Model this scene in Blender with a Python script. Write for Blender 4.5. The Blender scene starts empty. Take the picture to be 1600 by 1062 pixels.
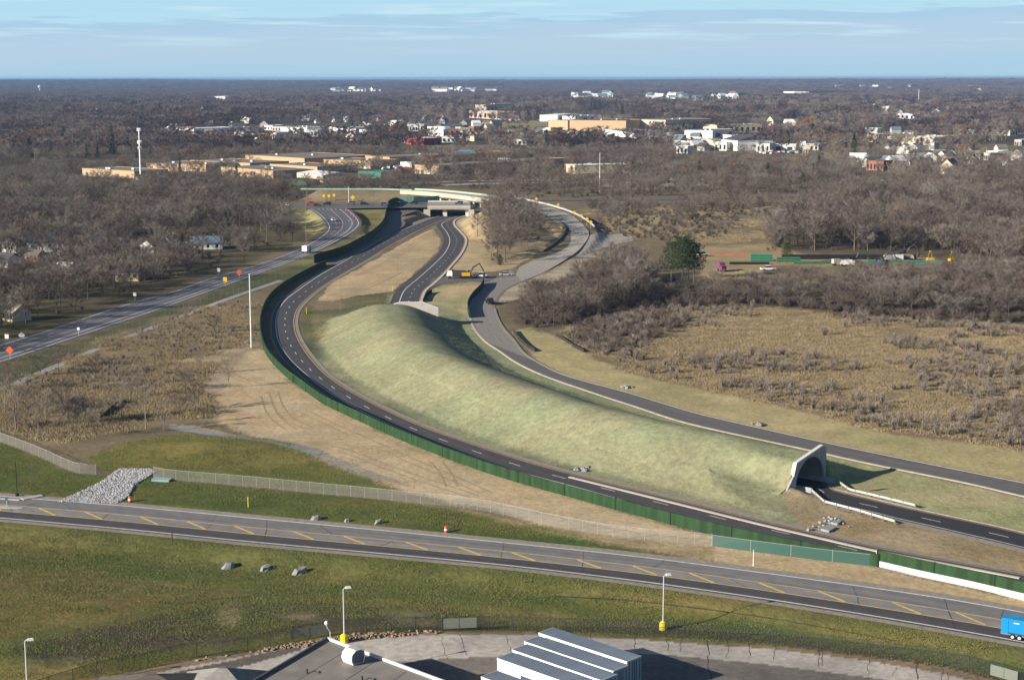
import bpy, math, random
import numpy as np
from mathutils import Vector, Matrix

random.seed(7); RNG = np.random.default_rng(7)
scene = bpy.context.scene
COL = scene.collection
R = math.radians

# ------------------------------------------------------------------ camera
CAM_H = 70.0; FPX = 2500.0; CX, CY = 800.0, 531.0; HORIZ = 122.0
pitch = math.atan((CY - HORIZ) / FPX)
fwd = Vector((0, math.cos(pitch), -math.sin(pitch)))
right0 = Vector((1, 0, 0)); up0 = right0.cross(fwd)
ra = 0.0016
right = (right0 * math.cos(ra) - up0 * math.sin(ra)).normalized()
up = right.cross(fwd).normalized()
cd = bpy.data.cameras.new('camera'); cam = bpy.data.objects.new('camera', cd); COL.objects.link(cam)
cam.matrix_world = Matrix(((right.x, up.x, -fwd.x, 0), (right.y, up.y, -fwd.y, 0), (right.z, up.z, -fwd.z, CAM_H), (0, 0, 0, 1)))
cd.sensor_width = 36; cd.lens = 36 * FPX / 1600; cd.clip_start = 1; cd.clip_end = 120000
scene.camera = cam

# ------------------------------------------------------------------ sun, sky, exposure
SUN_EL = R(20.5); SUN_TO = Vector((0.887, 0.462, 0))          # direction the light travels over the ground
sd = bpy.data.lights.new('sun', 'SUN'); sd.energy = 5.0; sd.angle = R(0.53); sd.color = (1.0, 0.905, 0.77)
sun = bpy.data.objects.new('sun', sd); COL.objects.link(sun)
tv = Vector((SUN_TO.x * math.cos(SUN_EL), SUN_TO.y * math.cos(SUN_EL), -math.sin(SUN_EL)))
sun.rotation_euler = tv.to_track_quat('-Z', 'Y').to_euler(); sun.location = (-300, -200, 200)

w = bpy.data.worlds.new('World'); scene.world = w; w.use_nodes = True
nt = w.node_tree; nt.nodes.clear()
def N(t, typ, **kw):
    n = t.nodes.new(typ)
    for k, v in kw.items(): setattr(n, k, v)
    return n
out = N(nt, 'ShaderNodeOutputWorld')
sky = N(nt, 'ShaderNodeTexSky', sky_type='NISHITA', sun_disc=False)
sky.sun_elevation = SUN_EL; sky.sun_rotation = math.atan2(-SUN_TO.x, -SUN_TO.y)
sky.altitude = 200; sky.air_density = 1.0; sky.dust_density = 0.25; sky.ozone_density = 2.5
bg = N(nt, 'ShaderNodeBackground'); bg.inputs[1].default_value = 0.05
nt.links.new(sky.outputs[0], bg.inputs[0])
tc = N(nt, 'ShaderNodeTexCoord'); sep = N(nt, 'ShaderNodeSeparateXYZ'); nt.links.new(tc.outputs['Generated'], sep.inputs[0])
mp = N(nt, 'ShaderNodeMapping'); mp.inputs['Scale'].default_value = (8, 8, 120); nt.links.new(tc.outputs['Generated'], mp.inputs[0])
nz = N(nt, 'ShaderNodeTexNoise'); nz.inputs['Scale'].default_value = 1.6; nz.inputs['Detail'].default_value = 7; nz.inputs['Roughness'].default_value = .55
nt.links.new(mp.outputs[0], nz.inputs[0])
mp2 = N(nt, 'ShaderNodeMapping'); mp2.inputs['Scale'].default_value = (5, 5, 110); mp2.inputs['Location'].default_value = (3.1, .4, 0.2); nt.links.new(tc.outputs['Generated'], mp2.inputs[0])
nz2 = N(nt, 'ShaderNodeTexNoise'); nz2.inputs['Scale'].default_value = 1.5; nz2.inputs['Detail'].default_value = 5
nt.links.new(mp2.outputs[0], nz2.inputs[0])
# elevation + noise -> layers of the distant cloud deck
ma = N(nt, 'ShaderNodeMath', operation='MULTIPLY_ADD'); ma.inputs[1].default_value = 0.024; nt.links.new(nz.outputs[0], ma.inputs[0]); nt.links.new(sep.outputs[2], ma.inputs[2])
mx = N(nt, 'ShaderNodeMath', operation='MULTIPLY_ADD'); mx.inputs[1].default_value = -0.012; nt.links.new(sep.outputs[0], mx.inputs[0]); nt.links.new(ma.outputs[0], mx.inputs[2])
mr = N(nt, 'ShaderNodeMapRange'); mr.inputs[1].default_value = 0.0; mr.inputs[2].default_value = 0.08; nt.links.new(mx.outputs[0], mr.inputs[0])
cr = N(nt, 'ShaderNodeValToRGB'); el = cr.color_ramp.elements
el[0].position = 0.04; el[0].color = (.45, .65, .78, 1); el[1].position = 1; el[1].color = (.40, .68, .86, 1)
for p_, c_ in ((.20, (.40, .61, .765, 1)), (.38, (.46, .61, .75, 1)), (.52, (.44, .61, .765, 1)), (.60, (.39, .60, .765, 1)), (.63, (.46, .70, .84, 1))):
    e = el.new(p_); e.color = c_
nt.links.new(mr.outputs[0], cr.inputs[0])
st = N(nt, 'ShaderNodeValToRGB'); st.color_ramp.elements[0].position = .53; st.color_ramp.elements[1].position = .64
nt.links.new(nz2.outputs[0], st.inputs[0])
eh = N(nt, 'ShaderNodeMapRange'); eh.inputs[1].default_value = .014; eh.inputs[2].default_value = .030; nt.links.new(sep.outputs[2], eh.inputs[0])
mm = N(nt, 'ShaderNodeMath', operation='MULTIPLY'); nt.links.new(st.outputs[0], mm.inputs[0]); nt.links.new(eh.outputs[0], mm.inputs[1])
mc = N(nt, 'ShaderNodeMixRGB'); mc.inputs[2].default_value = (.56, .77, .87, 1); nt.links.new(mm.outputs[0], mc.inputs[0]); nt.links.new(cr.outputs[0], mc.inputs[1])
bg2 = N(nt, 'ShaderNodeBackground'); nt.links.new(mc.outputs[0], bg2.inputs[0]); bg2.inputs[1].default_value = 0.60
lo = N(nt, 'ShaderNodeMapRange'); lo.inputs[1].default_value = .054; lo.inputs[2].default_value = .085; lo.inputs[3].default_value = 1; lo.inputs[4].default_value = 0; nt.links.new(sep.outputs[2], lo.inputs[0])
ms = N(nt, 'ShaderNodeMixShader'); nt.links.new(lo.outputs[0], ms.inputs[0]); nt.links.new(bg.outputs[0], ms.inputs[1]); nt.links.new(bg2.outputs[0], ms.inputs[2])
nt.links.new(ms.outputs[0], out.inputs[0])

vs = scene.view_settings; vs.view_transform = 'Standard'; vs.look = 'None'; vs.gamma = 1; vs.exposure = 0.80
scene.cycles.use_denoising = True
scene.cycles.max_bounces = 6; scene.cycles.transparent_max_bounces = 12; scene.cycles.volume_bounces = 0

# ------------------------------------------------------------------ helpers: pixel of the photograph -> point of the ground
def G(px, py, z=0.0):
    d = fwd * FPX + right * (px - CX) - up * (py - CY)
    t = (z - CAM_H) / d.z
    return np.array((d.x * t, d.y * t, z))
def GS(pts):
    return np.array([G(*p) for p in pts])
RV, UV_, FV = np.array(right), np.array(up), np.array(fwd)
def PROJ(x, y, z=0):
    q = np.stack([x, y, np.zeros_like(x) + z - CAM_H], -1)
    f = np.maximum(q @ FV, 1e-3)
    return CX + FPX * (q @ RV) / f, CY - FPX * (q @ UV_) / f
def resample(p, n=None, step=None, smooth=True):
    p = np.asarray(p, float)
    if smooth and len(p) > 2:
        q = np.vstack([2 * p[0] - p[1], p, 2 * p[-1] - p[-2]]); o = []
        for i in range(1, len(q) - 2):
            t = np.linspace(0, 1, 13)[:-1, None]
            a, b, c, d = q[i - 1], q[i], q[i + 1], q[i + 2]
            o.append(.5 * ((2 * b) + (c - a) * t + (2 * a - 5 * b + 4 * c - d) * t ** 2 + (3 * b - a - 3 * c + d) * t ** 3))
        p = np.vstack(o + [p[-1:]])
    s = np.r_[0, np.cumsum(np.linalg.norm(np.diff(p[:, :2], axis=0), axis=1))]
    if n is None: n = max(2, int(s[-1] / step) + 1)
    u = np.linspace(0, s[-1], n)
    return np.stack([np.interp(u, s, p[:, k]) for k in range(p.shape[1])], 1)
def smooth_line(p, k=2):
    p = p.copy()
    for _ in range(k):
        q = p.copy(); q[1:-1] = .25 * p[:-2] + .5 * p[1:-1] + .25 * p[2:]; p = q
    return p
def dist_poly(x, y, pl):
    """distance to a polyline and the value (3rd column) at the nearest point"""
    best = np.full(x.shape, 1e9); val = np.zeros(x.shape)
    for i in range(len(pl) - 1):
        a, b = pl[i], pl[i + 1]; dx, dy = b[0] - a[0], b[1] - a[1]
        t = np.clip(((x - a[0]) * dx + (y - a[1]) * dy) / (dx * dx + dy * dy + 1e-9), 0, 1)
        d = (x - a[0] - t * dx) ** 2 + (y - a[1] - t * dy) ** 2
        m = d < best; best = np.where(m, d, best)
        if pl.shape[1] > 2: val = np.where(m, a[2] + t * (b[2] - a[2]), val)
    return np.sqrt(best), val
def in_poly(x, y, P):
    r = np.zeros(x.shape, bool); n = len(P)
    for i in range(n):
        x1, y1 = P[i][0], P[i][1]; x2, y2 = P[(i + 1) % n][0], P[(i + 1) % n][1]
        if y1 == y2: continue
        c = ((y1 > y) != (y2 > y)) & (x < (x2 - x1) * (y - y1) / (y2 - y1) + x1)
        r ^= c
    return r
_lat = RNG.random((256, 256))
def vnoise(x, y):
    xi = np.floor(x).astype(int); yi = np.floor(y).astype(int); fx = x - xi; fy = y - yi
    fx = fx * fx * (3 - 2 * fx); fy = fy * fy * (3 - 2 * fy)
    g = lambda a, b: _lat[a & 255, b & 255]
    return (g(xi, yi) * (1 - fx) + g(xi + 1, yi) * fx) * (1 - fy) + (g(xi, yi + 1) * (1 - fx) + g(xi + 1, yi + 1) * fx) * fy
def fbm(x, y, o=4):
    s = 0; a = .5; t = 0
    for k in range(o):
        s = s + a * vnoise(x * 2 ** k + 17 * k, y * 2 ** k + 31 * k); t += a; a *= .55
    return s / t
def sstep(a, b, x):
    t = np.clip((x - a) / (b - a), 0, 1); return t * t * (3 - 2 * t)

# ------------------------------------------------------------------ road edges, read off the photograph (x, y, height)
def Z(pts, zs=None):
    if zs is None: return [(a, b, 0.0) for a, b in pts]
    k = len(pts) - len(zs); return [(a, b, 0.0 if i < k else zs[i - k]) for i, (a, b) in enumerate(pts)]
A_UP = GS(Z([(-120, 763), (0, 775), (87, 782), (200, 791), (400, 810), (600, 829), (800, 849), (1000, 870), (1200, 896), (1375, 920), (1500, 939), (1600, 957), (1750, 986)]))
A_LO = GS(Z([(-120, 799), (0, 809), (100, 818), (200, 827), (400, 847), (600, 865), (800, 884), (1000, 908), (1200, 936), (1400, 968), (1600, 1003), (1750, 1032)]))
zb = [-.3, -.7, -1.1, -1.6, -2.1, -2.5]
B_IN = GS(Z([(1750, 930), (1600, 899), (1500, 880), (1375, 857), (1275, 834), (1200, 817), (1050, 780), (900, 743), (800, 715), (725, 690), (665, 669), (615, 647), (560, 619), (517, 592), (495, 572), (475, 547), (462, 522), (459, 500), (465, 482), (480, 466), (507, 445), (540, 425), (575, 405), (612, 382), (640, 367), (660, 357), (682, 347), (705, 340), (733, 334)], zb))
B_OUT = GS(Z([(1750, 960), (1600, 926), (1500, 906), (1375, 880), (1275, 855), (1200, 837), (1050, 802), (900, 761), (800, 734), (725, 709), (675, 691), (620, 668), (560, 640), (507, 608), (475, 582), (452, 560), (436, 535), (431, 510), (434, 487), (445, 470), (457, 460), (482, 442), (505, 427), (535, 410), (565, 392), (600, 372), (625, 361), (650, 351), (675, 341), (700, 334), (722, 329)], zb))
zd = [0.3, 1.2, 2.2, 3.4, 4.4, 5.0, 5.2]
D_LO = GS(Z([(1750, 806), (1600, 775), (1525, 757), (1450, 742), (1350, 722), (1275, 705), (1200, 689), (1100, 667), (1050, 654), (1000, 637), (950, 621), (900, 604), (862, 591), (825, 575), (800, 561), (785, 550), (762, 535), (745, 517), (737, 500), (735, 482), (741, 467), (750, 453), (765, 440), (800, 423)]))
D_HI = GS(Z([(1750, 785), (1600, 755), (1500, 735), (1400, 715), (1300, 694), (1200, 672), (1100, 649), (1050, 635), (975, 612), (925, 599), (875, 584), (837, 565), (815, 550), (800, 530), (784, 512), (775, 495), (771, 482), (777, 466), (790, 452), (815, 439)]))
RA_L = GS(Z([(796, 425), (830, 408), (858, 392), (874, 378), (880, 364), (874, 352), (850, 335), (815, 321), (792, 315)], zd))
RA_R = GS(Z([(815, 440), (850, 425), (880, 408), (905, 390), (920, 368), (914, 354), (890, 335), (850, 321), (800, 310)], zd))
CF_L = GS(Z([(609, 474), (620, 452), (640, 435), (670, 410), (687, 392), (693, 375), (689, 362), (682, 353), (690, 347), (706, 340)], [-.3, -.7, -1.2, -1.8]))
CF_R = GS(Z([(655, 474), (662, 455), (675, 444), (690, 430), (702, 417), (720, 395), (727, 375), (718, 362), (709, 352), (711, 343), (734, 334)], [-.3, -.8, -1.4, -2.2]))
E_UP = GS(Z([(-120, 578), (0, 540), (75, 517), (150, 492), (212, 472), (275, 455), (325, 437), (400, 415), (450, 397), (487, 380), (508, 366), (515, 356), (510, 345), (497, 333), (486, 326)], [.4, 1.0, 1.8, 2.4, 2.6]))
E_LO = GS(Z([(-120, 604), (0, 565), (50, 549), (100, 532), (175, 507), (250, 482), (325, 455), (400, 428), (450, 410), (500, 389), (540, 368), (557, 355), (560, 346), (551, 335), (542, 327)], [.4, 1.0, 1.8, 2.4, 2.6]))
X_UP = GS([(330, 320, 2.6), (410, 321.5, 2.6), (520, 318, 2.6), (600, 317, 2.6), (668, 316, 2.7), (735, 316, 2.8), (800, 316, 2.8)])
X_LO = GS([(330, 326, 2.6), (410, 326, 2.6), (520, 326, 2.6), (600, 325, 2.6), (668, 324.5, 2.7), (735, 324.5, 2.8), (800, 324, 2.8)])
RM_L = GS(Z([(512, 414), (535, 399), (575, 377), (600, 353), (605, 338), (614, 329), (640, 323)], [0, .3, .8, 1.6]))
RM_R = GS(Z([(530, 412), (565, 392), (607, 367), (630, 353), (633, 346), (626, 338), (650, 329)], [0, .3, .8, 1.6]))
S_UP = GS(Z([(676, 434), (700, 434), (740, 433.5), (790, 427), (812, 417)])); S_LO = GS(Z([(668, 452), (690, 444), (730, 440), (765, 441), (800, 438)]))
FLY = np.array([G(520, 296, 5.8), G(580, 296, 6.0), G(645, 297, 6.2), G(690, 299.5, 6.2), G(740, 304.5, 6.0), G(775, 309, 5.6), G(800, 312.5, 5.3)])

def carry_on(a, b, start, L=75.0):
    """lengthen both edges of a road beyond the photograph along their common direction"""
    i, j = (0, 1) if start else (-1, -2); d = (a[i] + b[i]) / 2 - (a[j] + b[j]) / 2; d = d / np.linalg.norm(d[:2]) * L; d[2] = 0
    return (np.vstack([a[i] + d, a]), np.vstack([b[i] + d, b])) if start else (np.vstack([a, a[i] + d]), np.vstack([b, b[i] + d]))
A_UP, A_LO = carry_on(A_UP, A_LO, True); A_UP, A_LO = carry_on(A_UP, A_LO, False); B_IN, B_OUT = carry_on(B_IN, B_OUT, True); D_LO, D_HI = carry_on(D_LO, D_HI, True); E_UP, E_LO = carry_on(E_UP, E_LO, True)
P1 = (G(1236, 769) + G(1286, 747)) / 2
pw = G(1286, 747) - G(1236, 769); pw[2] = 0; PW = np.linalg.norm(pw); pw /= PW      # across the portal
pe = np.array((pw[1], -pw[0], 0))                                                # out of the tunnel
P2 = G(640, 476, 6.2); P2[2] = 0
TUN = resample(np.array([P1, P1 - pe * 22, (5.5, 327, 0), (-20.5, 385, 0), P2 + (2, -22, 0), P2]), step=2.0)

# ------------------------------------------------------------------ the lie of the land
bi = resample(B_IN, step=4); dl = resample(D_LO, step=4)
MPOLY_PX = [(1270, 833), (1200, 815), (1050, 777), (900, 740), (800, 712), (725, 687), (665, 666), (615, 644), (560, 616), (520, 588), (500, 565), (485, 540), (476, 515), (480, 497), (520, 480), (590, 462), (660, 452), (700, 462), (733, 480), (737, 500), (745, 518), (762, 536), (785, 551), (825, 576), (862, 592), (900, 605), (1000, 638), (1100, 668), (1200, 690), (1275, 706), (1345, 722), (1330, 760), (1310, 800)]
MPOLY = [tuple(G(*p)) for p in MPOLY_PX]
def mound(x, y):
    dB, _ = dist_poly(x, y, bi); dD, _ = dist_poly(x, y, dl)
    dB = np.maximum(dB - 3.5, 0); dD = np.maximum(dD - 2.0, 0)
    tot = dB + dD
    ins = in_poly(x, y, MPOLY)
    WD = np.minimum(np.interp(y, [290, 350, 420, 470], [24, 26, 21, 19]), .56 * tot + .1); WB = np.minimum(.46 * tot + .1, 34)
    h = 6.35 * sstep(0, 1, dB / WB) * sstep(0, 1, dD / WD)
    a = (x - P1[0]) * pe[0] + (y - P1[1]) * pe[1]
    t = (x - P1[0]) * pw[0] + (y - P1[1]) * pw[1]
    lim = np.interp(t, [-14, -PW / 2 - 2.4, -PW / 2, -PW / 2 + .75, PW / 2 - 1.5, PW / 2, PW / 2 + 9], [.3, .75, 2.6, 4.7, 6.05, 5.5, .3])
    h = np.where(a > -45, np.minimum(h, lim + np.maximum(0, -a) * .10 + np.maximum(0, -a - 10) * .25), h)
    h = np.where((a > -.2) & (t < 3), np.minimum(h, np.maximum(0, -t - 5.0 - np.maximum(a, 0) * .25) * .95), h)
    h = h * np.where(t > 3, 1 - sstep(-1.0, 1.6, a), 1 - sstep(-1.0, 9.0, a))
    b = (x - P2[0]) * -.05 + (y - P2[1]) * 1.0
    h = h * (1 - sstep(-2.0, 26.0, b)) 
    h = h + (fbm(x / 16, y / 16) - .5) * .45 * sstep(.5, 3, h)
    return np.where(ins, h, 0)
EMB = [(resample((RA_L + RA_R) / 2 if len(RA_L) == len(RA_R) else RA_L, step=5), 9, .45),
       (resample((X_UP + X_LO) / 2, step=8), 15, .4), (resample((resample(E_UP, 30) + resample(E_LO, 30)) / 2, step=6), 9, .35),
       (resample(FLY[:3], step=8), 8, .5), (resample((resample(RM_L, 20) + resample(RM_R, 20)) / 2, step=6), 5, .3),
       (np.array([G(792, 314, 5.0), G(770, 330, 5.0), G(800, 350, 4.5), G(835, 370, 3.0), G(800, 395, 1.0)]), 6, .25)]
bc = (resample(B_IN, 80) + resample(B_OUT, 80)) / 2
_dir = (bc[-1] - bc[-4]); _dir /= np.linalg.norm(_dir[:2])
BCUT = np.vstack([bc[58:], bc[-1] + _dir * 40, bc[-1] + _dir * 90]); BCUT[:, 2] = np.interp(np.arange(len(BCUT)), [0, 20, 24], [0, -2.5, -2.5])
XS, YS, GX0, GX1, GY0, GY1 = 1.6, 1.6, -460, 620, 60, 1180
gx = np.arange(GX0, GX1 + XS, XS); gy = np.arange(GY0, GY1 + YS, YS)
RX, RY = np.meshgrid(gx, gy)
RZ = (fbm(RX / 40, RY / 40, 3) - .5) * .5
# shallow swales and banks beside the front road, a ditch above the lot
near_road = np.full(RX.shape, 1e9)
for pl in [resample(A_UP, step=8), resample(A_LO, step=8), bi, resample(B_OUT, step=6), dl, resample(D_HI, step=6), resample(E_UP, step=8), resample(E_LO, step=8), resample(CF_L, step=6), resample(CF_R, step=6)]:
    near_road = np.minimum(near_road, dist_poly(RX, RY, pl)[0])
RZ *= sstep(4, 12, near_road)
dlo = dist_poly(RX, RY, resample(A_LO, step=8))[0]
below = in_poly(RX, RY, [tuple(p[:2]) for p in A_LO] + [(120, 60), (-200, 60)])
RZ -= np.where(below, 1.2 * sstep(3, 10, dlo) * (1 - sstep(16, 34, dlo)), 0)
kn = G(330, 705); RZ += 1.6 * np.exp(-(((RX - kn[0]) / 22) ** 2 + ((RY - kn[1]) / 9) ** 2))
MZ = mound(RX, RY)
dT, _ = dist_poly(RX, RY, TUN)
a1 = (RX - P1[0]) * pe[0] + (RY - P1[1]) * pe[1]
TW = 6.9
corr = ((dT < TW) & (a1 < .1)) | ((np.abs((RX - P1[0]) * pw[0] + (RY - P1[1]) * pw[1]) < 5.2 + np.clip(a1, 0, 14) * .25) & (a1 > -0.4) & (a1 < 25)) | ((np.abs(RX - P2[0]) < 6.4) & (RY > P2[1] - .5) & (RY < P2[1] + 45))
RZ = np.where(corr, -.03, np.where(MZ >= .05, MZ, RZ))
for pl, hw, sl in EMB:
    d, v = dist_poly(RX, RY, pl); e = v - .05 - np.maximum(0, d - hw) * sl
    RZ = np.where((v > .05) & (e > RZ), e, RZ)
d, v = dist_poly(RX, RY, BCUT); e = v - .05 + np.maximum(0, d - 8.5) * .55
RZ = np.where((d < 40) & (e < RZ) & (v < -.02), e, RZ)
# keep the open roads clear of the ground
for L_, R_, wd_ in ((A_UP, A_LO, 9), (B_IN, B_OUT, 8.5), (D_LO, D_HI, 8), (CF_L, CF_R, 7.5), (RM_L, RM_R, 6)):
    c = (resample(L_, 90) + resample(R_, 90)) / 2
    d, v = dist_poly(RX, RY, c); m = (d < wd_ + 14) & (MZ < .4)
    RZ = np.where(m, np.minimum(RZ, v - .07 + np.maximum(0, d - wd_) * .5), RZ)
def far_z(x, y):
    d = np.sqrt(x * x + y * y)
    h = sstep(5500, 14000, d) * (16 + 75 * (fbm(x / 2600 + 9, y / 5200 + 3, 4) - .35))
    return np.where(d > 5500, np.maximum(h, 0), 0)
def terr(x, y):
    x = np.asarray(x, float); y = np.asarray(y, float)
    fx = np.clip((x - GX0) / XS, 0, len(gx) - 1.001); fy = np.clip((y - GY0) / YS, 0, len(gy) - 1.001)
    i = fx.astype(int); j = fy.astype(int); u = fx - i; v = fy - j
    z = (RZ[j, i] * (1 - u) + RZ[j, i + 1] * u) * (1 - v) + (RZ[j + 1, i] * (1 - u) + RZ[j + 1, i + 1] * u) * v
    edge = sstep(0, 40, np.minimum(np.minimum(x - GX0, GX1 - x), np.minimum(y - GY0, GY1 - y)))
    return z * edge + far_z(x, y)
def T(px, py):
    """ground point under a photograph pixel, on the real land"""
    z = 0.0
    for _ in range(4):
        p = G(px, py, z); z = float(terr(p[0], p[1]))
    return np.array((p[0], p[1], z))

# ------------------------------------------------------------------ materials
MATS = {}
def M(name, col, rough=.85, var=.18, scale=.6, bump=0., metal=0., spec=.3, var2=None, detail=5, stretch=None, rnd=0.):
    if name in MATS: return MATS[name]
    m = bpy.data.materials.new(name); m.use_nodes = True; t = m.node_tree; b = t.nodes['Principled BSDF']
    b.inputs['Roughness'].default_value = rough; b.inputs['Metallic'].default_value = metal; b.inputs['Specular IOR Level'].default_value = spec
    tc = N(t, 'ShaderNodeTexCoord'); nz = N(t, 'ShaderNodeTexNoise'); nz.inputs['Scale'].default_value = scale; nz.inputs['Detail'].default_value = detail
    src = tc.outputs['Object']
    if stretch:
        mp = N(t, 'ShaderNodeMapping'); mp.inputs['Scale'].default_value = stretch; t.links.new(src, mp.inputs[0]); src = mp.outputs[0]
    t.links.new(src, nz.inputs[0])
    r = N(t, 'ShaderNodeMapRange'); r.inputs[1].default_value = .25; r.inputs[2].default_value = .75; r.inputs[3].default_value = 1 - var; r.inputs[4].default_value = 1 + var
    t.links.new(nz.outputs[0], r.inputs[0]); val = r.outputs[0]
    if rnd:
        oi = N(t, 'ShaderNodeObjectInfo'); r2 = N(t, 'ShaderNodeMapRange'); r2.inputs[3].default_value = 1 - rnd; r2.inputs[4].default_value = 1 + rnd
        t.links.new(oi.outputs['Random'], r2.inputs[0]); mu = N(t, 'ShaderNodeMath', operation='MULTIPLY'); t.links.new(val, mu.inputs[0]); t.links.new(r2.outputs[0], mu.inputs[1]); val = mu.outputs[0]
    vm = N(t, 'ShaderNodeVectorMath', operation='SCALE'); vm.inputs[0].default_value = col[:3]
    t.links.new(val, vm.inputs['Scale'])
    if var2:
        nz3 = N(t, 'ShaderNodeTexNoise'); nz3.inputs['Scale'].default_value = scale * .13; nz3.inputs['Detail'].default_value = 3; t.links.new(src, nz3.inputs[0])
        mxr = N(t, 'ShaderNodeMixRGB'); rr = N(t, 'ShaderNodeMapRange'); rr.inputs[1].default_value = .42; rr.inputs[2].default_value = .62
        t.links.new(nz3.outputs[0], rr.inputs[0]); t.links.new(rr.outputs[0], mxr.inputs[0]); t.links.new(vm.outputs[0], mxr.inputs[1]); mxr.inputs[2].default_value = (*var2, 1)
        t.links.new(mxr.outputs[0], b.inputs['Base Color'])
    else: t.links.new(vm.outputs[0], b.inputs['Base Color'])
    if bump:
        bp = N(t, 'ShaderNodeBump'); bp.inputs['Strength'].default_value = .8; bp.inputs['Distance'].default_value = bump
        t.links.new(nz.outputs[0], bp.inputs['Height']); t.links.new(bp.outputs[0], b.inputs['Normal'])
    MATS[name] = m; return m
def twig_mat(name, cols):
    m = bpy.data.materials.new(name); m.use_nodes = True; t = m.node_tree; b = t.nodes['Principled BSDF']
    b.inputs['Roughness'].default_value = .9; b.inputs['Specular IOR Level'].default_value = .1
    oi = N(t, 'ShaderNodeObjectInfo'); c = N(t, 'ShaderNodeValToRGB'); c.color_ramp.elements.remove(c.color_ramp.elements[0])
    for i, k in enumerate(cols):
        e = c.color_ramp.elements[0] if i == 0 else c.color_ramp.elements.new(i / (len(cols) - 1))
        e.position = i / max(1, len(cols) - 1); e.color = (*k, 1)
    t.links.new(oi.outputs['Random'], c.inputs[0])
    tc = N(t, 'ShaderNodeTexCoord'); nz = N(t, 'ShaderNodeTexNoise'); nz.inputs['Scale'].default_value = .5; t.links.new(tc.outputs['Object'], nz.inputs[0])
    r = N(t, 'ShaderNodeMapRange'); r.inputs[1].default_value = .3; r.inputs[2].default_value = .7; r.inputs[3].default_value = .75; r.inputs[4].default_value = 1.25; t.links.new(nz.outputs[0], r.inputs[0])
    vm = N(t, 'ShaderNodeVectorMath', operation='SCALE'); t.links.new(c.outputs[0], vm.inputs[0]); t.links.new(r.outputs[0], vm.inputs['Scale']); t.links.new(vm.outputs[0], b.inputs['Base Color'])
    MATS[name] = m; return m
def road_mat(name, col, track=.14, patch=.12):
    m = bpy.data.materials.new(name); m.use_nodes = True; t = m.node_tree; b = t.nodes['Principled BSDF']
    b.inputs['Roughness'].default_value = .75; b.inputs['Specular IOR Level'].default_value = .35
    uv = N(t, 'ShaderNodeUVMap'); mp = N(t, 'ShaderNodeMapping'); mp.inputs['Scale'].default_value = (1.1, .02, 1); t.links.new(uv.outputs[0], mp.inputs[0])
    n1 = N(t, 'ShaderNodeTexNoise'); n1.inputs['Scale'].default_value = 1; n1.inputs['Detail'].default_value = 4; t.links.new(mp.outputs[0], n1.inputs[0])
    n2 = N(t, 'ShaderNodeTexNoise'); n2.inputs['Scale'].default_value = .35; n2.inputs['Detail'].default_value = 8; n2.inputs['Roughness'].default_value = .65; t.links.new(uv.outputs[0], n2.inputs[0])
    r1 = N(t, 'ShaderNodeMapRange'); r1.inputs[1].default_value = .3; r1.inputs[2].default_value = .7; r1.inputs[3].default_value = 1 - track; r1.inputs[4].default_value = 1 + track; t.links.new(n1.outputs[0], r1.inputs[0])
    r2 = N(t, 'ShaderNodeMapRange'); r2.inputs[1].default_value = .3; r2.inputs[2].default_value = .7; r2.inputs[3].default_value = 1 - patch; r2.inputs[4].default_value = 1 + patch; t.links.new(n2.outputs[0], r2.inputs[0])
    mu = N(t, 'ShaderNodeMath', operation='MULTIPLY'); t.links.new(r1.outputs[0], mu.inputs[0]); t.links.new(r2.outputs[0], mu.inputs[1])
    vm = N(t, 'ShaderNodeVectorMath', operation='SCALE'); vm.inputs[0].default_value = col; t.links.new(mu.outputs[0], vm.inputs['Scale']); t.links.new(vm.outputs[0], b.inputs['Base Color'])
    MATS[name] = m; return m
ASPH_NEW = road_mat('new_asphalt', (.068, .062, .064), .2, .18); ASPH_OLD = road_mat('worn_asphalt', (.225, .212, .205), .18, .18)
ASPH_MID = road_mat('grey_asphalt', (.125, .116, .113), .2, .18); ASPH_BLK = road_mat('black_asphalt', (.034, .033, .036)); CONC_ROAD = road_mat('pale_concrete_road', (.34, .305, .26), .2, .15)
ASPH_E = road_mat('patched_asphalt', (.115, .112, .125), .3, .15)
GRAVEL = M('gravel', (.27, .235, .19), var=.25, scale=1.2); KERB = M('kerb_concrete', (.50, .46, .40), var=.12, scale=.4)
CONC = M('concrete', (.42, .40, .37), var=.10, scale=.5); CONC_W = M('white_concrete', (.60, .59, .56), var=.06, scale=.4)
WHITE_P = M('white_road_paint', (.66, .66, .64), var=.2, scale=1.2); YELLOW_P = M('yellow_road_paint', (.62, .44, .15), var=.22, scale=1.2)
STEEL = M('galvanised_steel', (.56, .57, .58), rough=.5, var=.06, metal=.3); DARKSTEEL = M('dark_steel', (.05, .05, .055), rough=.6)
WHITE = M('white_paint', (.80, .80, .79), rough=.45, var=.04); BLACK = M('black_rubber', (.015, .015, .017), rough=.8)
GREENW = M('green_wall', (.014, .046, .014), rough=.75, var=.5, scale=1.0, stretch=(.9, .9, .12), detail=8); GREEND = M('dark_green_wall', (.013, .034, .018), rough=.8, var=.3, stretch=(1.3, 1.3, .12))
TEAL = M('teal_screen', (.04, .11, .095), rough=.8, var=.3, scale=.5, stretch=(1, 1, .3))
YELLOW = M('safety_yellow', (.72, .60, .02), rough=.5, var=.06); MACH = M('machine_yellow', (.62, .36, .02), rough=.5, var=.08)
ORANGE = M('sign_orange', (.80, .13, .03), rough=.5, var=.05); GLASS = M('dark_glass', (.02, .025, .03), rough=.12, var=.05, spec=.6)
WOOD = M('weathered_wood', (.24, .19, .14), var=.2, scale=2); SIGN_Y = M('sign_yellow', (.74, .46, .02), rough=.5, var=.04)
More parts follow.
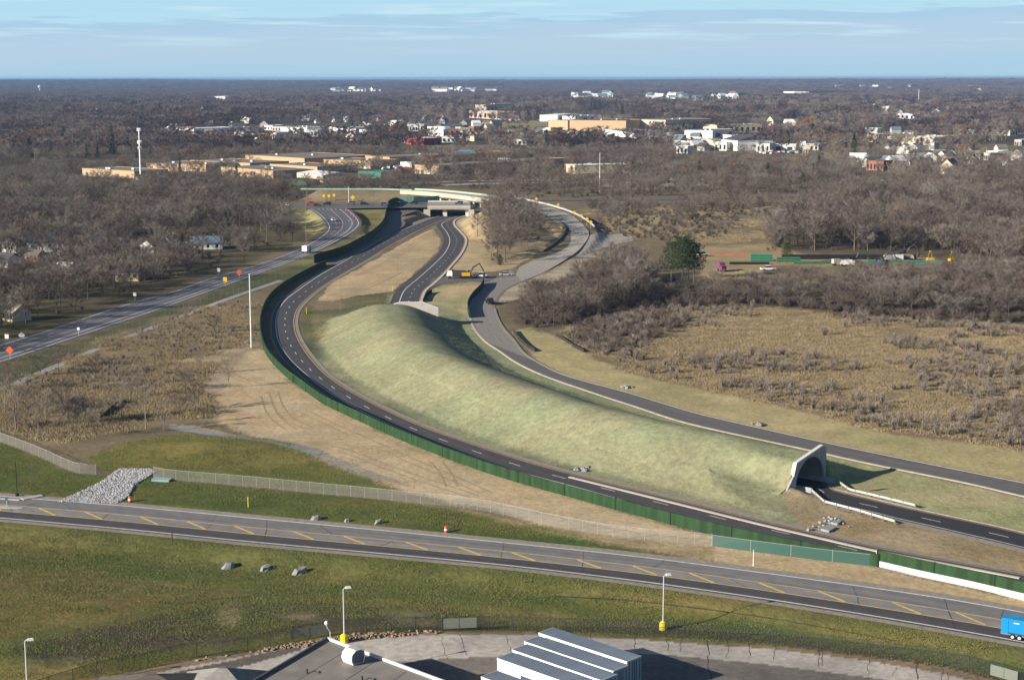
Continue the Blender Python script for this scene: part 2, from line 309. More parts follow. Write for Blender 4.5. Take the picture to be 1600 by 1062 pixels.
BARK = twig_mat('grey_bark', [(.09, .072, .058), (.135, .11, .09), (.07, .056, .046), (.16, .13, .105)])
TWIG = twig_mat('bare_twigs', [(0.114, 0.088, 0.077), (0.210, 0.182, 0.160), (0.074, 0.059, 0.054), (0.228, 0.189, 0.153), (0.125, 0.087, 0.074), (0.221, 0.202, 0.181)])
TWIG_FAR = twig_mat('far_bare_twigs', [(0.111, 0.083, 0.078), (0.180, 0.146, 0.135), (0.079, 0.063, 0.067), (0.204, 0.166, 0.144), (0.132, 0.086, 0.074), (0.186, 0.163, 0.156)])
TWIG_DARK = twig_mat('dark_bare_twigs', [(0.065, 0.047, 0.047), (0.086, 0.064, 0.061), (0.053, 0.041, 0.042), (0.089, 0.059, 0.052)])
TWIG_PALE = twig_mat('pale_twigs', [(.23, .19, .15), (.28, .235, .19), (.19, .155, .12)])
TWIG_RED = twig_mat('reddish_shrub_twigs', [(0.121, 0.092, 0.078), (0.158, 0.127, 0.109), (0.097, 0.073, 0.065), (0.179, 0.145, 0.118)])
TWIG_SAP = twig_mat('grey_sapling_twigs', [(.29, .248, .212), (.345, .30, .262), (.245, .207, .18)])
NEEDLE = twig_mat('pine_needles', [(.036, .062, .026), (.050, .076, .030), (.028, .048, .023)]); RUST = twig_mat('rust_leaves', [(.25, .13, .05), (.21, .115, .05)])
GRASSY = twig_mat('dry_grass_blades', [(.315, .250, .148), (.255, .200, .122), (.365, .298, .18), (.205, .160, .10)])
GRASSG = twig_mat('green_grass_blades', [(.135, .175, .052), (.19, .185, .07), (.10, .145, .042), (.225, .20, .082)])

# ------------------------------------------------------------------ objects
class MB:
    def __init__(s): s.v = []; s.f = []
    def add(s, v, f):
        o = len(s.v); s.v += [tuple(map(float, q)) for q in v]; s.f += [tuple(i + o for i in q) for q in f]; return s
    def box(s, c, sz, rz=0, taper=1.0):
        x, y, z = (q / 2 for q in sz); ca, sa = math.cos(rz), math.sin(rz); v = []
        for k, dz in ((1, -z), (taper, z)):
            for dx, dy in ((-x, -y), (x, -y), (x, y), (-x, y)):
                dx *= k; dy *= k; v.append((c[0] + dx * ca - dy * sa, c[1] + dx * sa + dy * ca, c[2] + dz))
        return s.add(v, [(3, 2, 1, 0), (4, 5, 6, 7), (0, 1, 5, 4), (1, 2, 6, 5), (2, 3, 7, 6), (3, 0, 4, 7)])
    def tube(s, pts, rad, n=6, cap=True):
        pts = [Vector(p) for p in pts]; rad = rad if hasattr(rad, '__len__') else [rad] * len(pts); v = []; f = []
        for i, p in enumerate(pts):
            d = (pts[min(i + 1, len(pts) - 1)] - pts[max(i - 1, 0)]).normalized()
            a = d.cross(Vector((0, 0, 1)) if abs(d.z) < .9 else Vector((1, 0, 0))).normalized(); b = d.cross(a)
            for k in range(n):
                t = 2 * math.pi * k / n; v.append(p + (a * math.cos(t) + b * math.sin(t)) * rad[i])
        for i in range(len(pts) - 1):
            for k in range(n):
                f.append((i * n + k, i * n + (k + 1) % n, (i + 1) * n + (k + 1) % n, (i + 1) * n + k))
        if cap: f.append(tuple(range(n))[::-1]); f.append(tuple((len(pts) - 1) * n + k for k in range(n)))
        return s.add(v, f)
    def prism(s, poly, depth_vec, origin=(0, 0, 0), ax=(1, 0, 0), ay=(0, 0, 1)):
        o, a, b, d = Vector(origin), Vector(ax), Vector(ay), Vector(depth_vec); n = len(poly)
        v = [o + a * p[0] + b * p[1] for p in poly]; v += [q + d for q in v]
        f = [tuple(range(n))[::-1], tuple(range(n, 2 * n))] + [(i, (i + 1) % n, n + (i + 1) % n, n + i) for i in range(n)]
        return s.add(v, f)
    def mesh(s, name, *mats):
        me = bpy.data.meshes.new(name); me.from_pydata(s.v, [], s.f); me.update()
        for m in mats: me.materials.append(m)
        return me
    def build(s, name, m, parent=None, loc=None, rz=None, label=None):
        o = bpy.data.objects.new(name, s.mesh(name, m)); COL.objects.link(o)
        if parent: o.parent = parent
        if loc is not None: o.location = loc
        if rz is not None: o.rotation_euler.z = rz
        if label: o['label'] = label
        return o
def tag(o, label=None, cat=None, group=None, kind=None):
    if label: o['label'] = label
    if cat: o['category'] = cat
    if group: o['group'] = group
    if kind: o['kind'] = kind
    return o
def thing(name, loc, rz=0, label=None, cat=None, group=None, scale=None):
    o = bpy.data.objects.new(name, None); o.empty_display_size = .5; COL.objects.link(o); o.location = tuple(map(float, loc)); o.rotation_euler.z = rz
    if scale: o.scale = (scale,) * 3 if not hasattr(scale, '__len__') else scale
    return tag(o, label, cat, group)
KIDS = {}
def place(proto, name, loc, rz=0, label=None, cat=None, group=None, scale=None):
    """proto: list of (part name, mesh, [sub-parts]) ; every placing makes its own objects over shared meshes"""
    r = thing(name, loc, rz, label, cat, group, scale)
    for nm, me, subs in proto:
        c = bpy.data.objects.new(nm, me); COL.objects.link(c); c.parent = r
        for n2, m2 in subs:
            g = bpy.data.objects.new(n2, m2); COL.objects.link(g); g.parent = c
    return r
def struct(o): return tag(o, kind='structure')

def ribbon(name, L, Rr, mat, dz=.04, n=160, parent=None, f0=0., f1=1., drape=False, uvscale=1):
    L = smooth_line(resample(L, n)); Q = smooth_line(resample(Rr, n))
    a = L + (Q - L) * f0; b = L + (Q - L) * f1
    m = 7; v = []; uv = []; s = np.r_[0, np.cumsum(np.linalg.norm(np.diff((a + b)[:, :2] / 2, axis=0), axis=1))]
    for i in range(n):
        wd = np.linalg.norm((b[i] - a[i])[:2])
        for k in range(m):
            p = a[i] + (b[i] - a[i]) * k / (m - 1); v.append(p); uv.append((wd * k / (m - 1), s[i]))
    v = np.array(v)
    if drape: v[:, 2] = np.maximum(terr(v[:, 0], v[:, 1]), v[:, 2] - .3)
    v[:, 2] += dz
    f = [(i * m + k, i * m + k + 1, (i + 1) * m + k + 1, (i + 1) * m + k) for i in range(n - 1) for k in range(m - 1)]
    me = bpy.data.meshes.new(name); me.from_pydata(v.tolist(), [], f); me.materials.append(mat)
    ul = me.uv_layers.new(name='UVMap'); li = np.zeros(len(me.loops), int); me.loops.foreach_get('vertex_index', li)
    ul.data.foreach_set('uv', np.array(uv)[li].ravel())
    # faces must look up
    if len(me.polygons) and me.polygons[0].normal.z < 0: me.flip_normals()
    o = bpy.data.objects.new(name, me); COL.objects.link(o)
    if parent: o.parent = parent
    return o
def offset_line(c, d):
    t = np.gradient(c[:, :2], axis=0); t /= np.linalg.norm(t, axis=1)[:, None] + 1e-9
    o = c.copy(); o[:, 0] += -t[:, 1] * d; o[:, 1] += t[:, 0] * d; return o
def marking(name, L, Rr, f, width, mat, parent, dz=.075, dash=None, n=240, s0=0, s1=1, off=0):
    L = smooth_line(resample(L, n)); Q = smooth_line(resample(Rr, n)); c = L + (Q - L) * f
    if off: c = offset_line(c, off)
    c = c[int(s0 * (n - 1)):int(s1 * (n - 1)) + 1]
    s = np.r_[0, np.cumsum(np.linalg.norm(np.diff(c[:, :2], axis=0), axis=1))]
    mb = MB()
    def seg(u0, u1):
        k = max(2, int((u1 - u0) / 3) + 1); u = np.linspace(u0, u1, k); q = np.stack([np.interp(u, s, c[:, i]) for i in range(3)], 1); q[:, 2] += dz
        a = offset_line(q, width / 2); b = offset_line(q, -width / 2)
        mb.add(np.vstack([a, b]), [(i, k + i, k + i + 1, i + 1) for i in range(k - 1)])
    if dash:
        u = dash[1] / 2
        while u + dash[0] < s[-1]: seg(u, u + dash[0]); u += sum(dash)
    else: seg(0, s[-1])
    return mb.build(name, mat, parent)
def kerb(name, line, mat=KERB, wd=.5, h=.15, side=1, parent=None, off=0.):
    c = smooth_line(resample(line, step=3)); a = offset_line(c, off); b = offset_line(c, off + side * wd); n = len(c); mb = MB()
    v = np.vstack([a, a + (0, 0, h), b + (0, 0, h), b]); v[:n, 2] -= .2; v[3 * n:, 2] -= .2
    mb.add(v, [(k * n + i, (k + 1) * n + i, (k + 1) * n + i + 1, k * n + i + 1) for i in range(n - 1) for k in range(3)])
    return struct(mb.build(name, mat, parent)) if not parent else mb.build(name, mat, parent)

# ------------------------------------------------------------------ colour of the land (its own colour, by what grows there)
WIGX = None
STRAW, PALE, OLIVE, GREEN, MUD = (.45, .335, .195), (.38, .31, .22), (.128, .130, .044), (.068, .105, .030), (.072, .060, .042)
MOUNDC, YSTRAW, MEAD, MEAD2, FLOOR = (.235, .255, .150), (.34, .30, .15), (.205, .155, .092), (.29, .228, .122), (.095, .078, .054)
BROWN, DIRT, DKGR = (.195, .155, .095), (.29, .215, .135), (.085, .093, .042)
AREAS = [  # colour, outline in the photograph, softness (px), patchiness, second colour
    (FLOOR, [(-900, 330), (400, 326), (470, 335), (482, 372), (440, 388), (380, 414), (300, 437), (200, 472), (100, 507), (0, 537), (-900, 700)], 3, .5, (.13, .115, .045)),
    (DKGR, [(-300, 640), (0, 568), (100, 535), (250, 486), (400, 431), (470, 410), (490, 415), (440, 440), (380, 462), (300, 480), (180, 525), (60, 585), (-300, 720)], 4, .6, (.14, .115, .06)),
    (BROWN, [(-300, 720), (60, 585), (180, 525), (300, 482), (400, 460), (420, 470), (392, 545), (300, 560), (330, 650), (250, 665), (200, 660), (100, 700), (-300, 690)], 8, .7, (.25, .195, .115)),
    ((.125, .13, .045), [(-60, 620), (60, 610), (190, 618), (175, 655), (60, 660), (-60, 665)], 10, .9, (.18, .15, .07)),
    (PALE, [(285, 552), (392, 535), (410, 560), (420, 640), (340, 650), (315, 600), (270, 590)], 22, .6, (.36, .27, .15)),
    (OLIVE, [(135, 716), (200, 695), (290, 680), (400, 688), (470, 706), (560, 742), (620, 766), (520, 768), (250, 742), (170, 740)], 4, .7, (.20, .165, .05)),
    (STRAW, [(350, 606), (385, 552), (404, 540), (425, 560), (440, 582), (472, 606), (560, 656), (655, 698), (800, 750), (972, 798), (1112, 836), (1240, 864), (1372, 886), (1600, 940), (1900, 1000), (1900, 1030), (1600, 968), (1370, 922), (1180, 890), (1110, 872), (940, 846), (780, 800), (640, 768), (500, 722), (410, 690), (345, 660), (330, 640)], 5, .55, (.47, .385, .25)),
    ((.33, .29, .235), [(262, 664), (300, 664), (400, 686), (500, 708), (560, 728), (650, 762), (560, 742), (480, 714), (380, 690), (300, 674)], 2, .3, (.25, .21, .15)),
    (GREEN, [(-900, 650), (0, 690), (116, 739), (170, 742), (240, 744), (400, 762), (530, 773), (650, 788), (780, 806), (900, 834), (935, 850), (1180, 888), (1375, 917), (1600, 953), (1900, 1010), (1900, 1018), (1600, 956), (1300, 906), (1100, 877), (870, 853), (600, 827), (400, 808), (200, 789), (0, 773), (-900, 700)], 3, .7, (.155, .135, .042)),
    ((.37, .29, .17), [(640, 782), (720, 796), (860, 822), (1112, 852), (1112, 872), (960, 850), (930, 846), (860, 832), (740, 806)], 4, .6, (.25, .2, .1)),
    (OLIVE, [(-900, 740), (0, 812), (200, 830), (400, 850), (800, 887), (1200, 940), (1600, 1007), (1900, 1060), (1900, 1400), (-900, 1400)], 2, .85, (.215, .170, .062)),
    (GREEN, [(-900, 800), (-50, 850), (150, 855), (400, 888), (620, 905), (900, 925), (1150, 957), (1500, 1018), (1700, 1050), (1700, 1075), (1480, 1035), (1150, 980), (880, 948), (640, 925), (380, 910), (150, 880), (-60, 878), (-900, 860)], 8, .8, (.145, .135, .040)),
    ((.205, .155, .060), [(-60, 870), (120, 880), (300, 905), (360, 925), (250, 950), (140, 970), (-60, 1000)], 14, .8, (.13, .115, .034)),
    (MUD, [(20, 1015), (150, 985), (330, 945), (480, 928), (640, 935), (760, 960), (820, 975), (700, 978), (560, 985), (400, 995), (240, 1020), (80, 1045)], 10, .6, (.115, .10, .045)),
    (MUD, [(880, 958), (1010, 955), (1250, 985), (1600, 1045), (1600, 1060), (1340, 1012), (1100, 978), (880, 975)], 5, .7, (.125, .11, .045)),
    ((.36, .29, .19), [(335, 945), (365, 930), (385, 960), (375, 978), (340, 972)], 8, .5, (.17, .14, .08)),
    ((.34, .28, .18), [(610, 940), (655, 938), (670, 970), (620, 972)], 8, .5, (.10, .085, .05)),
    ((.32, .26, .16), [(430, 958), (490, 955), (495, 966), (430, 966)], 5, .4, (.10, .085, .05)),
    (MOUNDC, MPOLY_PX, 1, .6, (.285, .262, .160)),
    ((.125, .140, .105), [(470, 540), (480, 500), (500, 545), (520, 580), (565, 612), (625, 645), (700, 676), (760, 698), (830, 716), (900, 734), (900, 741), (800, 714), (725, 690), (665, 669), (615, 647), (560, 619), (517, 592), (495, 572)], 5, .8, (.22, .235, .14)),
    ((.225, .25, .145), [(700, 478), (735, 500), (790, 560), (900, 606), (1100, 668), (1280, 706), (1250, 712), (1080, 674), (900, 620), (800, 585), (740, 530)], 6, .8, (.28, .285, .16)),
    (DKGR, [(470, 500), (476, 478), (520, 462), (570, 452), (606, 452), (612, 475), (560, 488), (520, 505), (500, 530), (490, 560), (470, 535)], 5, .5, (.20, .165, .085)),
    (BROWN, [(478, 478), (500, 460), (540, 470), (545, 482), (500, 488)], 5, .5, (.27, .20, .12)),
    (STRAW, [(495, 470), (520, 440), (560, 420), (620, 386), (660, 362), (678, 358), (688, 378), (684, 392), (668, 408), (636, 436), (612, 455), (560, 462), (520, 470)], 2, .5, (.36, .295, .18)),
    ((.31, .31, .155), [(665, 474), (672, 455), (690, 445), (740, 440), (758, 441), (735, 480), (737, 500), (700, 480)], 3, .7, (.42, .33, .2)),
    (STRAW, [(690, 450), (745, 443), (750, 452), (742, 464), (690, 466)], 3, .3, (.40, .33, .2)),
    (STRAW, [(712, 338), (728, 332), (760, 322), (795, 312), (830, 330), (875, 358), (878, 372), (850, 392), (800, 418), (770, 424), (700, 428), (694, 428), (706, 416), (724, 394), (730, 374), (720, 360), (710, 348)], 2, .5, (.36, .29, .17)),
    (BROWN, [(745, 350), (790, 325), (850, 345), (872, 362), (850, 385), (790, 412), (762, 412), (760, 380)], 8, .8, (.30, .235, .14)),
    ((.33, .26, .155), [(600, 352), (612, 332), (660, 325), (720, 330), (660, 348), (612, 372), (632, 352)], 2, .5, (.27, .21, .13)),
    (YSTRAW, [(805, 516), (830, 511), (880, 530), (920, 556), (1000, 588), (1100, 606), (1200, 630), (1400, 677), (1600, 702), (1900, 742), (1900, 815), (1600, 756), (1500, 736), (1300, 695), (1200, 673), (1050, 636), (925, 600), (875, 585), (837, 566)], 3, .6, (.41, .335, .18)),
    ((.30, .305, .145), [(1290, 703), (1350, 722), (1600, 776), (1900, 840), (1900, 895), (1600, 834), (1440, 796), (1300, 768)], 2, .7, (.37, .315, .18)),
    ((.29, .22, .125), [(1229, 766), (1300, 789), (1400, 814), (1600, 859), (1900, 930), (1900, 960), (1600, 898), (1375, 856), (1285, 836), (1262, 828), (1240, 806), (1228, 786)], 5, .6, (.35, .28, .18)),
    (MEAD, [(880, 528), (900, 510), (985, 486), (1180, 478), (1300, 494), (1600, 508), (1900, 512), (1900, 742), (1600, 702), (1400, 677), (1200, 630), (1050, 596), (960, 566)], 4, .75, (.245, .19, .108)),
    (MEAD2, [(1050, 510), (1200, 490), (1400, 505), (1600, 520), (1900, 525), (1900, 570), (1600, 590), (1400, 570), (1250, 545), (1120, 535)], 18, .8, (.22, .168, .095)),
    (FLOOR, [(790, 440), (850, 438), (930, 425), (1000, 430), (1090, 445), (1180, 455), (1300, 455), (1600, 440), (1900, 440), (1900, 510), (1600, 506), (1300, 492), (1180, 478), (985, 486), (900, 510), (850, 520), (800, 505), (785, 470)], 5, .5, (.15, .115, .075)),
    (FLOOR, [(1195, 395), (1250, 330), (1400, 300), (1900, 270), (1900, 440), (1470, 440), (1440, 400)], 6, .5, (.16, .125, .08)),
    (BROWN, [(900, 322), (1240, 322), (1200, 380), (1090, 385), (960, 372), (925, 362)], 5, .45, (.26, .205, .115)),
    ((.40, .32, .17), [(945, 358), (960, 338), (1050, 324), (1060, 345), (1010, 364)], 4, .4, (.33, .26, .14)),
    (MEAD2, [(1080, 388), (1200, 380), (1260, 398), (1460, 402), (1460, 418), (1200, 416), (1180, 440), (1100, 440)], 3, .5, (.36, .28, .16)),
    ((.42, .20, .11), [(1100, 393), (1180, 396), (1440, 400), (1440, 404), (1180, 401), (1100, 398)], 1.5, .3, (.40, .27, .17)),
    (YSTRAW, [(448, 332), (496, 332), (510, 345), (512, 356), (490, 368), (455, 345)], 2, .5, (.25, .23, .08)),
    ((.17, .155, .055), [(548, 330), (606, 329), (596, 352), (580, 366), (562, 356), (564, 346)], 2, .6, (.25, .215, .1)),
    ((.20, .20, .08), [(430, 415), (500, 398), (545, 372), (590, 360), (575, 375), (520, 400), (480, 415)], 3, .7, (.13, .13, .05)),
    ((.24, .22, .10), [(760, 198), (790, 190), (880, 188), (870, 197), (800, 200)], 2, .4, (.30, .25, .12)),
    ((.30, .27, .23), [(720, 205), (900, 196), (1000, 206), (1010, 214), (880, 217), (720, 213)], 1, .4, (.22, .20, .17)),
    ((.21, .20, .10), [(130, 278), (215, 282), (225, 290), (60, 290), (70, 280)], 2, .5, (.3, .26, .18)),
    ((.32, .28, .22), [(35, 296), (215, 294), (215, 303), (35, 303)], 1, .4, (.24, .2, .15)),
    ((.42, .35, .22), [(20, 320), (230, 321), (230, 325), (20, 325)], 1, .4, (.3, .25, .16)),
    ((.30, .25, .18), [(940, 291), (955, 284), (1075, 283), (1130, 290), (1060, 294), (990, 295)], 1.5, .4, (.36, .3, .2)),
    ((.38, .29, .20), [(1460, 152), (1700, 153), (1700, 159), (1500, 158)], 1, .5, (.3, .22, .15)),
    ((.33, .26, .17), [(1180, 148), (1330, 147), (1400, 151), (1230, 151)], .7, .5, (.2, .15, .12)),
    ((.30, .24, .17), [(860, 175), (1000, 183), (990, 189), (850, 184)], 1, .5, (.2, .15, .12)),
    ((.29, .27, .12), [(1110, 183), (1180, 183), (1190, 188), (1110, 188)], 1, .5, (.2, .18, .1)),
    ((.37, .315, .235), [(762, 443), (815, 440), (862, 425), (915, 385), (940, 398), (870, 440), (800, 470), (776, 472)], 3, .5, (.24, .195, .13)),
    ((.36, .36, .37), [(92, 784), (183, 786), (200, 778), (210, 758), (243, 738), (236, 734), (186, 733), (155, 755)], 1, .4, (.25, .25, .25)),
    # the yard in front: rocky verge, concrete, asphalt
    ((.20, .145, .095), [(-300, 1090), (152, 1062), (278, 1034), (428, 1011), (545, 994), (687, 985), (840, 980), (1035, 985), (1200, 994), (1350, 1011), (1477, 1027), (1577, 1051), (1900, 1120), (1900, 1400), (-300, 1400)], .8, .6, (.30, .23, .16)),
    ((.42, .385, .34), [(100, 1090), (270, 1046), (430, 1016), (550, 1002), (690, 990), (840, 985), (1000, 987), (1200, 999), (1350, 1017), (1480, 1038), (1570, 1060), (1900, 1135), (1900, 1400), (100, 1400)], .5, .35, (.385, .345, .30)),
    ((.185, .165, .145), [(560, 1040), (680, 1030), (780, 1024), (900, 1012), (1030, 1014), (1180, 1024), (1350, 1042), (1450, 1060), (1700, 1110), (1700, 1400), (300, 1400), (420, 1075)], .5, .6, (.235, .21, .18)),
    ((.13, .115, .10), [(200, 1080), (275, 1050), (430, 1017), (470, 1010), (470, 1017), (300, 1062), (240, 1085)], .5, .3, (.11, .1, .09)),
]
def land_colour(x, y):
    px, py = PROJ(x, y, 0)
    d = np.sqrt(x * x + y * y)
    n1 = fbm(x / 9, y / 9, 4) - .5; n2 = fbm(x / 9 + 70, y / 9 + 20, 4) - .5; n3 = fbm(x / 26 + 5, y / 13 + 8, 5)
    n4 = fbm(x / 220 + 3, y / 420 + 1, 4)
    c = np.empty(x.shape + (3,))
    fl = np.array(FLOOR); far = np.array((.10, .078, .06)); lt = np.array((.17, .135, .085))
    c[:] = fl * (1 - .0) ; m = sstep(.47, .60, n4)[..., None]; c = c * (1 - m) + lt * m
    near = (d < 1100)[..., None]; c = np.where(near, c * .6 + np.array(BROWN) * .4, c)
    rg = np.random.default_rng(5)
    for colr, poly, soft, patch, c2 in AREAS:
        P_ = np.array(poly); mg = soft * 6 + 4
        ix = np.nonzero((px > P_[:, 0].min() - mg) & (px < P_[:, 0].max() + mg) & (py > P_[:, 1].min() - mg) & (py < P_[:, 1].max() + mg))[0]
        if not len(ix): continue
        al = np.zeros(len(ix)); reps = 6 if soft >= 3 else 1
        for _ in range(reps):
            e1 = rg.normal(size=len(ix)) * soft * (.9 if reps > 1 else 0); e2 = rg.normal(size=len(ix)) * soft * (.4 if reps > 1 else 0)
            al += in_poly(px[ix] + n1[ix] * soft * 5 + e1, py[ix] + n2[ix] * soft * 2.2 + e2, poly)
        al = (al / reps)[:, None]
        k = (sstep(.5 - .20, .5 + .20, n3[ix] + (.5 - patch) * .35) * min(1, patch * 1.25))[:, None]
        c[ix] = (np.array(colr) * (1 - k) + np.array(c2) * k) * al + c[ix] * (1 - al)
    return c
def ground_material():
    m = bpy.data.materials.new('land'); m.use_nodes = True; t = m.node_tree; b = t.nodes['Principled BSDF']
    b.inputs['Roughness'].default_value = .95; b.inputs['Specular IOR Level'].default_value = .08
    at = N(t, 'ShaderNodeAttribute', attribute_name='col'); tc = N(t, 'ShaderNodeTexCoord')
    def noise(sc, det, lo, hi, rough=.6):
        n = N(t, 'ShaderNodeTexNoise'); n.inputs['Scale'].default_value = sc; n.inputs['Detail'].default_value = det; n.inputs['Roughness'].default_value = rough; t.links.new(tc.outputs['Object'], n.inputs[0])
        r = N(t, 'ShaderNodeMapRange'); r.inputs[1].default_value = .28; r.inputs[2].default_value = .72; r.inputs[3].default_value = lo; r.inputs[4].default_value = hi; t.links.new(n.outputs[0], r.inputs[0]); return n, r
    na, a = noise(.9, 6, .70, 1.30, .7); nb, bb = noise(.14, 5, .84, 1.16); nc, cc = noise(.035, 4, .90, 1.10)
    m1 = N(t, 'ShaderNodeMath', operation='MULTIPLY'); m2 = N(t, 'ShaderNodeMath', operation='MULTIPLY')
    t.links.new(a.outputs[0], m1.inputs[0]); t.links.new(bb.outputs[0], m1.inputs[1]); t.links.new(m1.outputs[0], m2.inputs[0]); t.links.new(cc.outputs[0], m2.inputs[1])
    vm = N(t, 'ShaderNodeVectorMath', operation='SCALE'); t.links.new(at.outputs['Color'], vm.inputs[0]); t.links.new(m2.outputs[0], vm.inputs['Scale'])
    t.links.new(vm.outputs[0], b.inputs['Base Color'])
    rg = N(t, 'ShaderNodeAttribute', attribute_name='rough')
    bp = N(t, 'ShaderNodeBump'); bp.inputs['Distance'].default_value = .35; t.links.new(na.outputs[0], bp.inputs['Height']); t.links.new(rg.outputs['Fac'], bp.inputs['Strength']); t.links.new(bp.outputs[0], b.inputs['Normal'])
    return m
LAND = ground_material()
def heightmesh(name, X, Y, Zz, keep=None):
    ny, nx = X.shape; v = np.stack([X, Y, Zz], -1).reshape(-1, 3)
    i = np.arange(ny - 1)[:, None] * nx + np.arange(nx - 1)[None]; f = np.stack([i, i + 1, i + 1 + nx, i + nx], -1).reshape(-1, 4)
    if keep is not None: f = f[keep[:-1, :-1].ravel()]
    me = bpy.data.meshes.new(name); me.vertices.add(len(v)); me.vertices.foreach_set('co', v.ravel())
    me.loops.add(len(f) * 4); me.loops.foreach_set('vertex_index', f.ravel()); me.polygons.add(len(f))
    me.polygons.foreach_set('loop_start', np.arange(len(f)) * 4); me.polygons.foreach_set('loop_total', np.full(len(f), 4)); me.update(calc_edges=True)
    me.polygons.foreach_set('use_smooth', np.ones(len(f), bool))
    c = land_colour(v[:, 0], v[:, 1]); c4 = np.c_[c, np.ones(len(c))]
    at = me.attributes.new('col', 'FLOAT_COLOR', 'POINT'); at.data.foreach_set('color', c4.astype(np.float32).ravel())
    lum = c.mean(1); sat = c[:, 0] - c[:, 2]
    px, py = PROJ(v[:, 0], v[:, 1], 0)
    rgh = np.where(in_poly(px, py, AREAS[-4][1]), .05, np.clip(.9 - lum * 1.6, .25, .9))
    a2 = me.attributes.new('rough', 'FLOAT', 'POINT'); a2.data.foreach_set('value', rgh.astype(np.float32))
    me.materials.append(LAND); o = bpy.data.objects.new(name, me); COL.objects.link(o); return o
ang = np.r_[np.linspace(-46, -20, 60)[:-1], np.linspace(-20, 20, 560), np.linspace(20, 46, 60)[1:]]
rows = [70.0]
while rows[-1] < 31000:
    y = rows[-1]; rows.append(y * (1.02 if y < 160 else 1.0031 if y < 1000 else 1.012 if y < 4000 else 1.03))
rows = np.array(rows); AX, AY = np.meshgrid(np.tan(np.radians(ang)), rows); AX = AX * AY
struct(heightmesh('ground', AX, AY, terr(AX, AY)))
# turf cover of the earth over the tunnel
tl = np.vstack([TUN[0] + pe * 6, TUN[0] + pe * 3, TUN]); tn = np.gradient(tl[:, :2], axis=0); tn /= np.linalg.norm(tn, axis=1)[:, None]
tt = np.linspace(-12.4, 12.4, 33)
CXm = tl[:, 0][:, None] - tn[:, 1][:, None] * tt; CYm = tl[:, 1][:, None] + tn[:, 0][:, None] * tt
aq = np.maximum((CXm - P1[0]) * pe[0] + (CYm - P1[1]) * pe[1] - .08, 0); CXm = CXm - pe[0] * aq; CYm = CYm - pe[1] * aq; keep = None
def mz(x, y):
    fx = (x - GX0) / XS; fy = (y - GY0) / YS; i = fx.astype(int); j = fy.astype(int); u = fx - i; v = fy - j
    return (MZ[j, i] * (1 - u) + MZ[j, i + 1] * u) * (1 - v) + (MZ[j + 1, i] * (1 - u) + MZ[j + 1, i + 1] * u) * v
aa = (CXm - P1[0]) * pe[0] + (CYm - P1[1]) * pe[1]; sh = np.where((aa > -2.2) & (tt[None] > -5.7), aa + 2.2, 0) * np.interp(tt, [7.0, 10.0], [1, 0])[None]; cz = mz(CXm - pe[0] * sh, CYm - pe[1] * sh); cz = np.where(np.abs(tt)[None] < 5.1, np.maximum(cz, 3.0), cz) + np.interp(np.abs(tt), [0, 10.4, 12.4], [.09, .09, -.22])[None]
cap = heightmesh('earth_mound', CXm, CYm, cz, keep)
cap.data.flip_normals() if cap.data.polygons[5].normal.z < 0 else None
struct(cap)

# ------------------------------------------------------------------ roads
def full(L, Rr, e0, e1):
    """edges pushed outwards by shoulders"""
    a = resample(L, 120); b = resample(Rr, 120); d = (b - a); d /= np.linalg.norm(d[:, :2], axis=1)[:, None]
    return a - d * e0, b + d * e1
L_, R_ = full(A_UP, A_LO, 2.4, 2.2); struct(ribbon('gravel_shoulder', L_, R_, GRAVEL, .012))
L_, R_ = full(A_UP, A_LO, .7, .7); ra_ = struct(ribbon('front_road', L_, R_, ASPH_OLD, .03))
AU, AL = resample(A_UP, 200), resample(A_LO, 200)
L_, R_ = full(A_UP, A_LO, 0, .7); q = .69
struct_dark = ribbon('asphalt_lane', AU + (AL - AU) * q, full(A_UP, A_LO, 0, .7)[1], ASPH_NEW, .045, parent=ra_)
ribbon('asphalt_lane', AU, AU + (AL - AU) * .40, road_mat('greyed_asphalt', (.175, .168, .166), .2, .18), .045, parent=ra_)
for f in (0, 1): marking('edge_line', A_UP, A_LO, f, .32, WHITE_P, ra_, .06)
for f in (.40, .69):
    marking('centre_line', A_UP, A_LO, f, .22, YELLOW_P, ra_, .06)
mb = MB(); s_ = np.linalg.norm(np.diff(((AU + AL) / 2)[:, :2], axis=0), axis=1).cumsum(); ua = 0
c1 = AU + (AL - AU) * .42; c2 = AU + (AL - AU) * .67
sl = []; pos = 6.0
while pos < s_[-1] - 6:
    i = int(np.searchsorted(s_, pos)); j = min(199, int(np.searchsorted(s_, pos + 3.4)))
    a, b = c1[i], c2[j]; d = (b - a); nrm = np.array((-d[1], d[0], 0)) / np.linalg.norm(d) * .21
    mb.add([a - nrm + (0, 0, .06), b - nrm + (0, 0, .06), b + nrm + (0, 0, .06), a + nrm + (0, 0, .06)], [(0, 1, 2, 3)]); pos += 9.2
mb.build('hatch_bars', YELLOW_P, ra_)

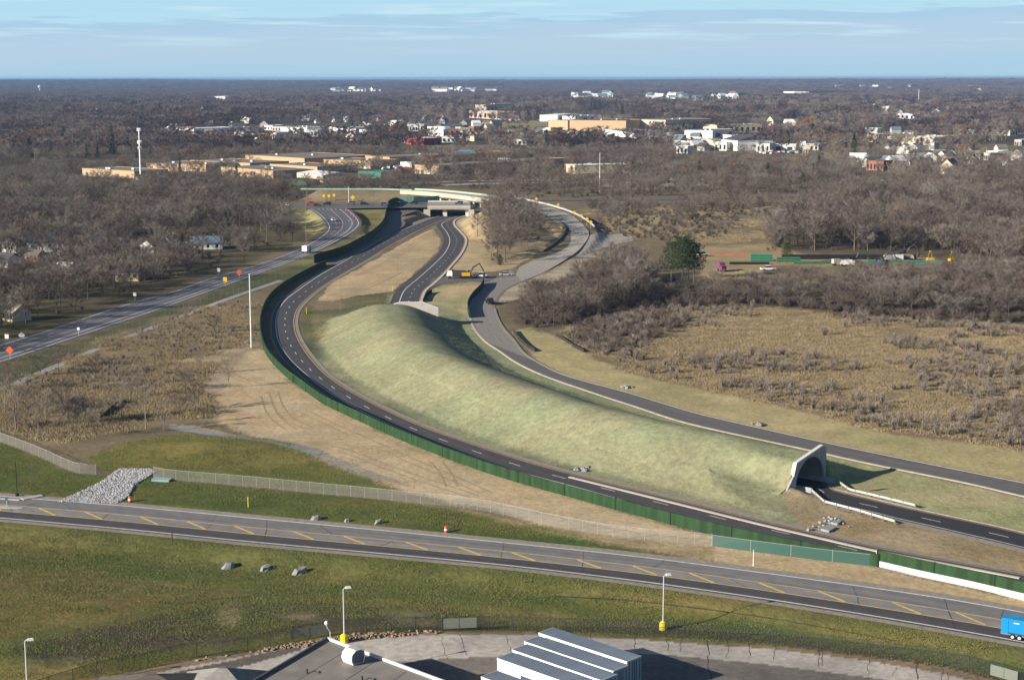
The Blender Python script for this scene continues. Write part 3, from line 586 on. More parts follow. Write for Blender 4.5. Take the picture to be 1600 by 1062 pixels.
L_, R_ = full(B_IN, B_OUT, 2.2, 2.6); struct(ribbon('gravel_shoulder', L_, R_, GRAVEL, .012, n=200))
L_, R_ = full(B_IN, B_OUT, .5, 1.9); rb_ = struct(ribbon('inner_highway', L_, R_, ASPH_NEW, .04, n=260))
marking('edge_line', B_IN, B_OUT, 0, .26, M('amber_road_paint', (.46, .30, .13), var=.2), rb_, .06, n=300); marking('edge_line', B_IN, B_OUT, 1, .24, WHITE_P, rb_, .06, n=300)
marking('lane_dashes', B_IN, B_OUT, .5, .18, WHITE_P, rb_, .06, dash=(3.4, 8.8), n=400)
kerb('kerb', offset_line(resample(B_IN[2:9], step=3), 1.3), KERB, .7, .14)
L_, R_ = full(D_LO, D_HI, 1.6, 1.6); struct(ribbon('gravel_shoulder', L_, R_, GRAVEL, .012, n=200))
L_, R_ = full(D_LO, D_HI, 0, 0); rd_ = struct(ribbon('outer_highway', L_, R_, ASPH_MID, .04, n=260))
ribbon('worn_apron', D_LO[-8:], D_HI[-9:], road_mat('pale_worn_asphalt', (.235, .21, .185), .2, .2), .06, n=60, parent=rd_)
kerb('kerb', D_LO[:-3], M('kerb_pale', (.40, .36, .28), var=.2), .55, .14); kerb('kerb', D_HI[:-3], GRAVEL, .7, .13, -1)
marking('lane_dashes', D_LO, D_HI, .5, .14, M('faint_tan_paint', (.20, .155, .09), var=.3), rd_, .06, dash=(6, 14), s1=.45, n=400)
rr_ = struct(ribbon('ramp_road', RA_L, RA_R, CONC_ROAD, .05, n=120))
for f in (.12, .5, .86): marking('edge_line', RA_L, RA_R, f, .22, M('faint_paint', (.42, .39, .34), var=.2), rr_, .08)
struct(ribbon('ramp_road', GS([(905, 378, .9), (925, 372, .5), (950, 366, .2), (985, 364, 0)]), GS([(890, 402, .5), (920, 395, .2), (950, 385, .1), (990, 376, 0)]), CONC_ROAD, .06, n=30, drape=True))
rc_ = struct(ribbon('tunnel_road', CF_L, CF_R, ASPH_NEW, .05, n=160))
marking('edge_line', CF_L, CF_R, .30, .26, WHITE_P, rc_, .075); marking('edge_line', CF_L, CF_R, .97, .2, M('amber_road_paint', (1, 1, 1)), rc_, .075)
marking('lane_dashes', CF_L, CF_R, .62, .2, WHITE_P, rc_, .075, dash=(2.6, 7))
kerb('kerb', CF_R, KERB, .9, .14, -1)
ribbon('road_mouth', S_UP, S_LO, ASPH_MID, .055, n=40, parent=rc_)
# through the tunnel and out on the right
tnl = offset_line(TUN, 3.9)[::-1]; tnr = offset_line(TUN, -3.9)[::-1]
fu = GS(Z([(1300, 765), (1360, 780), (1432, 797), (1550, 822), (1600, 834), (1750, 870)])); fl_ = GS(Z([(1300, 787.5), (1350, 798), (1400, 811), (1450, 822), (1600, 857), (1750, 893)]))
fu, fl_ = carry_on(fu, fl_, False); o1 = P1 + pw * 3.9 + pe * .5; o0 = P1 - pw * 3.9 + pe * .5
CR_L = np.vstack([P1 + pw * 3.7 - pe * 14, o1, fu]); CR_R = np.vstack([P1 - pw * 3.7 - pe * 14, o0, fl_])
L_, R_ = full(CR_L, CR_R, 1.6, 2.0); struct(ribbon('gravel_shoulder', L_, R_, GRAVEL, .012))
rt_ = struct(ribbon('tunnel_road', CR_L, CR_R, ASPH_BLK, .04))
marking('edge_line', CR_L, CR_R, .93, .2, WHITE_P, rt_); marking('edge_line', CR_L, CR_R, .06, .16, M('amber_road_paint', (1, 1, 1)), rt_)
marking('lane_dashes', CR_L, CR_R, .5, .17, WHITE_P, rt_, dash=(3.5, 8.5)); kerb('kerb', offset_line(resample(CR_L[2:], step=3), .6), GRAVEL, .6, .12)
struct(ribbon('tunnel_road', tnl, tnr, ASPH_BLK, .03, n=80))
L_, R_ = full(E_UP, E_LO, 1.5, 1.8); re_ = struct(ribbon('left_road', L_, R_, ASPH_E, .05, n=200))
for f, s0 in ((.0, 0), (1., 0)): marking('edge_line', E_UP, E_LO, f, .3, WHITE_P, re_, .07)
marking('edge_line', E_UP, E_LO, .5, .3, M('faint_paint', (1, 1, 1)), re_, .07); marking('lane_dashes', E_UP, E_LO, .27, .15, WHITE_P, re_, .07, dash=(3, 9)); marking('edge_line', E_UP, E_LO, .8, .8, M('pale_patch', (.33, .33, .34), var=.35, scale=.2), re_, .068)
rx_ = struct(ribbon('cross_road', X_UP[:5], X_LO[:5], ASPH_MID, .06, n=80))
for f in (.08, .5, .92): marking('edge_line', X_UP[:5], X_LO[:5], f, .3, WHITE_P if f != .5 else YELLOW_P, rx_, .085)
for k in range(5):
    f = .25 + .12 * k; a = E_UP[-3] + (E_LO[-3] - E_UP[-3]) * f; b = E_UP[-1] + (E_LO[-1] - E_UP[-1]) * (f - .05)
    a = a + (b - a) * (.15 * (k % 2)); marking('turn_lane_line', np.array([a, b]), np.array([a + (.2, 0, 0), b + (.2, 0, 0)]), 0, .3, WHITE_P, re_, .09, n=20)
struct(ribbon('slip_road', RM_L, RM_R, ASPH_MID, .06, n=100, drape=True))
# main roads far behind
def flat_road(name, pts, wpx, mat, dz=.25):
    c = resample(np.array([T(*p) for p in pts]), step=25); a = offset_line(c, wpx / 2); b = offset_line(c, -wpx / 2)
    return struct(ribbon(name, a, b, mat, dz, n=max(8, len(c)), drape=True))
flat_road('far_highway', [(690, 290), (760, 287.5), (850, 286), (935, 285)], 12, CONC_ROAD); flat_road('far_highway', [(690, 284.5), (760, 282.5), (850, 281.5), (1000, 281.5), (1100, 281.5)], 11, CONC_ROAD)
flat_road('far_highway', [(840, 313), (940, 313.5), (1040, 311.5), (1200, 308), (1330, 305.5), (1420, 302)], 13, ASPH_MID); flat_road('far_highway', [(1200, 306), (1330, 303), (1420, 299)], 5, GRAVEL)
flat_road('far_road', [(1345, 284), (1430, 281), (1480, 283)], 10, CONC_ROAD); flat_road('far_road', [(890, 273), (960, 268), (1000, 273), (1060, 280)], 9, GRAVEL)
flat_road('far_road', [(1360, 209), (1500, 211), (1640, 208)], 14, CONC_ROAD)
flat_road('foot_path', [(262, 667), (310, 669), (380, 684), (450, 698), (500, 710)], 1.8, M('wet_gravel', (.26, .26, .27), rough=.4, var=.2), .06)
flat_road('service_path', [(0, 610), (60, 585), (130, 552), (190, 531), (290, 492), (380, 458), (440, 438)], 2.6, M('pale_gravel', (.33, .31, .29), var=.25), .06)
flat_road('creek_water', [(1120, 464), (1200, 470), (1260, 474), (1330, 477), (1450, 481), (1700, 488)], 9, M('dark_water', (.010, .011, .012), rough=.5, var=.1, spec=.1), .05)

rc = random.Random(5)
def crack(pts, wd, name='pavement_crack', dz=0):
    q = [T(*p) for p in pts]; o = []
    for a, b in zip(q[:-1], q[1:]):
        for k in range(4): o.append(a + (b - a) * k / 4 + np.array((rc.uniform(-.14, .14), rc.uniform(-.14, .14), 0)))
    c = np.array(o + [q[-1]]); c[:, 2] = terr(c[:, 0], c[:, 1]) + .012; n = len(c); ww = np.array([rc.uniform(.4, 1.2) for _ in range(n)]) * wd * .62 / 2
    t = np.gradient(c[:, :2], axis=0); t /= np.linalg.norm(t, axis=1)[:, None]; nn = np.c_[-t[:, 1], t[:, 0], np.zeros(n)] * ww[:, None]
    c[:, 2] += dz; struct(MB().add(np.vstack([c + nn, c - nn]), [(i, n + i, n + i + 1, i + 1) for i in range(n - 1)]).build(name, M('tar_seam', (.055, .05, .045), rough=.9)))
for x0, y0, x1, y1, wd in ((717, 991, 730, 1024, .10), (790, 988, 800, 1020, .08), (922, 987, 925, 1012, .09), (993, 988, 993, 1014, .12), (1040, 989, 1044, 1016, .10), (1065, 990, 1062, 1018, .10), (1104, 993, 1108, 1022, .2), (1136, 996, 1135, 1026, .09), (1170, 998, 1172, 1024, .16), (1210, 1001, 1209, 1030, .09), (1280, 1007, 1278, 1040, .14), (1285, 1023, 1284, 1040, .14), (1279, 1023, 1286, 1022, .1), (1359, 1021, 1357, 1060, .10), (1435, 1031, 1434, 1062, .24), (1474, 1037, 1473, 1075, .10), (1481, 1050, 1480, 1075, .14), (1520, 1049, 1530, 1062, .12), (1104, 1022, 1112, 1062, .16), (1040, 993, 1046, 1003, .12), (1436, 1036, 1444, 1034, .12), (1455, 1043, 1475, 1046, .12), (1370, 1016, 1385, 1040, .08), (1240, 1003, 1262, 1006, .07), (1400, 1040, 1394, 1055, .07), (690, 992, 700, 1030, .08), (860, 1000, 990, 1013, .05)):
    crack([(x0, y0), ((x0 + x1) / 2 + rc.uniform(-3, 3), (y0 + y1) / 2), (x1, y1)], wd)

AQ = resample(A_UP, 300); AW = resample(A_LO, 300)
for k in range(24):
    i = 40 + k * 9 + rc.randrange(0, 5); f0, f1 = ((0, .4), (.4, .69), (.69, 1), (0, .69), (0, 1))[k % 5]; j = i + rc.randrange(-2, 3)
    a_ = AQ[i] + (AW[i] - AQ[i]) * f0; b_ = AQ[j] + (AW[j] - AQ[j]) * f1; n_ = 7; c = np.array([a_ + (b_ - a_) * t / (n_ - 1) + (rc.uniform(-.12, .12), 0, 0) for t in range(n_)]); c[:, 2] = .056; dd = (b_ - a_) / np.linalg.norm(b_ - a_); nn = np.array((-dd[1], dd[0], 0)) * rc.uniform(.02, .05)
    MB().add(np.vstack([c + nn, c - nn]), [(q, n_ + q, n_ + q + 1, q + 1) for q in range(n_ - 1)]).build('sealed_crack', M('tar_seam', (1, 1, 1)), ra_)
def track(pts, m, wd=.4):
    q = resample(np.array([T(*p) for p in pts]), step=1.2); q[:, 2] = terr(q[:, 0], q[:, 1]) + .02
    for off in (-1.0, 1.0):
        c = offset_line(q, off); n = len(c); ww = wd * np.array([rc.uniform(.5, 1.1) for _ in range(n)]); t = np.gradient(c[:, :2], axis=0); t /= np.linalg.norm(t, axis=1)[:, None]; nn = np.c_[-t[:, 1], t[:, 0], np.zeros(n)] * ww[:, None] / 2
        struct(MB().add(np.vstack([c + nn, c - nn]), [(i, n + i, n + i + 1, i + 1) for i in range(n - 1)]).build('tyre_track', m))
TRK = M('worn_straw', (.33, .245, .145), var=.2, scale=.5)
for p in ([(-20, 868), (200, 882), (400, 905), (640, 928), (800, 940)], [(20, 1004), (180, 972), (340, 938), (520, 925)], [(240, 975), (330, 968), (460, 952), (600, 952)], [(860, 928), (1000, 938), (1200, 962), (1400, 998)], [(100, 902), (260, 920), (420, 930)]): track(p, M('worn_field', (.125, .105, .052), var=.35, scale=.4), .45)
for p in ([(415, 618), (422, 640), (436, 658), (455, 670)], [(427, 612), (436, 636), (452, 654), (480, 668)], [(683, 722), (697, 740), (706, 760)], [(470, 640), (520, 664), (600, 700), (680, 735), (760, 770)], [(480, 690), (560, 712), (640, 742), (740, 775)], [(345, 560), (362, 585), (400, 600)], [(560, 430), (600, 412), (650, 380)], [(540, 462), (580, 446), (625, 425)]): track(p, TRK if p[0][0] < 1000 else M('worn_turf', (.24, .235, .135)))

# ------------------------------------------------------------------ tunnel portal
def portal(name, org, ax, outv, outline, arch, thick, label, mat):
    r = thing(name, org, 0, label, 'tunnel portal')
    ax = Vector(ax); up_ = Vector((0, 0, 1)); ov = Vector(outv)
    # face with the arch cut out, as a strip between outline and arch
    mb = MB(); n = len(arch); 
    top = []
    for i in range(n):
        f = i / (n - 1); top.append((np.interp(arch[i][0], [p[0] for p in outline], [p[1] for p in outline])))
    v = []
    for d in (0, thick):
        for i in range(n):
            v.append(ax * arch[i][0] + up_ * arch[i][1] + ov * d); v.append(ax * arch[i][0] + up_ * float(top[i]) + ov * d)
    o = 2 * n; f = []
    for i in range(n - 1):
        a, b, c, d = 2 * i, 2 * i + 1, 2 * i + 3, 2 * i + 2
        f += [(o + a, o + d, o + c, o + b), (a, b, c, d), (a, d, o + d, o + a), (b, o + b, o + c, c)]
    mb.add(v, f)
    for x0, x1 in ((outline[0][0], arch[0][0]), (arch[-1][0], outline[-1][0])):
        ks = [p for p in outline if x0 < p[0] < x1]
        poly = [(x0, -.3)] + [(x1, -.3)] + [(x1, float(np.interp(x1, [p[0] for p in outline], [p[1] for p in outline])))] + ks[::-1] + [(x0, float(np.interp(x0, [p[0] for p in outline], [p[1] for p in outline])))]
        mb.prism(poly, ov * thick, (0, 0, 0), ax, up_)
    mb.build('headwall', mat, r)
    # coping along the top
    cp = MB()
    for p, q in list(zip(outline[:-1], outline[1:]))[1 if len(outline) > 4 else 0:]:
        a = ax * p[0] + up_ * (p[1] + .003); b = ax * q[0] + up_ * (q[1] + .003)
        cp.add([a - ov * .12, b - ov * .12, b + ov * (thick + .06), a + ov * (thick + .06), a - ov * .12 + up_ * .22, b - ov * .12 + up_ * .22, b + ov * (thick + .06) + up_ * .22, a + ov * (thick + .06) + up_ * .22],
               [(3, 2, 1, 0), (4, 5, 6, 7), (0, 1, 5, 4), (2, 3, 7, 6), (1, 2, 6, 5), (3, 0, 4, 7)])
    cp.build('coping', CONC_W, r)
    return r
AR = 5.3
arch = [(-AR - .02, -.3), (-AR, .7)] + [(-AR * math.cos(t), .7 + 4.4 * math.sin(t)) for t in np.linspace(0, math.pi, 21)[1:-1]] + [(AR, .7), (AR + .02, -.3)]
hw = PW / 2
PC = M('portal_concrete', (.30, .33, .35), var=.22, scale=.5, detail=8, stretch=(1, 1, .35))
pt = portal('tunnel_portal', P1, pw, pe, [(-hw - 2.4, .9), (-hw - .1, 2.9), (-hw + .75, 4.9), (hw - 1.5, 6.2), (hw, 5.7)], arch, .5, 'concrete arch portal with pale coping where the dark road leaves the earth mound', PC)
lin = MB(); pl_ = TUN[TUN[:, 1] < 1e9]
va = []
tg = np.gradient(pl_[:, :2], axis=0); tg /= np.linalg.norm(tg, axis=1)[:, None]
for i in range(len(pl_)):
    for x_, z_ in arch: va.append((pl_[i][0] - P1[0] + tg[i][1] * x_ * 1.0, pl_[i][1] - P1[1] - tg[i][0] * x_, z_ + .02))
na_ = len(arch)
lin.add(va, [(i * na_ + k, i * na_ + k + 1, (i + 1) * na_ + k + 1, (i + 1) * na_ + k) for i in range(len(pl_) - 1) for k in range(na_ - 1)])
lin.build('lining', M('lining_concrete', (.30, .30, .30)), pt)
bb_ = MB()
for sgn in (-1, 1): bb_.box((0, 0, 0), (.01, .01, .01))
arch2 = [(x * 1.05, z * 1.0) for x, z in arch]
portal('tunnel_portal', P2 + (0, .3, 0), (1, -.05, 0), (.05, 1, 0), [(-7.6, 4.9), (-4.6, 6.2), (-2.5, 6.7), (4.0, 6.7), (8.2, 5.2)], arch, .8, 'far tunnel portal on top of the green mound, seen from behind as a pale parapet', CONC)

# rails and barriers at the portal
RAILW = M('white_rail', (.52, .52, .51), rough=.4, var=.05, metal=.2)
def guardrail(pts, label, n_post=None, h=.75, wall_len=0, post_every=2.4):
    c = resample(np.array(pts), step=.8, smooth=False)
    r = thing('guardrail', c[0], 0, label, 'guardrail', 'white guardrails by the tunnel'); c = c - c[0]
    mb = MB()
    for i in range(len(c) - 1):
        d = (c[i + 1] - c[i]); d /= np.linalg.norm(d); nn = np.array((-d[1], d[0], 0)) * .05
        mb.add([c[i] - nn + (0, 0, h - .36), c[i + 1] - nn + (0, 0, h - .36), c[i + 1] + nn + (0, 0, h - .36), c[i] + nn + (0, 0, h - .36), c[i] - nn + (0, 0, h), c[i + 1] - nn + (0, 0, h), c[i + 1] + nn + (0, 0, h), c[i] + nn + (0, 0, h)],
               [(0, 1, 5, 4), (2, 3, 7, 6), (4, 5, 6, 7), (3, 2, 1, 0), (1, 2, 6, 5), (3, 0, 4, 7)])
    mb.build('rail', RAILW, r)
    pos = resample(np.array(pts) - np.array(pts)[0], step=post_every, smooth=False); pm = MB().box((0, 0, .42), (.18, .22, .84)).mesh('post', WOOD)
    for p in pos:
        o = bpy.data.objects.new('post', pm); COL.objects.link(o); o.parent = r; o.location = p
    return r
def barrier(a, b, label, h=.9):
    a, b = np.array(a), np.array(b); d = b - a; L = np.linalg.norm(d)
    o = MB().prism([(-.3, -.1), (.3, -.1), (.3, .12), (.1, .4), (.08, h), (-.08, h), (-.1, .4), (-.3, .12)], tuple(d), (0, 0, 0), (-d[1] / L, d[0] / L, 0)).build('concrete_barrier', PC, None, a)
    return tag(o, label, 'barrier', 'concrete barriers in the tunnel mouth')
barrier(P1 + pw * 4.1 - pe * 12, P1 + pw * 4.1 + pe * 3.5, 'concrete barrier on the far side of the tunnel mouth')
barrier(P1 - pw * 4.2 - pe * 12, P1 - pw * 4.4 + pe * 3.0, 'concrete barrier on the near side of the tunnel mouth')
guardrail([P1 + pw * 4.2 + pe * 3.6, G(1327, 769), G(1380, 781.5), G(1430, 794)], 'white guardrail beyond the dark road, leading out of the tunnel mouth')
guardrail([P1 - pw * 4.5 + pe * 3.1, G(1288, 788), G(1340, 801.5), G(1398, 819)], 'white guardrail on the near side of the dark road, ending beside bare dirt')

# ------------------------------------------------------------------ walls and fences along lines
def along(pts, step):
    c = resample(np.array(pts, float), step=step); c[:, 2] = np.maximum(terr(c[:, 0], c[:, 1]), c[:, 2] * 0 - 5); return c
def noise_wall(pts, h, label, mat, base_h=0, every=12.0, thick=.22, zfix=None):
    c = along(pts, 2.0)
    if zfix is not None: c[:, 2] = zfix
    org = c[0].copy(); r = thing('noise_wall', org, 0, label, 'wall'); c = c - org
    hs = h if hasattr(h, '__len__') else (h, h); n = len(c); hh = np.linspace(hs[0], hs[1], n)
    def slab(z0, z1, th, nm, m):
        a = offset_line(c, th / 2); b = offset_line(c, -th / 2); mb = MB()
        v = np.vstack([a + np.c_[np.zeros((n, 2)), z0], a + np.c_[np.zeros((n, 2)), z1], b + np.c_[np.zeros((n, 2)), z1], b + np.c_[np.zeros((n, 2)), z0]])
        mb.add(v, [(k * n + i, ((k + 1) % 4) * n + i, ((k + 1) % 4) * n + i + 1, k * n + i + 1) for i in range(n - 1) for k in range(4)] + [(0, 3 * n, 2 * n, n), (n - 1, 2 * n - 1, 3 * n - 1, 4 * n - 1)])
        return mb.build(nm, m, r)
    b0 = np.full(n, float(base_h)); slab(b0 - (.4 if not base_h else .0), hh, thick, 'wall_panel', mat)
    if base_h: slab(b0 * 0 - .4, b0, thick * 2, 'concrete_base', CONC_W)
    L = np.linalg.norm(np.diff(c[:, :2], axis=0), axis=1).sum(); k = min(90, max(2, int(L / every)))
    q = resample(c, n=k + 1, smooth=False); hq = np.interp(np.linspace(0, 1, k + 1), np.linspace(0, 1, n), hh)
    for p, h_ in zip(q, hq):
        o = bpy.data.objects.new('post', POSTG); COL.objects.link(o); o.parent = r; o.location = p; o.scale = (1, 1, h_ + .06)
    return r
POSTG = MB().box((0, 0, .5), (.3, .3, 1.0)).mesh('post', GREEND)
W1 = GS(Z([(1372, 885), (1240, 862), (1112, 834), (972, 798), (800, 750), (725, 725), (655, 698), (607, 678), (560, 656), (507, 631), (472, 606), (442, 583), (418, 556), (409, 532), (407, 507), (412, 486), (423, 467), (440, 452), (462, 438), (486, 425), (509, 414)]))
noise_wall(W1, (1.95, 1.95), 'long green wall curving round the outside of the inner highway bend', GREENW)
W3 = GS(Z([(491, 411), (535, 397), (555, 387), (575, 375), (590, 364), (600, 352), (604, 338), (612, 327.5), (637, 321.5)]))
noise_wall(W3, (3.3, 3.3), 'tall dark wall shading the blue looking slip road below the crossroad', GREEND)
W2 = GS(Z([(1371, 884), (1440, 900), (1520, 917), (1600, 936), (1760, 973), (1980, 1028)]))
noise_wall(W2, (2.45, 2.65), 'bright green wall standing on a white concrete base by the front road', GREENW, base_h=.95, every=8)
W4 = GS(Z([(756, 443), (752, 452), (742, 462), (734, 473), (731, 484), (734, 497)]))
noise_wall(W4, (2.0, 2.0), 'short dark green wall segment beside the outer road below the parked white pickup', GREEND, every=5)

def mesh_mat(name, col, alpha):
    m = bpy.data.materials.new(name); m.use_nodes = True; t = m.node_tree; b = t.nodes['Principled BSDF']; b.inputs['Base Color'].default_value = (*col, 1); b.inputs['Roughness'].default_value = .6
    tr = N(t, 'ShaderNodeBsdfTransparent'); mx = N(t, 'ShaderNodeMixShader'); mx.inputs[0].default_value = alpha
    t.links.new(tr.outputs[0], mx.inputs[1]); t.links.new(b.outputs[0], mx.inputs[2]); t.links.new(mx.outputs[0], t.nodes['Material Output'].inputs[0]); return m
CHAIN = mesh_mat('chain_link', (.38, .39, .38), .16); CHAIN_D = mesh_mat('dark_chain_link', (.03, .035, .03), .30); SCREEN = mesh_mat('pale_screen', (.24, .27, .23), .5); SCREEN_T = mesh_mat('teal_mesh', (.030, .095, .080), .90)
PIPE = MB().tube([(0, 0, 0), (0, 0, 1)], .036, 5).mesh('post', M('fence_steel', (.36, .37, .37), rough=.6)); PIPEF = MB().tube([(0, 0, 0), (0, 0, 1)], .03, 5).mesh('post', M('dull_steel', (.20, .21, .20), rough=.7)); PIPED = MB().tube([(0, 0, 0), (0, 0, 1)], .045, 5).mesh('post', DARKSTEEL)
def fence(name, pts, h, label, mat, pm, every=3.0, rails=(1,), maxpost=98, step=1.5):
    c = along(pts, step); org = c[0].copy(); r = thing(name, org, 0, label, 'fence'); c = c - org; n = len(c)
    mb = MB().add(np.vstack([c + (0, 0, .05), c + (0, 0, h)]), [(i, i + 1, n + i + 1, n + i) for i in range(n - 1)]); mb.build('mesh_panel', mat, r)
    L = np.linalg.norm(np.diff(c[:, :2], axis=0), axis=1).sum(); k = int(min(maxpost, L / every)); q = resample(c, n=k + 1, smooth=False)
    for p in q:
        o = bpy.data.objects.new('post', pm); COL.objects.link(o); o.parent = r; o.location = p; o.scale = (1, 1, h + .1)
    for f in rails: MB().tube([tuple(p) for p in (c[::2] + (0, 0, h * f))], .028, 4).build('rail', pm.materials[0], r)
    return r
fence('chain_link_fence', GS(Z([(-60, 670), (0, 690), (66, 716), (116, 737.5), (150, 741)])), 1.9, 'chain-link fence dropping from the left edge to the rock pile', CHAIN, PIPE, 3.2)
fence('chain_link_fence', GS(Z([(240, 745), (265, 749.5), (362, 757.5), (400, 760.5), (525, 773), (647, 786), (710, 792), (775, 802), (860, 820), (972, 839), (1112, 852)])), 1.9, 'long chain-link fence between the green verge and the straw slope', CHAIN, PIPE, 2.6)
fence('screened_fence', GS(Z([(1113, 852), (1180, 862), (1260, 872), (1367, 884)])), 1.75, 'teal screened fence panel in front of the long green wall', SCREEN_T, PIPE, 6)
fence('chain_link_fence', GS(Z([(-90, 650), (0, 600), (95, 558), (150, 537.5), (200, 517.5), (250, 500), (300, 478), (362, 460), (400, 447), (440, 436)])), 1.8, 'pale chain-link fence along the grass beside the left road', CHAIN, PIPEF, 4.5)
fence('chain_link_fence', GS(Z([(-40, 1120), (152, 1059), (216, 1047), (278, 1031), (308, 1027), (368, 1023), (428, 1009), (487, 998), (545, 992), (687, 983)])), 1.9, 'dark chain-link fence climbing past the grey roofs', CHAIN_D, PIPED, 3.0, rails=(1,))
fence('chain_link_fence', GS(Z([(691, 983), (770, 979), (942, 977), (1035, 982), (1200, 991), (1350, 1008), (1477, 1024), (1577, 1049), (1700, 1085)])), 1.9, 'dark chain-link fence between the muddy verge and the concrete yard', CHAIN_D, PIPED, 3.0, rails=(1,))
def panel(px0, px1, py0, py1, label):
    a, b = G(px0, py0), G(px1, py1); d = b - a; L = np.linalg.norm(d); r = thing('screen_panel', a + (0, -.12, terr(a[0], a[1])), math.atan2(d[1], d[0]), label, 'screen')
    MB().box((L / 2, 0, .95), (L, .02, 1.35)).build('screen', SCREEN, r)
    for x in (0, L / 2, L): MB().tube([(x, 0, .0), (x, 0, 1.7)], .03, 5).build('post', PIPED.materials[0], r)
panel(690, 745, 982.5, 980, 'pale screen panel tied to the dark fence near the middle'); panel(1547, 1590, 1041, 1053, 'pale screen panel tied to the dark fence below the blue trailer'); panel(455, 512, 1003, 995, 'pale screen panel tied to the dark fence behind the flat roof')
def silt(pts, label, h=.7):
    c = along(pts, 1.0); a = offset_line(c, .03); b = offset_line(c, -.03); n = len(c); mb = MB()
    mb.add(np.vstack([a, a + (0, 0, h), b + (0, 0, h), b]), [(k * n + i, (k + 1) * n + i, (k + 1) * n + i + 1, k * n + i + 1) for i in range(n - 1) for k in range(3)])
    tag(mb.build('silt_fence', M('black_fabric', (.03, .03, .035), rough=.9)), label, 'silt fence')
silt(GS(Z([(869, 525), (880, 531), (895, 541), (912, 550)])), 'black fabric silt fence below the grey thicket', .8)
silt(GS(Z([(157, 653), (168, 648), (178, 638), (186, 632)])), 'crooked black silt fence beside the pale slim trees', 1.1)
silt(GS(Z([(802, 518), (812, 531), (825, 543), (836, 549)])), 'black silt fence at the top of the outer road bank', .9)
silt(GS(Z([(661, 472), (667, 462), (675, 457)])), 'black silt fence beside the far tunnel parapet', 1.2)

# ------------------------------------------------------------------ bridges
def flyover():
    c = smooth_line(resample(FLY[2:], 40)); org = c[0].copy(); r = thing('bridge', org, 0, 'long curved white bridge with green topped parapets above the dark crossroad bridge', 'bridge'); c = c - org
    def strip(off0, off1, z0, z1, nm, m):
        a = offset_line(c, off0); b = offset_line(c, off1); n = len(c); mb = MB()
        v = np.vstack([a + (0, 0, z0), a + (0, 0, z1), b + (0, 0, z1), b + (0, 0, z0)])
        mb.add(v, [(k * n + i, ((k + 1) % 4) * n + i, ((k + 1) % 4) * n + i + 1, k * n + i + 1) for i in range(n - 1) for k in range(4)] + [(0, 3 * n, 2 * n, n), (n - 1, 2 * n - 1, 3 * n - 1, 4 * n - 1)]); return mb.build(nm, m, r)
    strip(-11, 1.69, -.5, 0, 'deck', CONC); GW = M('pale_green_rail', (.27, .38, .26), var=.12)
    strip(-11.3, -11.003, -1.7, .35, 'parapet', M('cream_girder', (.46, .43, .34), var=.12, scale=.15)); strip(-11.34, -10.96, .353, .65, 'rail', GW)
    strip(1.7, 2.0, .003, .6, 'parapet', CONC); strip(1.65, 2.05, .603, .95, 'rail', GW)
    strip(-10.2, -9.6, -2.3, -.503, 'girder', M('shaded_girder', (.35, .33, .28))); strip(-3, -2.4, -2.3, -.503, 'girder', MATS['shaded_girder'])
    for f in (.30, .36, .48, .74, .80):
        p = c[int(f * 39)]; q = offset_line(c, -8)[int(f * 39)]; q2 = offset_line(c, -2)[int(f * 39)]
        for u in (q, q2): MB().tube([(u[0], u[1], -9), (u[0], u[1], -2.3)], .7, 10).build('pier', CONC_W, r)
    rd = ribbon('roadway', offset_line(c, -10.9), offset_line(c, 1.6), CONC_ROAD, .03, n=40, parent=r)
flyover()
def wall_line(pts, h, label, m, th=.3):
    c = resample(np.array(pts), step=4); c[:, 2] = np.maximum(c[:, 2], terr(c[:, 0], c[:, 1])); org = c[0].copy(); n = len(c); a = offset_line(c - org, th); b = offset_line(c - org, -th); mb = MB()
    mb.add(np.vstack([a, a + (0, 0, h), b + (0, 0, h), b]), [(k * n + i, (k + 1) * n + i, (k + 1) * n + i + 1, k * n + i + 1) for i in range(n - 1) for k in range(3)])
    return tag(mb.build('barrier_wall', m, None, org), label, 'barrier')
wall_line([G(470, 296.5, 5.6), G(540, 296.5, 5.8), G(590, 296.5, 6), G(644, 298, 6.2)], .8, 'pale teal barrier on the approach left of the curved bridge', M('pale_teal', (.24, .34, .30)))
wall_line([G(623, 318, 2.4), G(650, 317, 2.6), G(686, 315, 2.6)], 3.2, 'teal screen wall behind the crossroad under the curved bridge', M('teal_panel', (.16, .30, .25)))
a, b = resample(X_UP[4:6], 12, smooth=False), resample(X_LO[4:6], 12, smooth=False)
br = thing('bridge', a[0], 0, 'short flat concrete bridge carrying the crossroad over the inner highway', 'bridge'); o_ = a[0]
def quadbox(pts, z0, z1, nm, m, parent):
    pts = [np.array(p) for p in pts]; n = len(pts)
    return MB().add([tuple(p + (0, 0, z0)) for p in pts] + [tuple(p + (0, 0, z1)) for p in pts], [tuple(range(n))[::-1], tuple(range(n, 2 * n))] + [(i, (i + 1) % n, n + (i + 1) % n, n + i) for i in range(n)]).build(nm, m, parent)
A0, A1, B0, B1 = a[0] - o_, a[-1] - o_, b[0] - o_, b[-1] - o_
quadbox([B0, B1, A1, A0], -1.0, .08, 'deck', M('deck_concrete', (.30, .27, .23)), br)
for p, q in ((B0, B1), (A0, A1)): 
    dn = np.array((0, .4, 0)); quadbox([p, q, q + dn, p + dn], .083, .95, 'parapet', CONC, br)
for f in (.40, .93): 
    p = B0 + (B1 - B0) * f; MB().box((p[0], p[1] + 3, -3.2), (2.2, 1.5, 5)).build('pier', CONC_W, br)
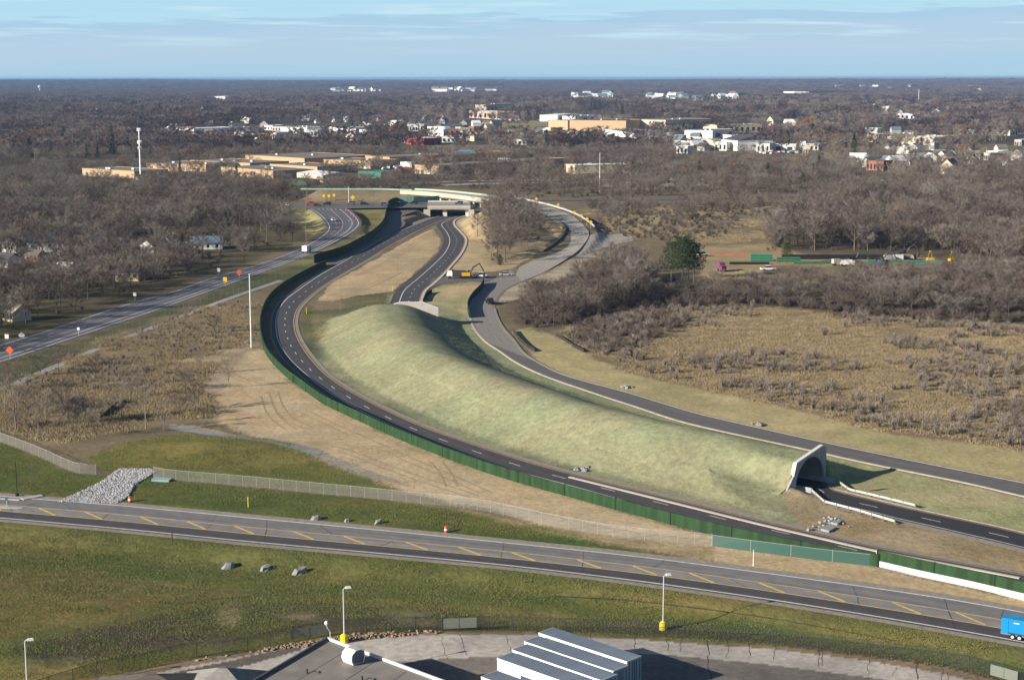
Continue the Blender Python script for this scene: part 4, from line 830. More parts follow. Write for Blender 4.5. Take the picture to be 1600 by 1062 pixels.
quadbox([A0 + (-2, 0, 0), B0 + (-2, -2, 0), B0 + (1.5, -2, 0), A0 + (1.5, 0, 0)], -6, -1.003, 'abutment', CONC, br); quadbox([A1 + (-1, 0, 0), B1 + (-1, -1, 0), B1 + (2, -1, 0), A1 + (2, 0, 0)], -6, -1.003, 'abutment', CONC, br)
guardrail_r = wall_line([G(800, 308.5, 5.3), G(850, 321, 4.4), G(890, 334, 3.4), G(912, 346, 2.4), G(929, 360, 1.4)], .9, 'white rail curling along the outside of the pale ramp', RAILW, .15)
wall_line([G(876, 352, 2.3), G(884, 362, 1.6), G(880, 374, .6), G(866, 386, .3), G(850, 395, .1)], .65, 'dark rail on the inside of the pale ramp bend', DARKSTEEL, .15)

# ------------------------------------------------------------------ poles, lamps, signs
def hgt(pxb, pyb, pyt): return max(1.0, (pyb - pyt) / (pyb - HORIZ) * (CAM_H - T(pxb, pyb)[2]))
def yard_lamp(px, py, top, label, base=True, ang=.3):
    p = T(px, py); h = hgt(px, py, top); r = thing('lamp_post', p, ang, label, 'lamp post', 'pale lamp posts along the yard')
    MB().tube([(0, 0, 0), (0, 0, h - .15)], [.11, .075], 8).build('pole', STEEL, r)
    if base: MB().tube([(0, 0, -.2), (0, 0, .95), (0, 0, 1.15)], [.52, .48, .2], 10).build('base', YELLOW, r)
    hd = MB().tube([(0, 0, h - .2), (.22, 0, h), (.55, 0, h + .02)], .06, 6).build('arm', STEEL, r); MB().box((.62, 0, h - .02), (.75, .42, .22), taper=.8).build('lamp_head', WHITE if ang < 1 else DARKSTEEL, r)
yard_lamp(1036, 983, 893, 'pale lamp post with round yellow base beside the concrete yard'); yard_lamp(538, 1003, 913, 'pale lamp post with square yellow base behind the flat grey roof'); yard_lamp(43, 1080, 994, 'pale lamp post without yellow base at the lower left corner', False)
def mast(px, py, top, name, label, rad, m, heads=0, arm=None, cat='pole', group=None):
    p = T(px, py); h = hgt(px, py, top); r = thing(name, p, 0, label, cat, group)
    MB().tube([(0, 0, -.1), (0, 0, h)], [rad, rad * .6], 8).build('pole', m, r)
    if heads:
        for k in range(heads):
            t = 2 * math.pi * k / heads; MB().box((.7 * math.cos(t), .7 * math.sin(t), h - .1), (.55, .4, .25), t).build('lamp_head', STEEL, r)
        MB().tube([(0, 0, 0), (0, 0, .7)], [.5, .45], 8).build('base', CONC, r)
    if arm: MB().box((0, 0, h - .8), (arm, .12, .12)).build('crossarm', m, r)
    return r
mast(393, 543, 425, 'light_mast', 'tall slim steel light mast rising beside the green wall bend', .26, M('pale_steel', (.62, .62, .60), rough=.45), 0, None, 'light mast')
mast(937, 300, 238, 'light_mast', 'pale light mast in the wood behind the curved bridge', .30, MATS['pale_steel'], 0, None, 'light mast')
mast(480, 322, 293, 'utility_pole', 'wooden utility pole beside the red car on the crossroad', .22, WOOD, 0, 2.2)
mast(545, 318, 291, 'utility_pole', 'pale utility pole behind the crossroad junction', .24, MATS['pale_steel'], 0, 1.2)
mast(397, 372, 296, 'utility_pole', 'thin utility pole in the wood left of the road junction', .14, WOOD, 0, 1.6) if False else None
mast(532, 484, 441, 'utility_pole', 'thin pole on the straw bank beside the highway bend', .09, WOOD); mast(621, 424, 387, 'utility_pole', 'thin pole in the middle of the straw triangle', .09, WOOD); mast(677, 383, 357, 'utility_pole', 'thin pole near the tip of the straw triangle', .09, WOOD)
mast(479, 396, 310, 'utility_pole', 'thin tall pole beside the left road bend', .13, WOOD)
mast(474, 415, 398, 'utility_pole', 'short pole beside the fence below the left road bend', .11, WOOD)
mast(1177, 884, 857, 'marker_post', 'single white post in front of the teal fence', .07, WHITE, 0, None, 'post'); mast(1369, 884, 857, 'marker_post', 'pale end post between the teal fence and the bright green wall', .11, MATS['pale_steel'], 0, None, 'post')
r = mast(27, 775, 718, 'lamp_post', 'black lamp post at the left edge above the front road', .09, BLACK, 0, None, 'lamp post'); MB().tube([(0, 0, 0), (0, 0, .45)], [.35, .3], 8).build('base', BLACK, r)
# cell tower
p = T(220, 281); r = thing('cell_tower', p, 0, 'tall white cell tower with antennas beside the tan warehouses', 'cell tower'); h = hgt(220, 281, 200)
MB().tube([(0, 0, 0), (0, 0, h)], [.62, .4], 10).build('pole', M('tower_white', (.80, .82, .84), rough=.5), r)
for z_, k in ((h - .8, 6), (h - 9.5, 6), (h - 13.5, 5)):
    MB().tube([(0, 0, z_ - .15), (0, 0, z_ + .15)], 1.0, 12).build('platform', MATS['tower_white'], r)
    for j in range(k):
        t = 2 * math.pi * j / k + z_; MB().box((1.35 * math.cos(t), 1.35 * math.sin(t), z_), (.28, .45, 2.2), t).build('antenna', MATS['tower_white'], r)
MB().box((2, -3, 1.2), (9, 3, 2.4)).build('equipment_cabin', CONC, r)
mast(1435, 166, 140, 'radio_mast', 'faint thin radio mast far off near the horizon', 1.2, STEEL, 0, None, 'radio mast')
p = T(62, 133); r = thing('water_tower', p, 0, 'tiny water tower standing on the horizon at left', 'water tower'); MB().tube([(0, 0, 0), (0, 0, 24)], 2.6, 8).build('stem', STEEL, r); MB().tube([(0, 0, 24), (0, 0, 28), (0, 0, 36), (0, 0, 40)], [3, 9, 9, 3], 12).build('tank', STEEL, r)
def sign(px, py, top, kind, label, m, sz=1.1, name='road_sign', cat='road sign', group=None):
    p = T(px, py); h = hgt(px, py, top); r = thing(name, p, 0.0, label, cat, group)
    MB().tube([(0, 0, -.1), (0, 0, h)], .06, 5).build('post', STEEL if kind != 'w' else WOOD, r)
    if kind == 'd': MB().prism([(0, -sz * .75), (sz * .75, 0), (0, sz * .75), (-sz * .75, 0)], (0, -.06, 0), (0, -.07, h - sz * .5)).build('sign_panel', m, r)
    else: MB().box((0, -.1, h - sz * .45), (sz * (1.25 if kind == 'w' else .9), .06, sz)).build('sign_panel', m, r)
    return r
sign(16, 562, 542, 'd', 'orange diamond sign at the left edge beside the left road', ORANGE, 1.35); sign(374, 436, 422, 'd', 'orange diamond sign further up the left road', ORANGE, 1.35)
sign(352, 447, 433, 'r', 'yellow arrow sign on the verge of the left road', SIGN_Y, 1.5); sign(34, 527, 520, 'd', 'white diamond sign backside beside the left road', WHITE, 1.3); sign(11, 531, 522, 'r', 'small white sign by the wood at far left', WHITE, 1.2)
sign(123, 524, 511, 'r', 'small white and blue sign between the lanes of the left road', WHITE, .8); sign(211, 469, 457, 'r', 'white double sign at the edge of the left wood', WHITE, 1.1); sign(342, 431, 419, 'r', 'round white sign at the wood edge above the left road', WHITE, 1.2)
for px, py, tp, lb in ((897, 342, 330, 'nearest the tall light mast'), (908, 348, 335, 'second along the ramp rail'), (917, 353, 340, 'third along the ramp rail'), (923, 358, 345, 'at the end of the white ramp rail'), (838, 322, 309, 'close to the curved bridge'), (872, 329, 318, 'half way along the white ramp rail')):
    sign(px, py, tp, 'd', 'yellow chevron sign ' + lb, SIGN_Y, 1.15, group='yellow chevron signs along the ramp')
sign(876, 363, 353, 'r', 'yellow sign on the inside of the ramp bend', SIGN_Y, 1.5)
for px, tp, lb in ((506, 304, 'leftmost of the trio behind the crossroad'), (514, 304, 'in the middle of the trio behind the crossroad'), (522, 303, 'rightmost of the trio behind the crossroad')): sign(px, 316, tp, 'r', 'yellow sign panel ' + lb, SIGN_Y, 1.5)
sign(551, 316, 306, 'd', 'yellow diamond sign right of the pale utility pole', SIGN_Y, 1.8)
sign(1357, 767, 754, 'w', 'bare wooden sign frame in the shade beyond the tunnel road', WOOD, 1.1)
for px, py, lb in ((697, 831, 'standing in the verge grass above the front road'), (203, 784, 'lying against the foot of the rock pile')):
    p = T(px, py); r = thing('traffic_barrel', p, 0, 'orange and white barrel ' + lb, 'barrel', 'traffic barrels by the front road')
    MB().tube([(0, 0, 0), (0, 0, .95)], [.30, .24], 10).build('drum', ORANGE, r); MB().tube([(0, 0, .35), (0, 0, .6)], [.30, .285], 10).build('band', WHITE, r); MB().tube([(0, 0, 0), (0, 0, .08)], .42, 8).build('base', BLACK, r)
for i, (px, py) in enumerate([(541, 329), (549, 336), (553, 339), (557, 343), (559, 347)]):
    p = T(px, py); o = MB().tube([(0, 0, 0), (0, 0, 1.0)], [.32, .25], 8).build('traffic_barrel', ORANGE, None, p); tag(o, 'orange barrel in the row along the kerb of the road junction', 'barrel', 'barrel row at the junction')
for px, py, k, lb in ((245, 655, .55, ''),): pass
for px, py, m, lb in ((57, 628, YELLOW, 'left of the slim pale trees'), (848, 451, YELLOW, 'x'), (479, 490, YELLOW, 'beside the inside of the highway bend'), (614, 455, YELLOW, 'at the road edge before the far tunnel parapet'), (146, 598, CONC, 'in the brown brush left of the light mast'), (388, 792, YELLOW, 'in the verge grass above the front road'), (269, 845, DARKSTEEL, 'on the near edge of the front road')):
    if lb == 'x': continue
    p = T(px, py); o = MB().tube([(0, 0, 0), (0, 0, 1.7), (0, 0, 1.8)], [.09, .09, .03], 6).build('marker_post', m, None, p); tag(o, ('yellow' if m is YELLOW else 'grey' if m is CONC else 'dark') + ' marker post ' + lb, 'marker post')
# CCTV on the roof comes with the building below

# ------------------------------------------------------------------ front yard: flat roofed building, hip roofs, semi-trailers
ROOFING = M('grey_roofing', (.225, .205, .18), var=.22, scale=.5, detail=7, stretch=(1, 1, 1)); TRIM = M('roof_trim', (.62, .62, .61), var=.06); DKWALL = M('dark_wall', (.10, .10, .11))
C0 = G(511, 995, 5.0); C1 = G(396, 1062, 5.0); C2 = G(692, 1062, 5.0); u1 = (C1 - C0); u1 /= np.linalg.norm(u1); u2 = (C2 - C0); u2 /= np.linalg.norm(u2)
org = C0.copy(); org[2] = 0; fb = thing('flat_roof_building', org, 0, 'flat grey roofed building with pale roof edge at the bottom of the picture', 'building')
q = [np.zeros(3), u1 * 34, u1 * 34 + u2 * 34, u2 * 34]
quadbox(q, -.2, 4.6, 'wall', DKWALL, fb); rf = quadbox(q, 4.603, 4.75, 'roof', ROOFING, fb)
for a_, b_, m_ in ((q[0], q[3], TRIM), (q[0], q[1], M('dark_trim', (.09, .09, .10)))):
    d_ = (b_ - a_) / np.linalg.norm(b_ - a_); nn = np.array((-d_[1], d_[0], 0)); nn = nn if np.dot(nn, q[2]) < 0 else -nn
    quadbox([a_ - nn * .16, b_ - nn * .16, b_ + nn * .06, a_ + nn * .06], 4.753, 5.08, 'roof_edge', m_, rf)
for k in range(6):
    s_ = 4.2 + 5 * k; quadbox([u2 * s_ + u1 * .5, u2 * s_ + u1 * 33, u2 * (s_ + .07) + u1 * 33, u2 * (s_ + .07) + u1 * .5], 4.753, 4.775, 'roof_seam', M('roof_seam', (.17, .16, .15)), rf)
for k in range(7):
    s_ = 2.6 + 4.4 * k; quadbox([u1 * s_ + u2 * .5, u1 * s_ + u2 * 33, u1 * (s_ + .05) + u2 * 33, u1 * (s_ + .05) + u2 * .5], 4.753, 4.77, 'roof_seam', MATS['roof_seam'], rf)
for a_, b_ in ((9, 4), (6, 11), (13, 15), (4, 19), (17, 8)):
    q_ = u1 * a_ + u2 * b_; MB().tube([tuple(q_ + (0, 0, 4.75)), tuple(q_ + (0, 0, 5.25))], .12, 8).build('roof_pipe', DARKSTEEL, rf); MB().box(tuple(q_ + (.9, .2, 4.8)), (.8, .6, .12)).build('roof_patch', M('roof_seam', (1, 1, 1)), rf)
pv = G(553, 1034, 4.75); vent = thing('roof_vent', pv, math.atan2(u2[1], u2[0]), 'white rooftop vent hood with a shaded opening on the flat grey roof', 'roof vent', None, .85)
hood = [(-1.0, .1), (.9, .1), (1.15, .9), (1.0, 1.7), (.4, 2.0), (-.5, 2.0), (-1.15, 1.5), (-1.3, .8)]
MB().prism(hood, (2.0, 0, 0), (-1.0, 0, 0), (0, 1, 0)).build('hood', WHITE, vent); MB().box((0, 0, .05), (1.7, 1.7, .3)).build('curb', CONC, vent); MB().prism([(x * .85, z * .9 + .1) for x, z in hood], (.03, 0, 0), (1.0, 0, 0), (0, 1, 0)).build('opening', M('vent_screen', (.12, .14, .17)), vent); MB().box((0, -.05, 2.03), (1.6, .9, .06)).build('top_plate', STEEL, vent)  # opening is a flat sheet, its bluish shade put into the colour
pc = G(516, 993, 5.0); cc = thing('security_camera', pc, .4, 'small white security camera on a curved arm at the tip of the flat roof', 'camera')
MB().tube([(0, 0, -.1), (0, 0, .5), (-.3, 0, 1.0), (-.45, 0, 1.5)], .07, 6).build('arm', STEEL, cc); MB().tube([(-.45, 0, 1.4), (-.45, 0, 1.62), (-.45, 0, 1.9)], [.1, .26, .15], 8).build('camera_head', WHITE, cc)
ROOFB = M('brown_shingles', (.12, .105, .09), var=.2, scale=1.5); ROOFG = M('grey_shingles', (.27, .25, .23), var=.25, scale=1.5, detail=7)
def hip(px, py, z, hw_, hd, hh, rz, m, label):
    p = G(px, py, z); r = thing('hip_roof_building', (p[0], p[1], 0), rz, label, 'building')
    MB().box((0, 0, (z - hh) / 2 - .1), (hw_ * 1.9, hd * 1.9, z - hh)).build('wall', CONC, r)
    mb = MB(); b0 = z - hh; mb.add([(-hw_, -hd, b0), (hw_, -hd, b0), (hw_, hd, b0), (-hw_, hd, b0), (-hw_ * .08, 0, z), (hw_ * .08, 0, z)], [(0, 1, 5, 4), (1, 2, 5), (2, 3, 4, 5), (3, 0, 4), (3, 2, 1, 0)])
    rf = mb.build('roof', m, r); MB().tube([(-hw_ * .08, 0, z + .02), (hw_ * .08, 0, z + .02)], .14, 6).build('ridge_cap', DKWALL, rf)
hip(348, 1042, 4.6, 5.2, 5.6, 2.6, .0, ROOFG, 'grey hip roof building left of the flat roof'); hip(236, 1052, 4.2, 6.4, 4.2, 1.7, .1, ROOFB, 'dark brown hip roof building near the dark fence at lower left')
TR_SIDE = M('trailer_white', (.86, .86, .86), rough=.4, var=.04); TR_ROOF = M('trailer_roof', (.165, .20, .245), rough=.5, var=.16, scale=.35); TR_END = M('trailer_end', (.22, .30, .36), rough=.5, var=.12)  # the end colour has the blue shade of the rear face painted in
tdir = np.array((.714, -.70, 0)); tper = np.array((.70, .714, 0))
def semi(px, py, label, L=13.9, z=4.1):
    p = G(px, py, z); rz = math.atan2(tdir[1], tdir[0]); r = thing('semi_trailer', (p[0], p[1], 0), rz, label, 'trailer', 'white semi-trailers parked side by side in the yard')
    W_ = 2.55
    MB().box((L / 2, W_ / 2, 2.62), (L, W_, 2.84)).build('body', TR_SIDE, r); MB().box((L / 2, W_ / 2, 4.075), (L - .02, W_ - .02, .055)).build('roof', TR_ROOF, r)
    for x in (.0, L): MB().box((x, W_ / 2, 4.06), (.10, W_ + .02, .12)).build('roof_rail', STEEL, r)
    MB().box((L / 2, -.03, 4.0), (L, .05, .16)).build('roof_rail', TR_SIDE, r)
    e = MB().box((L + .025, W_ / 2, 2.62), (.05, W_ - .1, 2.7)).build('end_door', TR_END, r)
    for y_ in (.35, .95, W_ / 2, 1.6, 2.2): MB().box((L + .07, y_, 2.6), (.04, .05, 2.5)).build('door_bar', DARKSTEEL, e)
    MB().box((L / 2, W_ / 2, 1.12), (L - 1.4, 1.2, .16)).build('chassis', DARKSTEEL, r)
    for x in (L - 1.3, L - 2.6):
        for y_ in (.25, W_ - .25): MB().tube([(x, y_ - .2, .5), (x, y_ + .2, .5)], .5, 12).build('wheel', BLACK, r)
    for y_ in (.5, W_ - .5): MB().tube([(2.6, y_, 0), (2.6, y_, 1.2)], .08, 6).build('landing_leg', STEEL, r)
semi(842, 987.5, 'white semi-trailer standing furthest back in the yard row'); semi(819.5, 1001, 'second white semi-trailer from the back of the yard row'); semi(800.5, 1014, 'third white semi-trailer from the back of the yard row'); semi(777, 1027, 'white semi-trailer showing its long bright side at the bottom edge'); semi(752, 1056, 'semi-trailer in shade at the very bottom edge beside the bright one')

# blue cargo trailer on the front road
p = G(1563, 996); d_ = (A_LO[-3] - A_LO[-4]); rz = math.atan2(d_[1], d_[0]); bt = thing('cargo_trailer', p + (0, 0, .06), rz, 'bright blue enclosed cargo trailer on the front road at the right edge', 'trailer')
BLUE = M('bright_blue_paint', (.01, .22, .52), rough=.35, var=.03)
MB().box((2.6, 1.1, 1.52), (5.2, 2.0, 2.1)).build('body', BLUE, bt); MB().box((2.6, 1.1, 2.59), (5.22, 2.02, .04)).build('roof', M('blue_roof', (.03, .25, .50), rough=.4), bt)
for x in (1.5, 2.35):
    for y_ in (.02, 2.18):
        wmb = MB().tube([(x, y_ - .11, .36), (x, y_ + .11, .36)], .36, 16).build('wheel', BLACK, bt); MB().tube([(x, y_ - .125, .36), (x, y_ + .125, .36)], .18, 10).build('rim', WHITE, wmb)
    if x < 2: MB().box((1.92, .0, .78), (1.9, .22, .07)).build('fender', DARKSTEEL, bt)
MB().box((.0, 1.1, .5), (.08, 2.0, .12)).build('bumper', DARKSTEEL, bt)
for y_ in (.2, 2.0): MB().box((-.02, y_, .75), (.03, .12, .18)).build('tail_light', M('red_lens', (.5, .02, .02), rough=.3), bt)
for x in (.9, 3.1, 4.2): MB().box((x, .085, 1.52), (.035, .03, 2.0)).build('panel_seam', M('seam_blue', (.01, .12, .30)), bt)
MB().box((2.6, .08, .56), (5.2, .05, .14)).build('lower_trim', M('dusty_trim', (.16, .20, .23)), bt)
MB().box((1.9, .085, 2.15), (.7, .02, .14)).build('logo_panel', M('pale_decal', (.45, .62, .72)), bt); MB().box((5.9, 1.1, .48), (1.4, .12, .12)).build('drawbar', DARKSTEEL, bt)

# ------------------------------------------------------------------ vehicles
def car_proto(col, kind='sedan'):
    m = M('car_%s' % col[0], col[1], rough=.3, var=.03, spec=.5)
    if kind == 'sedan': L, W_, prof = 4.5, 1.8, [(-2.25, .32), (2.2, .32), (2.25, .62), (1.9, .78), (1.0, .88), (-1.4, .93), (-2.2, .88)]; cab = [(1.05, .88), (.35, 1.40), (-1.0, 1.42), (-1.75, .92)]
    elif kind == 'suv': L, W_, prof = 4.7, 1.9, [(-2.35, .38), (2.3, .38), (2.35, .8), (2.1, 1.0), (1.1, 1.06), (-2.3, 1.08)]; cab = [(1.15, 1.05), (.55, 1.70), (-2.0, 1.72), (-2.28, 1.07)]
    elif kind == 'pickup': L, W_, prof = 5.6, 1.95, [(-2.8, .5), (2.75, .5), (2.8, .95), (2.6, 1.12), (1.4, 1.18), (-2.8, 1.12)]; cab = [(1.3, 1.16), (.75, 1.82), (-.75, 1.84), (-.95, 1.13)]
    p = [('body', MB().prism(prof, (0, W_, 0), (0, -W_ / 2, 0)).mesh('body', m), [])]
    ins = .12; cy = W_ / 2 - ins
    p.append(('windows', MB().prism(cab, (0, 2 * cy, 0), (0, -cy, 0)).mesh('windows', GLASS), []))
    t0, t1 = cab[2], cab[1]
    p.append(('roof', MB().box(((t0[0] + t1[0]) / 2, 0, max(t0[1], t1[1]) + .02), (abs(t1[0] - t0[0]) + .1, 2 * cy + .02, .07)).mesh('roof', m), []))
    if kind == 'pickup': p.append(('bed', MB().box((-1.85, 0, 1.13), (1.7, W_ - .35, .03)).mesh('bed', BLACK), []))
    wr = .34 if kind == 'sedan' else .39
    for x in (-L * .3, L * .31):
        for y in (-1, 1): p.append(('wheel', MB().tube([(x, y * (W_ / 2 - .2), wr), (x, y * (W_ / 2 + .02), wr)], wr, 12).mesh('wheel', BLACK), []))
    for y in (-.6, .6): p.append(('headlight', MB().box((L / 2 - .0, y, .66 if kind == 'sedan' else .86), (.06, .35, .14)).mesh('headlight', WHITE), []))
    return p
CARC = {'white': (.78, .78, .77), 'silver': (.42, .43, .45), 'black': (.02, .02, .023), 'red': (.42, .02, .02), 'blue': (.06, .10, .20), 'grey': (.12, .125, .13)}
_cp = {}
def car(px, py, col, kind, heading, label, name=None, dz=0.06, z=None, group=None, cat=None):
    k = (col, kind)
    if k not in _cp: _cp[k] = car_proto((col, CARC[col]), kind)
    p = T(px, py) if z is None else G(px, py, z)
    nm = name or {'sedan': 'car', 'suv': 'suv', 'pickup': 'pickup_truck'}[kind]
    return place(_cp[k], nm, (p[0], p[1], p[2] + dz), heading, label, cat or {'sedan': 'car', 'suv': 'car', 'pickup': 'pickup truck'}[kind], group)
for px, py, c_, k_, lb in ((445, 322, 'white', 'sedan', 'white car on the crossroad left of the utility pole'), (487, 320.5, 'red', 'pickup', 'red pickup on the crossroad behind the junction'), (496, 322.5, 'black', 'sedan', 'black car just in front of the red pickup'), (511, 320.5, 'black', 'suv', 'dark car crossing the mouth of the left road'),
                         (549, 319.8, 'grey', 'suv', 'dark car beside the pale utility pole on the crossroad'), (570, 320.5, 'black', 'suv', 'black car right of the pale utility pole'), (602, 321.5, 'blue', 'suv', 'blue car with a bright windscreen on the crossroad'), (619, 320.5, 'black', 'suv', 'black car right of the blue one on the crossroad'), (647, 318.8, 'black', 'suv', 'black car near the left end of the short bridge'), (717, 319.5, 'blue', 'suv', 'dark blue car on the short flat bridge')):
    car(px, py, c_, k_, 3.14 if px % 2 else 0.0, lb, z=2.8)
car(521, 345, 'white', 'sedan', 1.9, 'white car turning at the top of the left road'); car(789, 313.5, 'white', 'suv', 2.6, 'white car at the right end of the curved bridge', z=5.6); car(815, 314.5, 'black', 'sedan', 2.6, 'black car on the pale ramp by the white rail', z=4.9)
car(752, 434, 'white', 'pickup', 0.05, 'white pickup parked right of the digger'); car(790, 431, 'silver', 'sedan', .12, 'silver and blue car parked on the side road mouth'); car(766, 475, 'black', 'pickup', 1.8, 'dark pickup with its back to us on the outer road'); car(150, 389, 'red', 'sedan', .3, 'red car parked among trees at the left houses')
# van on the left road, dump truck, digger
def box_truck(px, py, hd, label, boxm, cabm, L=6.5, hgt_=3.0, w_=2.4, name='box_truck'):
    p = T(px, py); r = thing(name, p + (0, 0, .06), hd, label, 'truck')
    MB().box((-.8, 0, .75 + hgt_ / 2 - .2), (L - 1.8, w_, hgt_ - .5)).build('cargo_box', boxm, r); cb = MB().prism([(L / 2 - 1.9, .5), (L / 2, .5), (L / 2, 1.35), (L / 2 - .5, 2.2), (L / 2 - 1.9, 2.3)], (0, w_ - .2, 0), (0, -(w_ - .2) / 2, 0)).build('cab', cabm, r)
    MB().prism([(L / 2 - .05, 1.4), (L / 2 + .02, 1.4), (L / 2 - .42, 2.1), (L / 2 - .5, 2.1)], (0, w_ - .5, 0), (0, -(w_ - .5) / 2, 0)).build('windscreen', GLASS, cb)
    for x in (-L * .32, L * .33):
        for y in (-1, 1): MB().tube([(x, y * (w_ / 2 - .3), .45), (x, y * w_ / 2, .45)], .45, 12).build('wheel', BLACK, r)
box_truck(479, 395, 1.35, 'white and blue truck driving on the left road bend', WHITE, M('truck_blue', (.10, .22, .38), rough=.4), 5.4, 2.7, 2.1)
p = T(714, 435); dt = thing('dump_truck', p + (0, 0, .06), math.pi, 'dump truck with white cab and dark bed beside the digger', 'truck')
MB().prism([(1.6, .9), (3.6, .9), (3.6, 1.7), (3.2, 2.7), (1.6, 2.7)], (0, 2.3, 0), (0, -1.15, 0)).build('cab', WHITE, dt); MB().prism([(-3.4, 1.1), (1.2, 1.1), (1.9, 3.2), (1.1, 2.9), (-3.5, 2.6)], (0, 2.4, 0), (0, -1.2, 0)).build('bed', DARKSTEEL, dt); MB().box((.2, 0, .95), (6.4, .9, .25)).build('chassis', BLACK, dt); MB().box((3.35, 0, 2.1), (.5, 2.0, .7)).build('windscreen', GLASS, dt)
for x in (-2.6, -1.4, 2.6):
    for y in (-1, 1): MB().tube([(x, y * .85, .52), (x, y * 1.2, .52)], .52, 12).build('wheel', BLACK, dt)
def digger(px, py, hd, label, house, s=1.0, boomm=None, name='excavator'):
    boomm = boomm or DARKSTEEL
    p = T(px, py); r = thing(name, p + (0, 0, .06), hd, label, 'excavator', None, s)
    for y in (-1.1, 1.1): MB().prism([(-1.9, 0), (1.9, 0), (2.25, .4), (1.9, .85), (-1.9, .85), (-2.25, .4)], (0, .6, 0), (0, y - .3, 0)).build('track', BLACK, r)
    hs = MB().box((-.5, 0, 1.65), (3.0, 2.5, 1.3)).build('house', house, r); MB().box((-1.6, 0, 1.75), (.9, 2.52, 1.1)).build('counterweight', house, hs)
    cbn = MB().prism([(.1, 2.303), (1.5, 2.303), (1.3, 3.2), (.1, 3.2)], (0, 1.0, 0), (0, .2, 0)).build('cab', house, r); MB().prism([(.2, 2.4), (1.53, 2.4), (1.35, 3.05), (.2, 3.05)], (0, 1.06, 0), (0, .17, 0)).build('windows', GLASS, cbn)
    MB().tube([(.9, -.4, 1.9), (2.2, -.4, 4.2), (4.6, -.4, 5.6)], [.28, .36, .2], 4).build('boom', boomm, r); st = MB().tube([(4.5, -.4, 5.7), (5.8, -.4, 3.4), (6.4, -.4, 2.0)], [.18, .26, .14], 4).build('stick', boomm, r)
    MB().prism([(6.1, 2.1), (6.9, 1.7), (6.7, .7), (5.9, .4), (5.9, 1.2)], (0, 1.2, 0), (0, -1.0, 0)).build('bucket', DARKSTEEL, r)
digger(730, 435, .05, 'yellow excavator with raised dark boom between dump truck and white pickup', MACH, .95)
digger(411, 336, -.5, 'yellow excavator half hidden by bare trees left of the junction', MACH, .9, MACH)
for px, py, lb in ((1333, 411, 'in the pipe yard, left of the pair of dark booms'), (1376, 413, 'in the pipe yard beside the blue truck'), (1412, 403, 'furthest back in the pipe yard')): digger(px, py, .2, 'dark excavator ' + lb, BLACK, .95)
for i, (px, py, lb) in enumerate([(1309, 415, 'leftmost'), (1322, 416, 'by the dark booms'), (1341, 417, 'in front of the dark boom'), (1390, 409, 'right of the blue truck'), (1402, 408, 'fourth in the row'), (1418, 407, 'at the right end')]):
    box_truck(px, py, (.3, 2.9, .4, .2, 3.0, .1)[i], 'white works truck parked in the pipe yard, ' + lb, (CONC, STEEL, WOOD)[i % 3], (WHITE, CONC)[i % 2], 4.6, 2.2, 1.9, 'works_truck')
box_truck(1383, 419, .5, 'dark blue truck in the pipe yard', BLUE_D if False else M('deep_blue', (.02, .08, .22), rough=.4), WHITE, 6, 2.8)
box_truck(1128, 424, -1.35, 'magenta box trailer truck standing alone on the tan field', M('magenta', (.20, .05, .15), rough=.6), M('magenta', (1, 1, 1)), 4.6, 2.9, 2.1)
car(1200, 423, 'white', 'pickup', .1, 'white pickup on the tan field before the green pipes'); car(1098, 400, 'silver', 'suv', .2, 'pale car beside the orange strip by the big pine')
mast(1150, 436, 416, 'utility_pole', 'thin pole beside the magenta trailer on the tan field', .1, WOOD)
for px, py, rot, lb in ((1453, 407, .1, 'standing among yellow machines at the right end of the pipe yard'), (1487, 408, .4, 'standing alone right of the pipe yard')):
    p = T(px, py); h = hgt(px, py, py - 15); r = thing('yellow_gantry', p, rot, 'yellow A-frame boom ' + lb, 'machine')
    for s_ in (-1, 1): MB().tube([(s_ * .9, 0, 0), (s_ * .7, 0, h * .6), (0, 0, h)], .11, 5).build('leg', M('ochre', (.36, .22, .03)), r)
    MB().box((0, 0, h), (.5, .4, .4)).build('head', MACH, r); MB().box((0, 0, .6), (2.4, 1.6, .9)).build('base', MACH, r)
def pipes(px, py, L, m, label, k=3):
    p = T(px, py); r = thing('pipe_stack', p, -.02, label, 'pipe stack')
    for i in range(k):
        for j in range(k - i): MB().tube([(0, (j + i * .5) * 1.0, .5 + i * .86), (L, (j + i * .5) * 1.0, .5 + i * .86)], .5, 10).build('pipe', m, r)
PG = M('pipe_green', (.045, .18, .11), rough=.5, var=.08); PG2 = M('pipe_dull_green', (.04, .13, .075), rough=.6)
pipes(1173, 408, 8.5, PG, 'bright green pipe stack at the left of the pipe yard', 3); pipes(1214, 409, 9, PG2, 'dull green pipe stack in the middle of the pipe yard behind a tree', 2); pipes(1240, 412, 54, PG2, 'long low dull green pipe row running through the middle of the pipe yard', 1); pipes(1222, 405, 52, BLACK, 'long black pipe row under the orange strip behind the works trucks', 2); pipes(1355, 413, 14, PG, 'long low green pipe stack behind the white works trucks', 2); pipes(1405, 414, 16, PG, 'long low green pipe stack at the right of the pipe yard', 2); pipes(1140, 413, 15, BLACK, 'row of black pipe lying in front of the green pipes', 1)

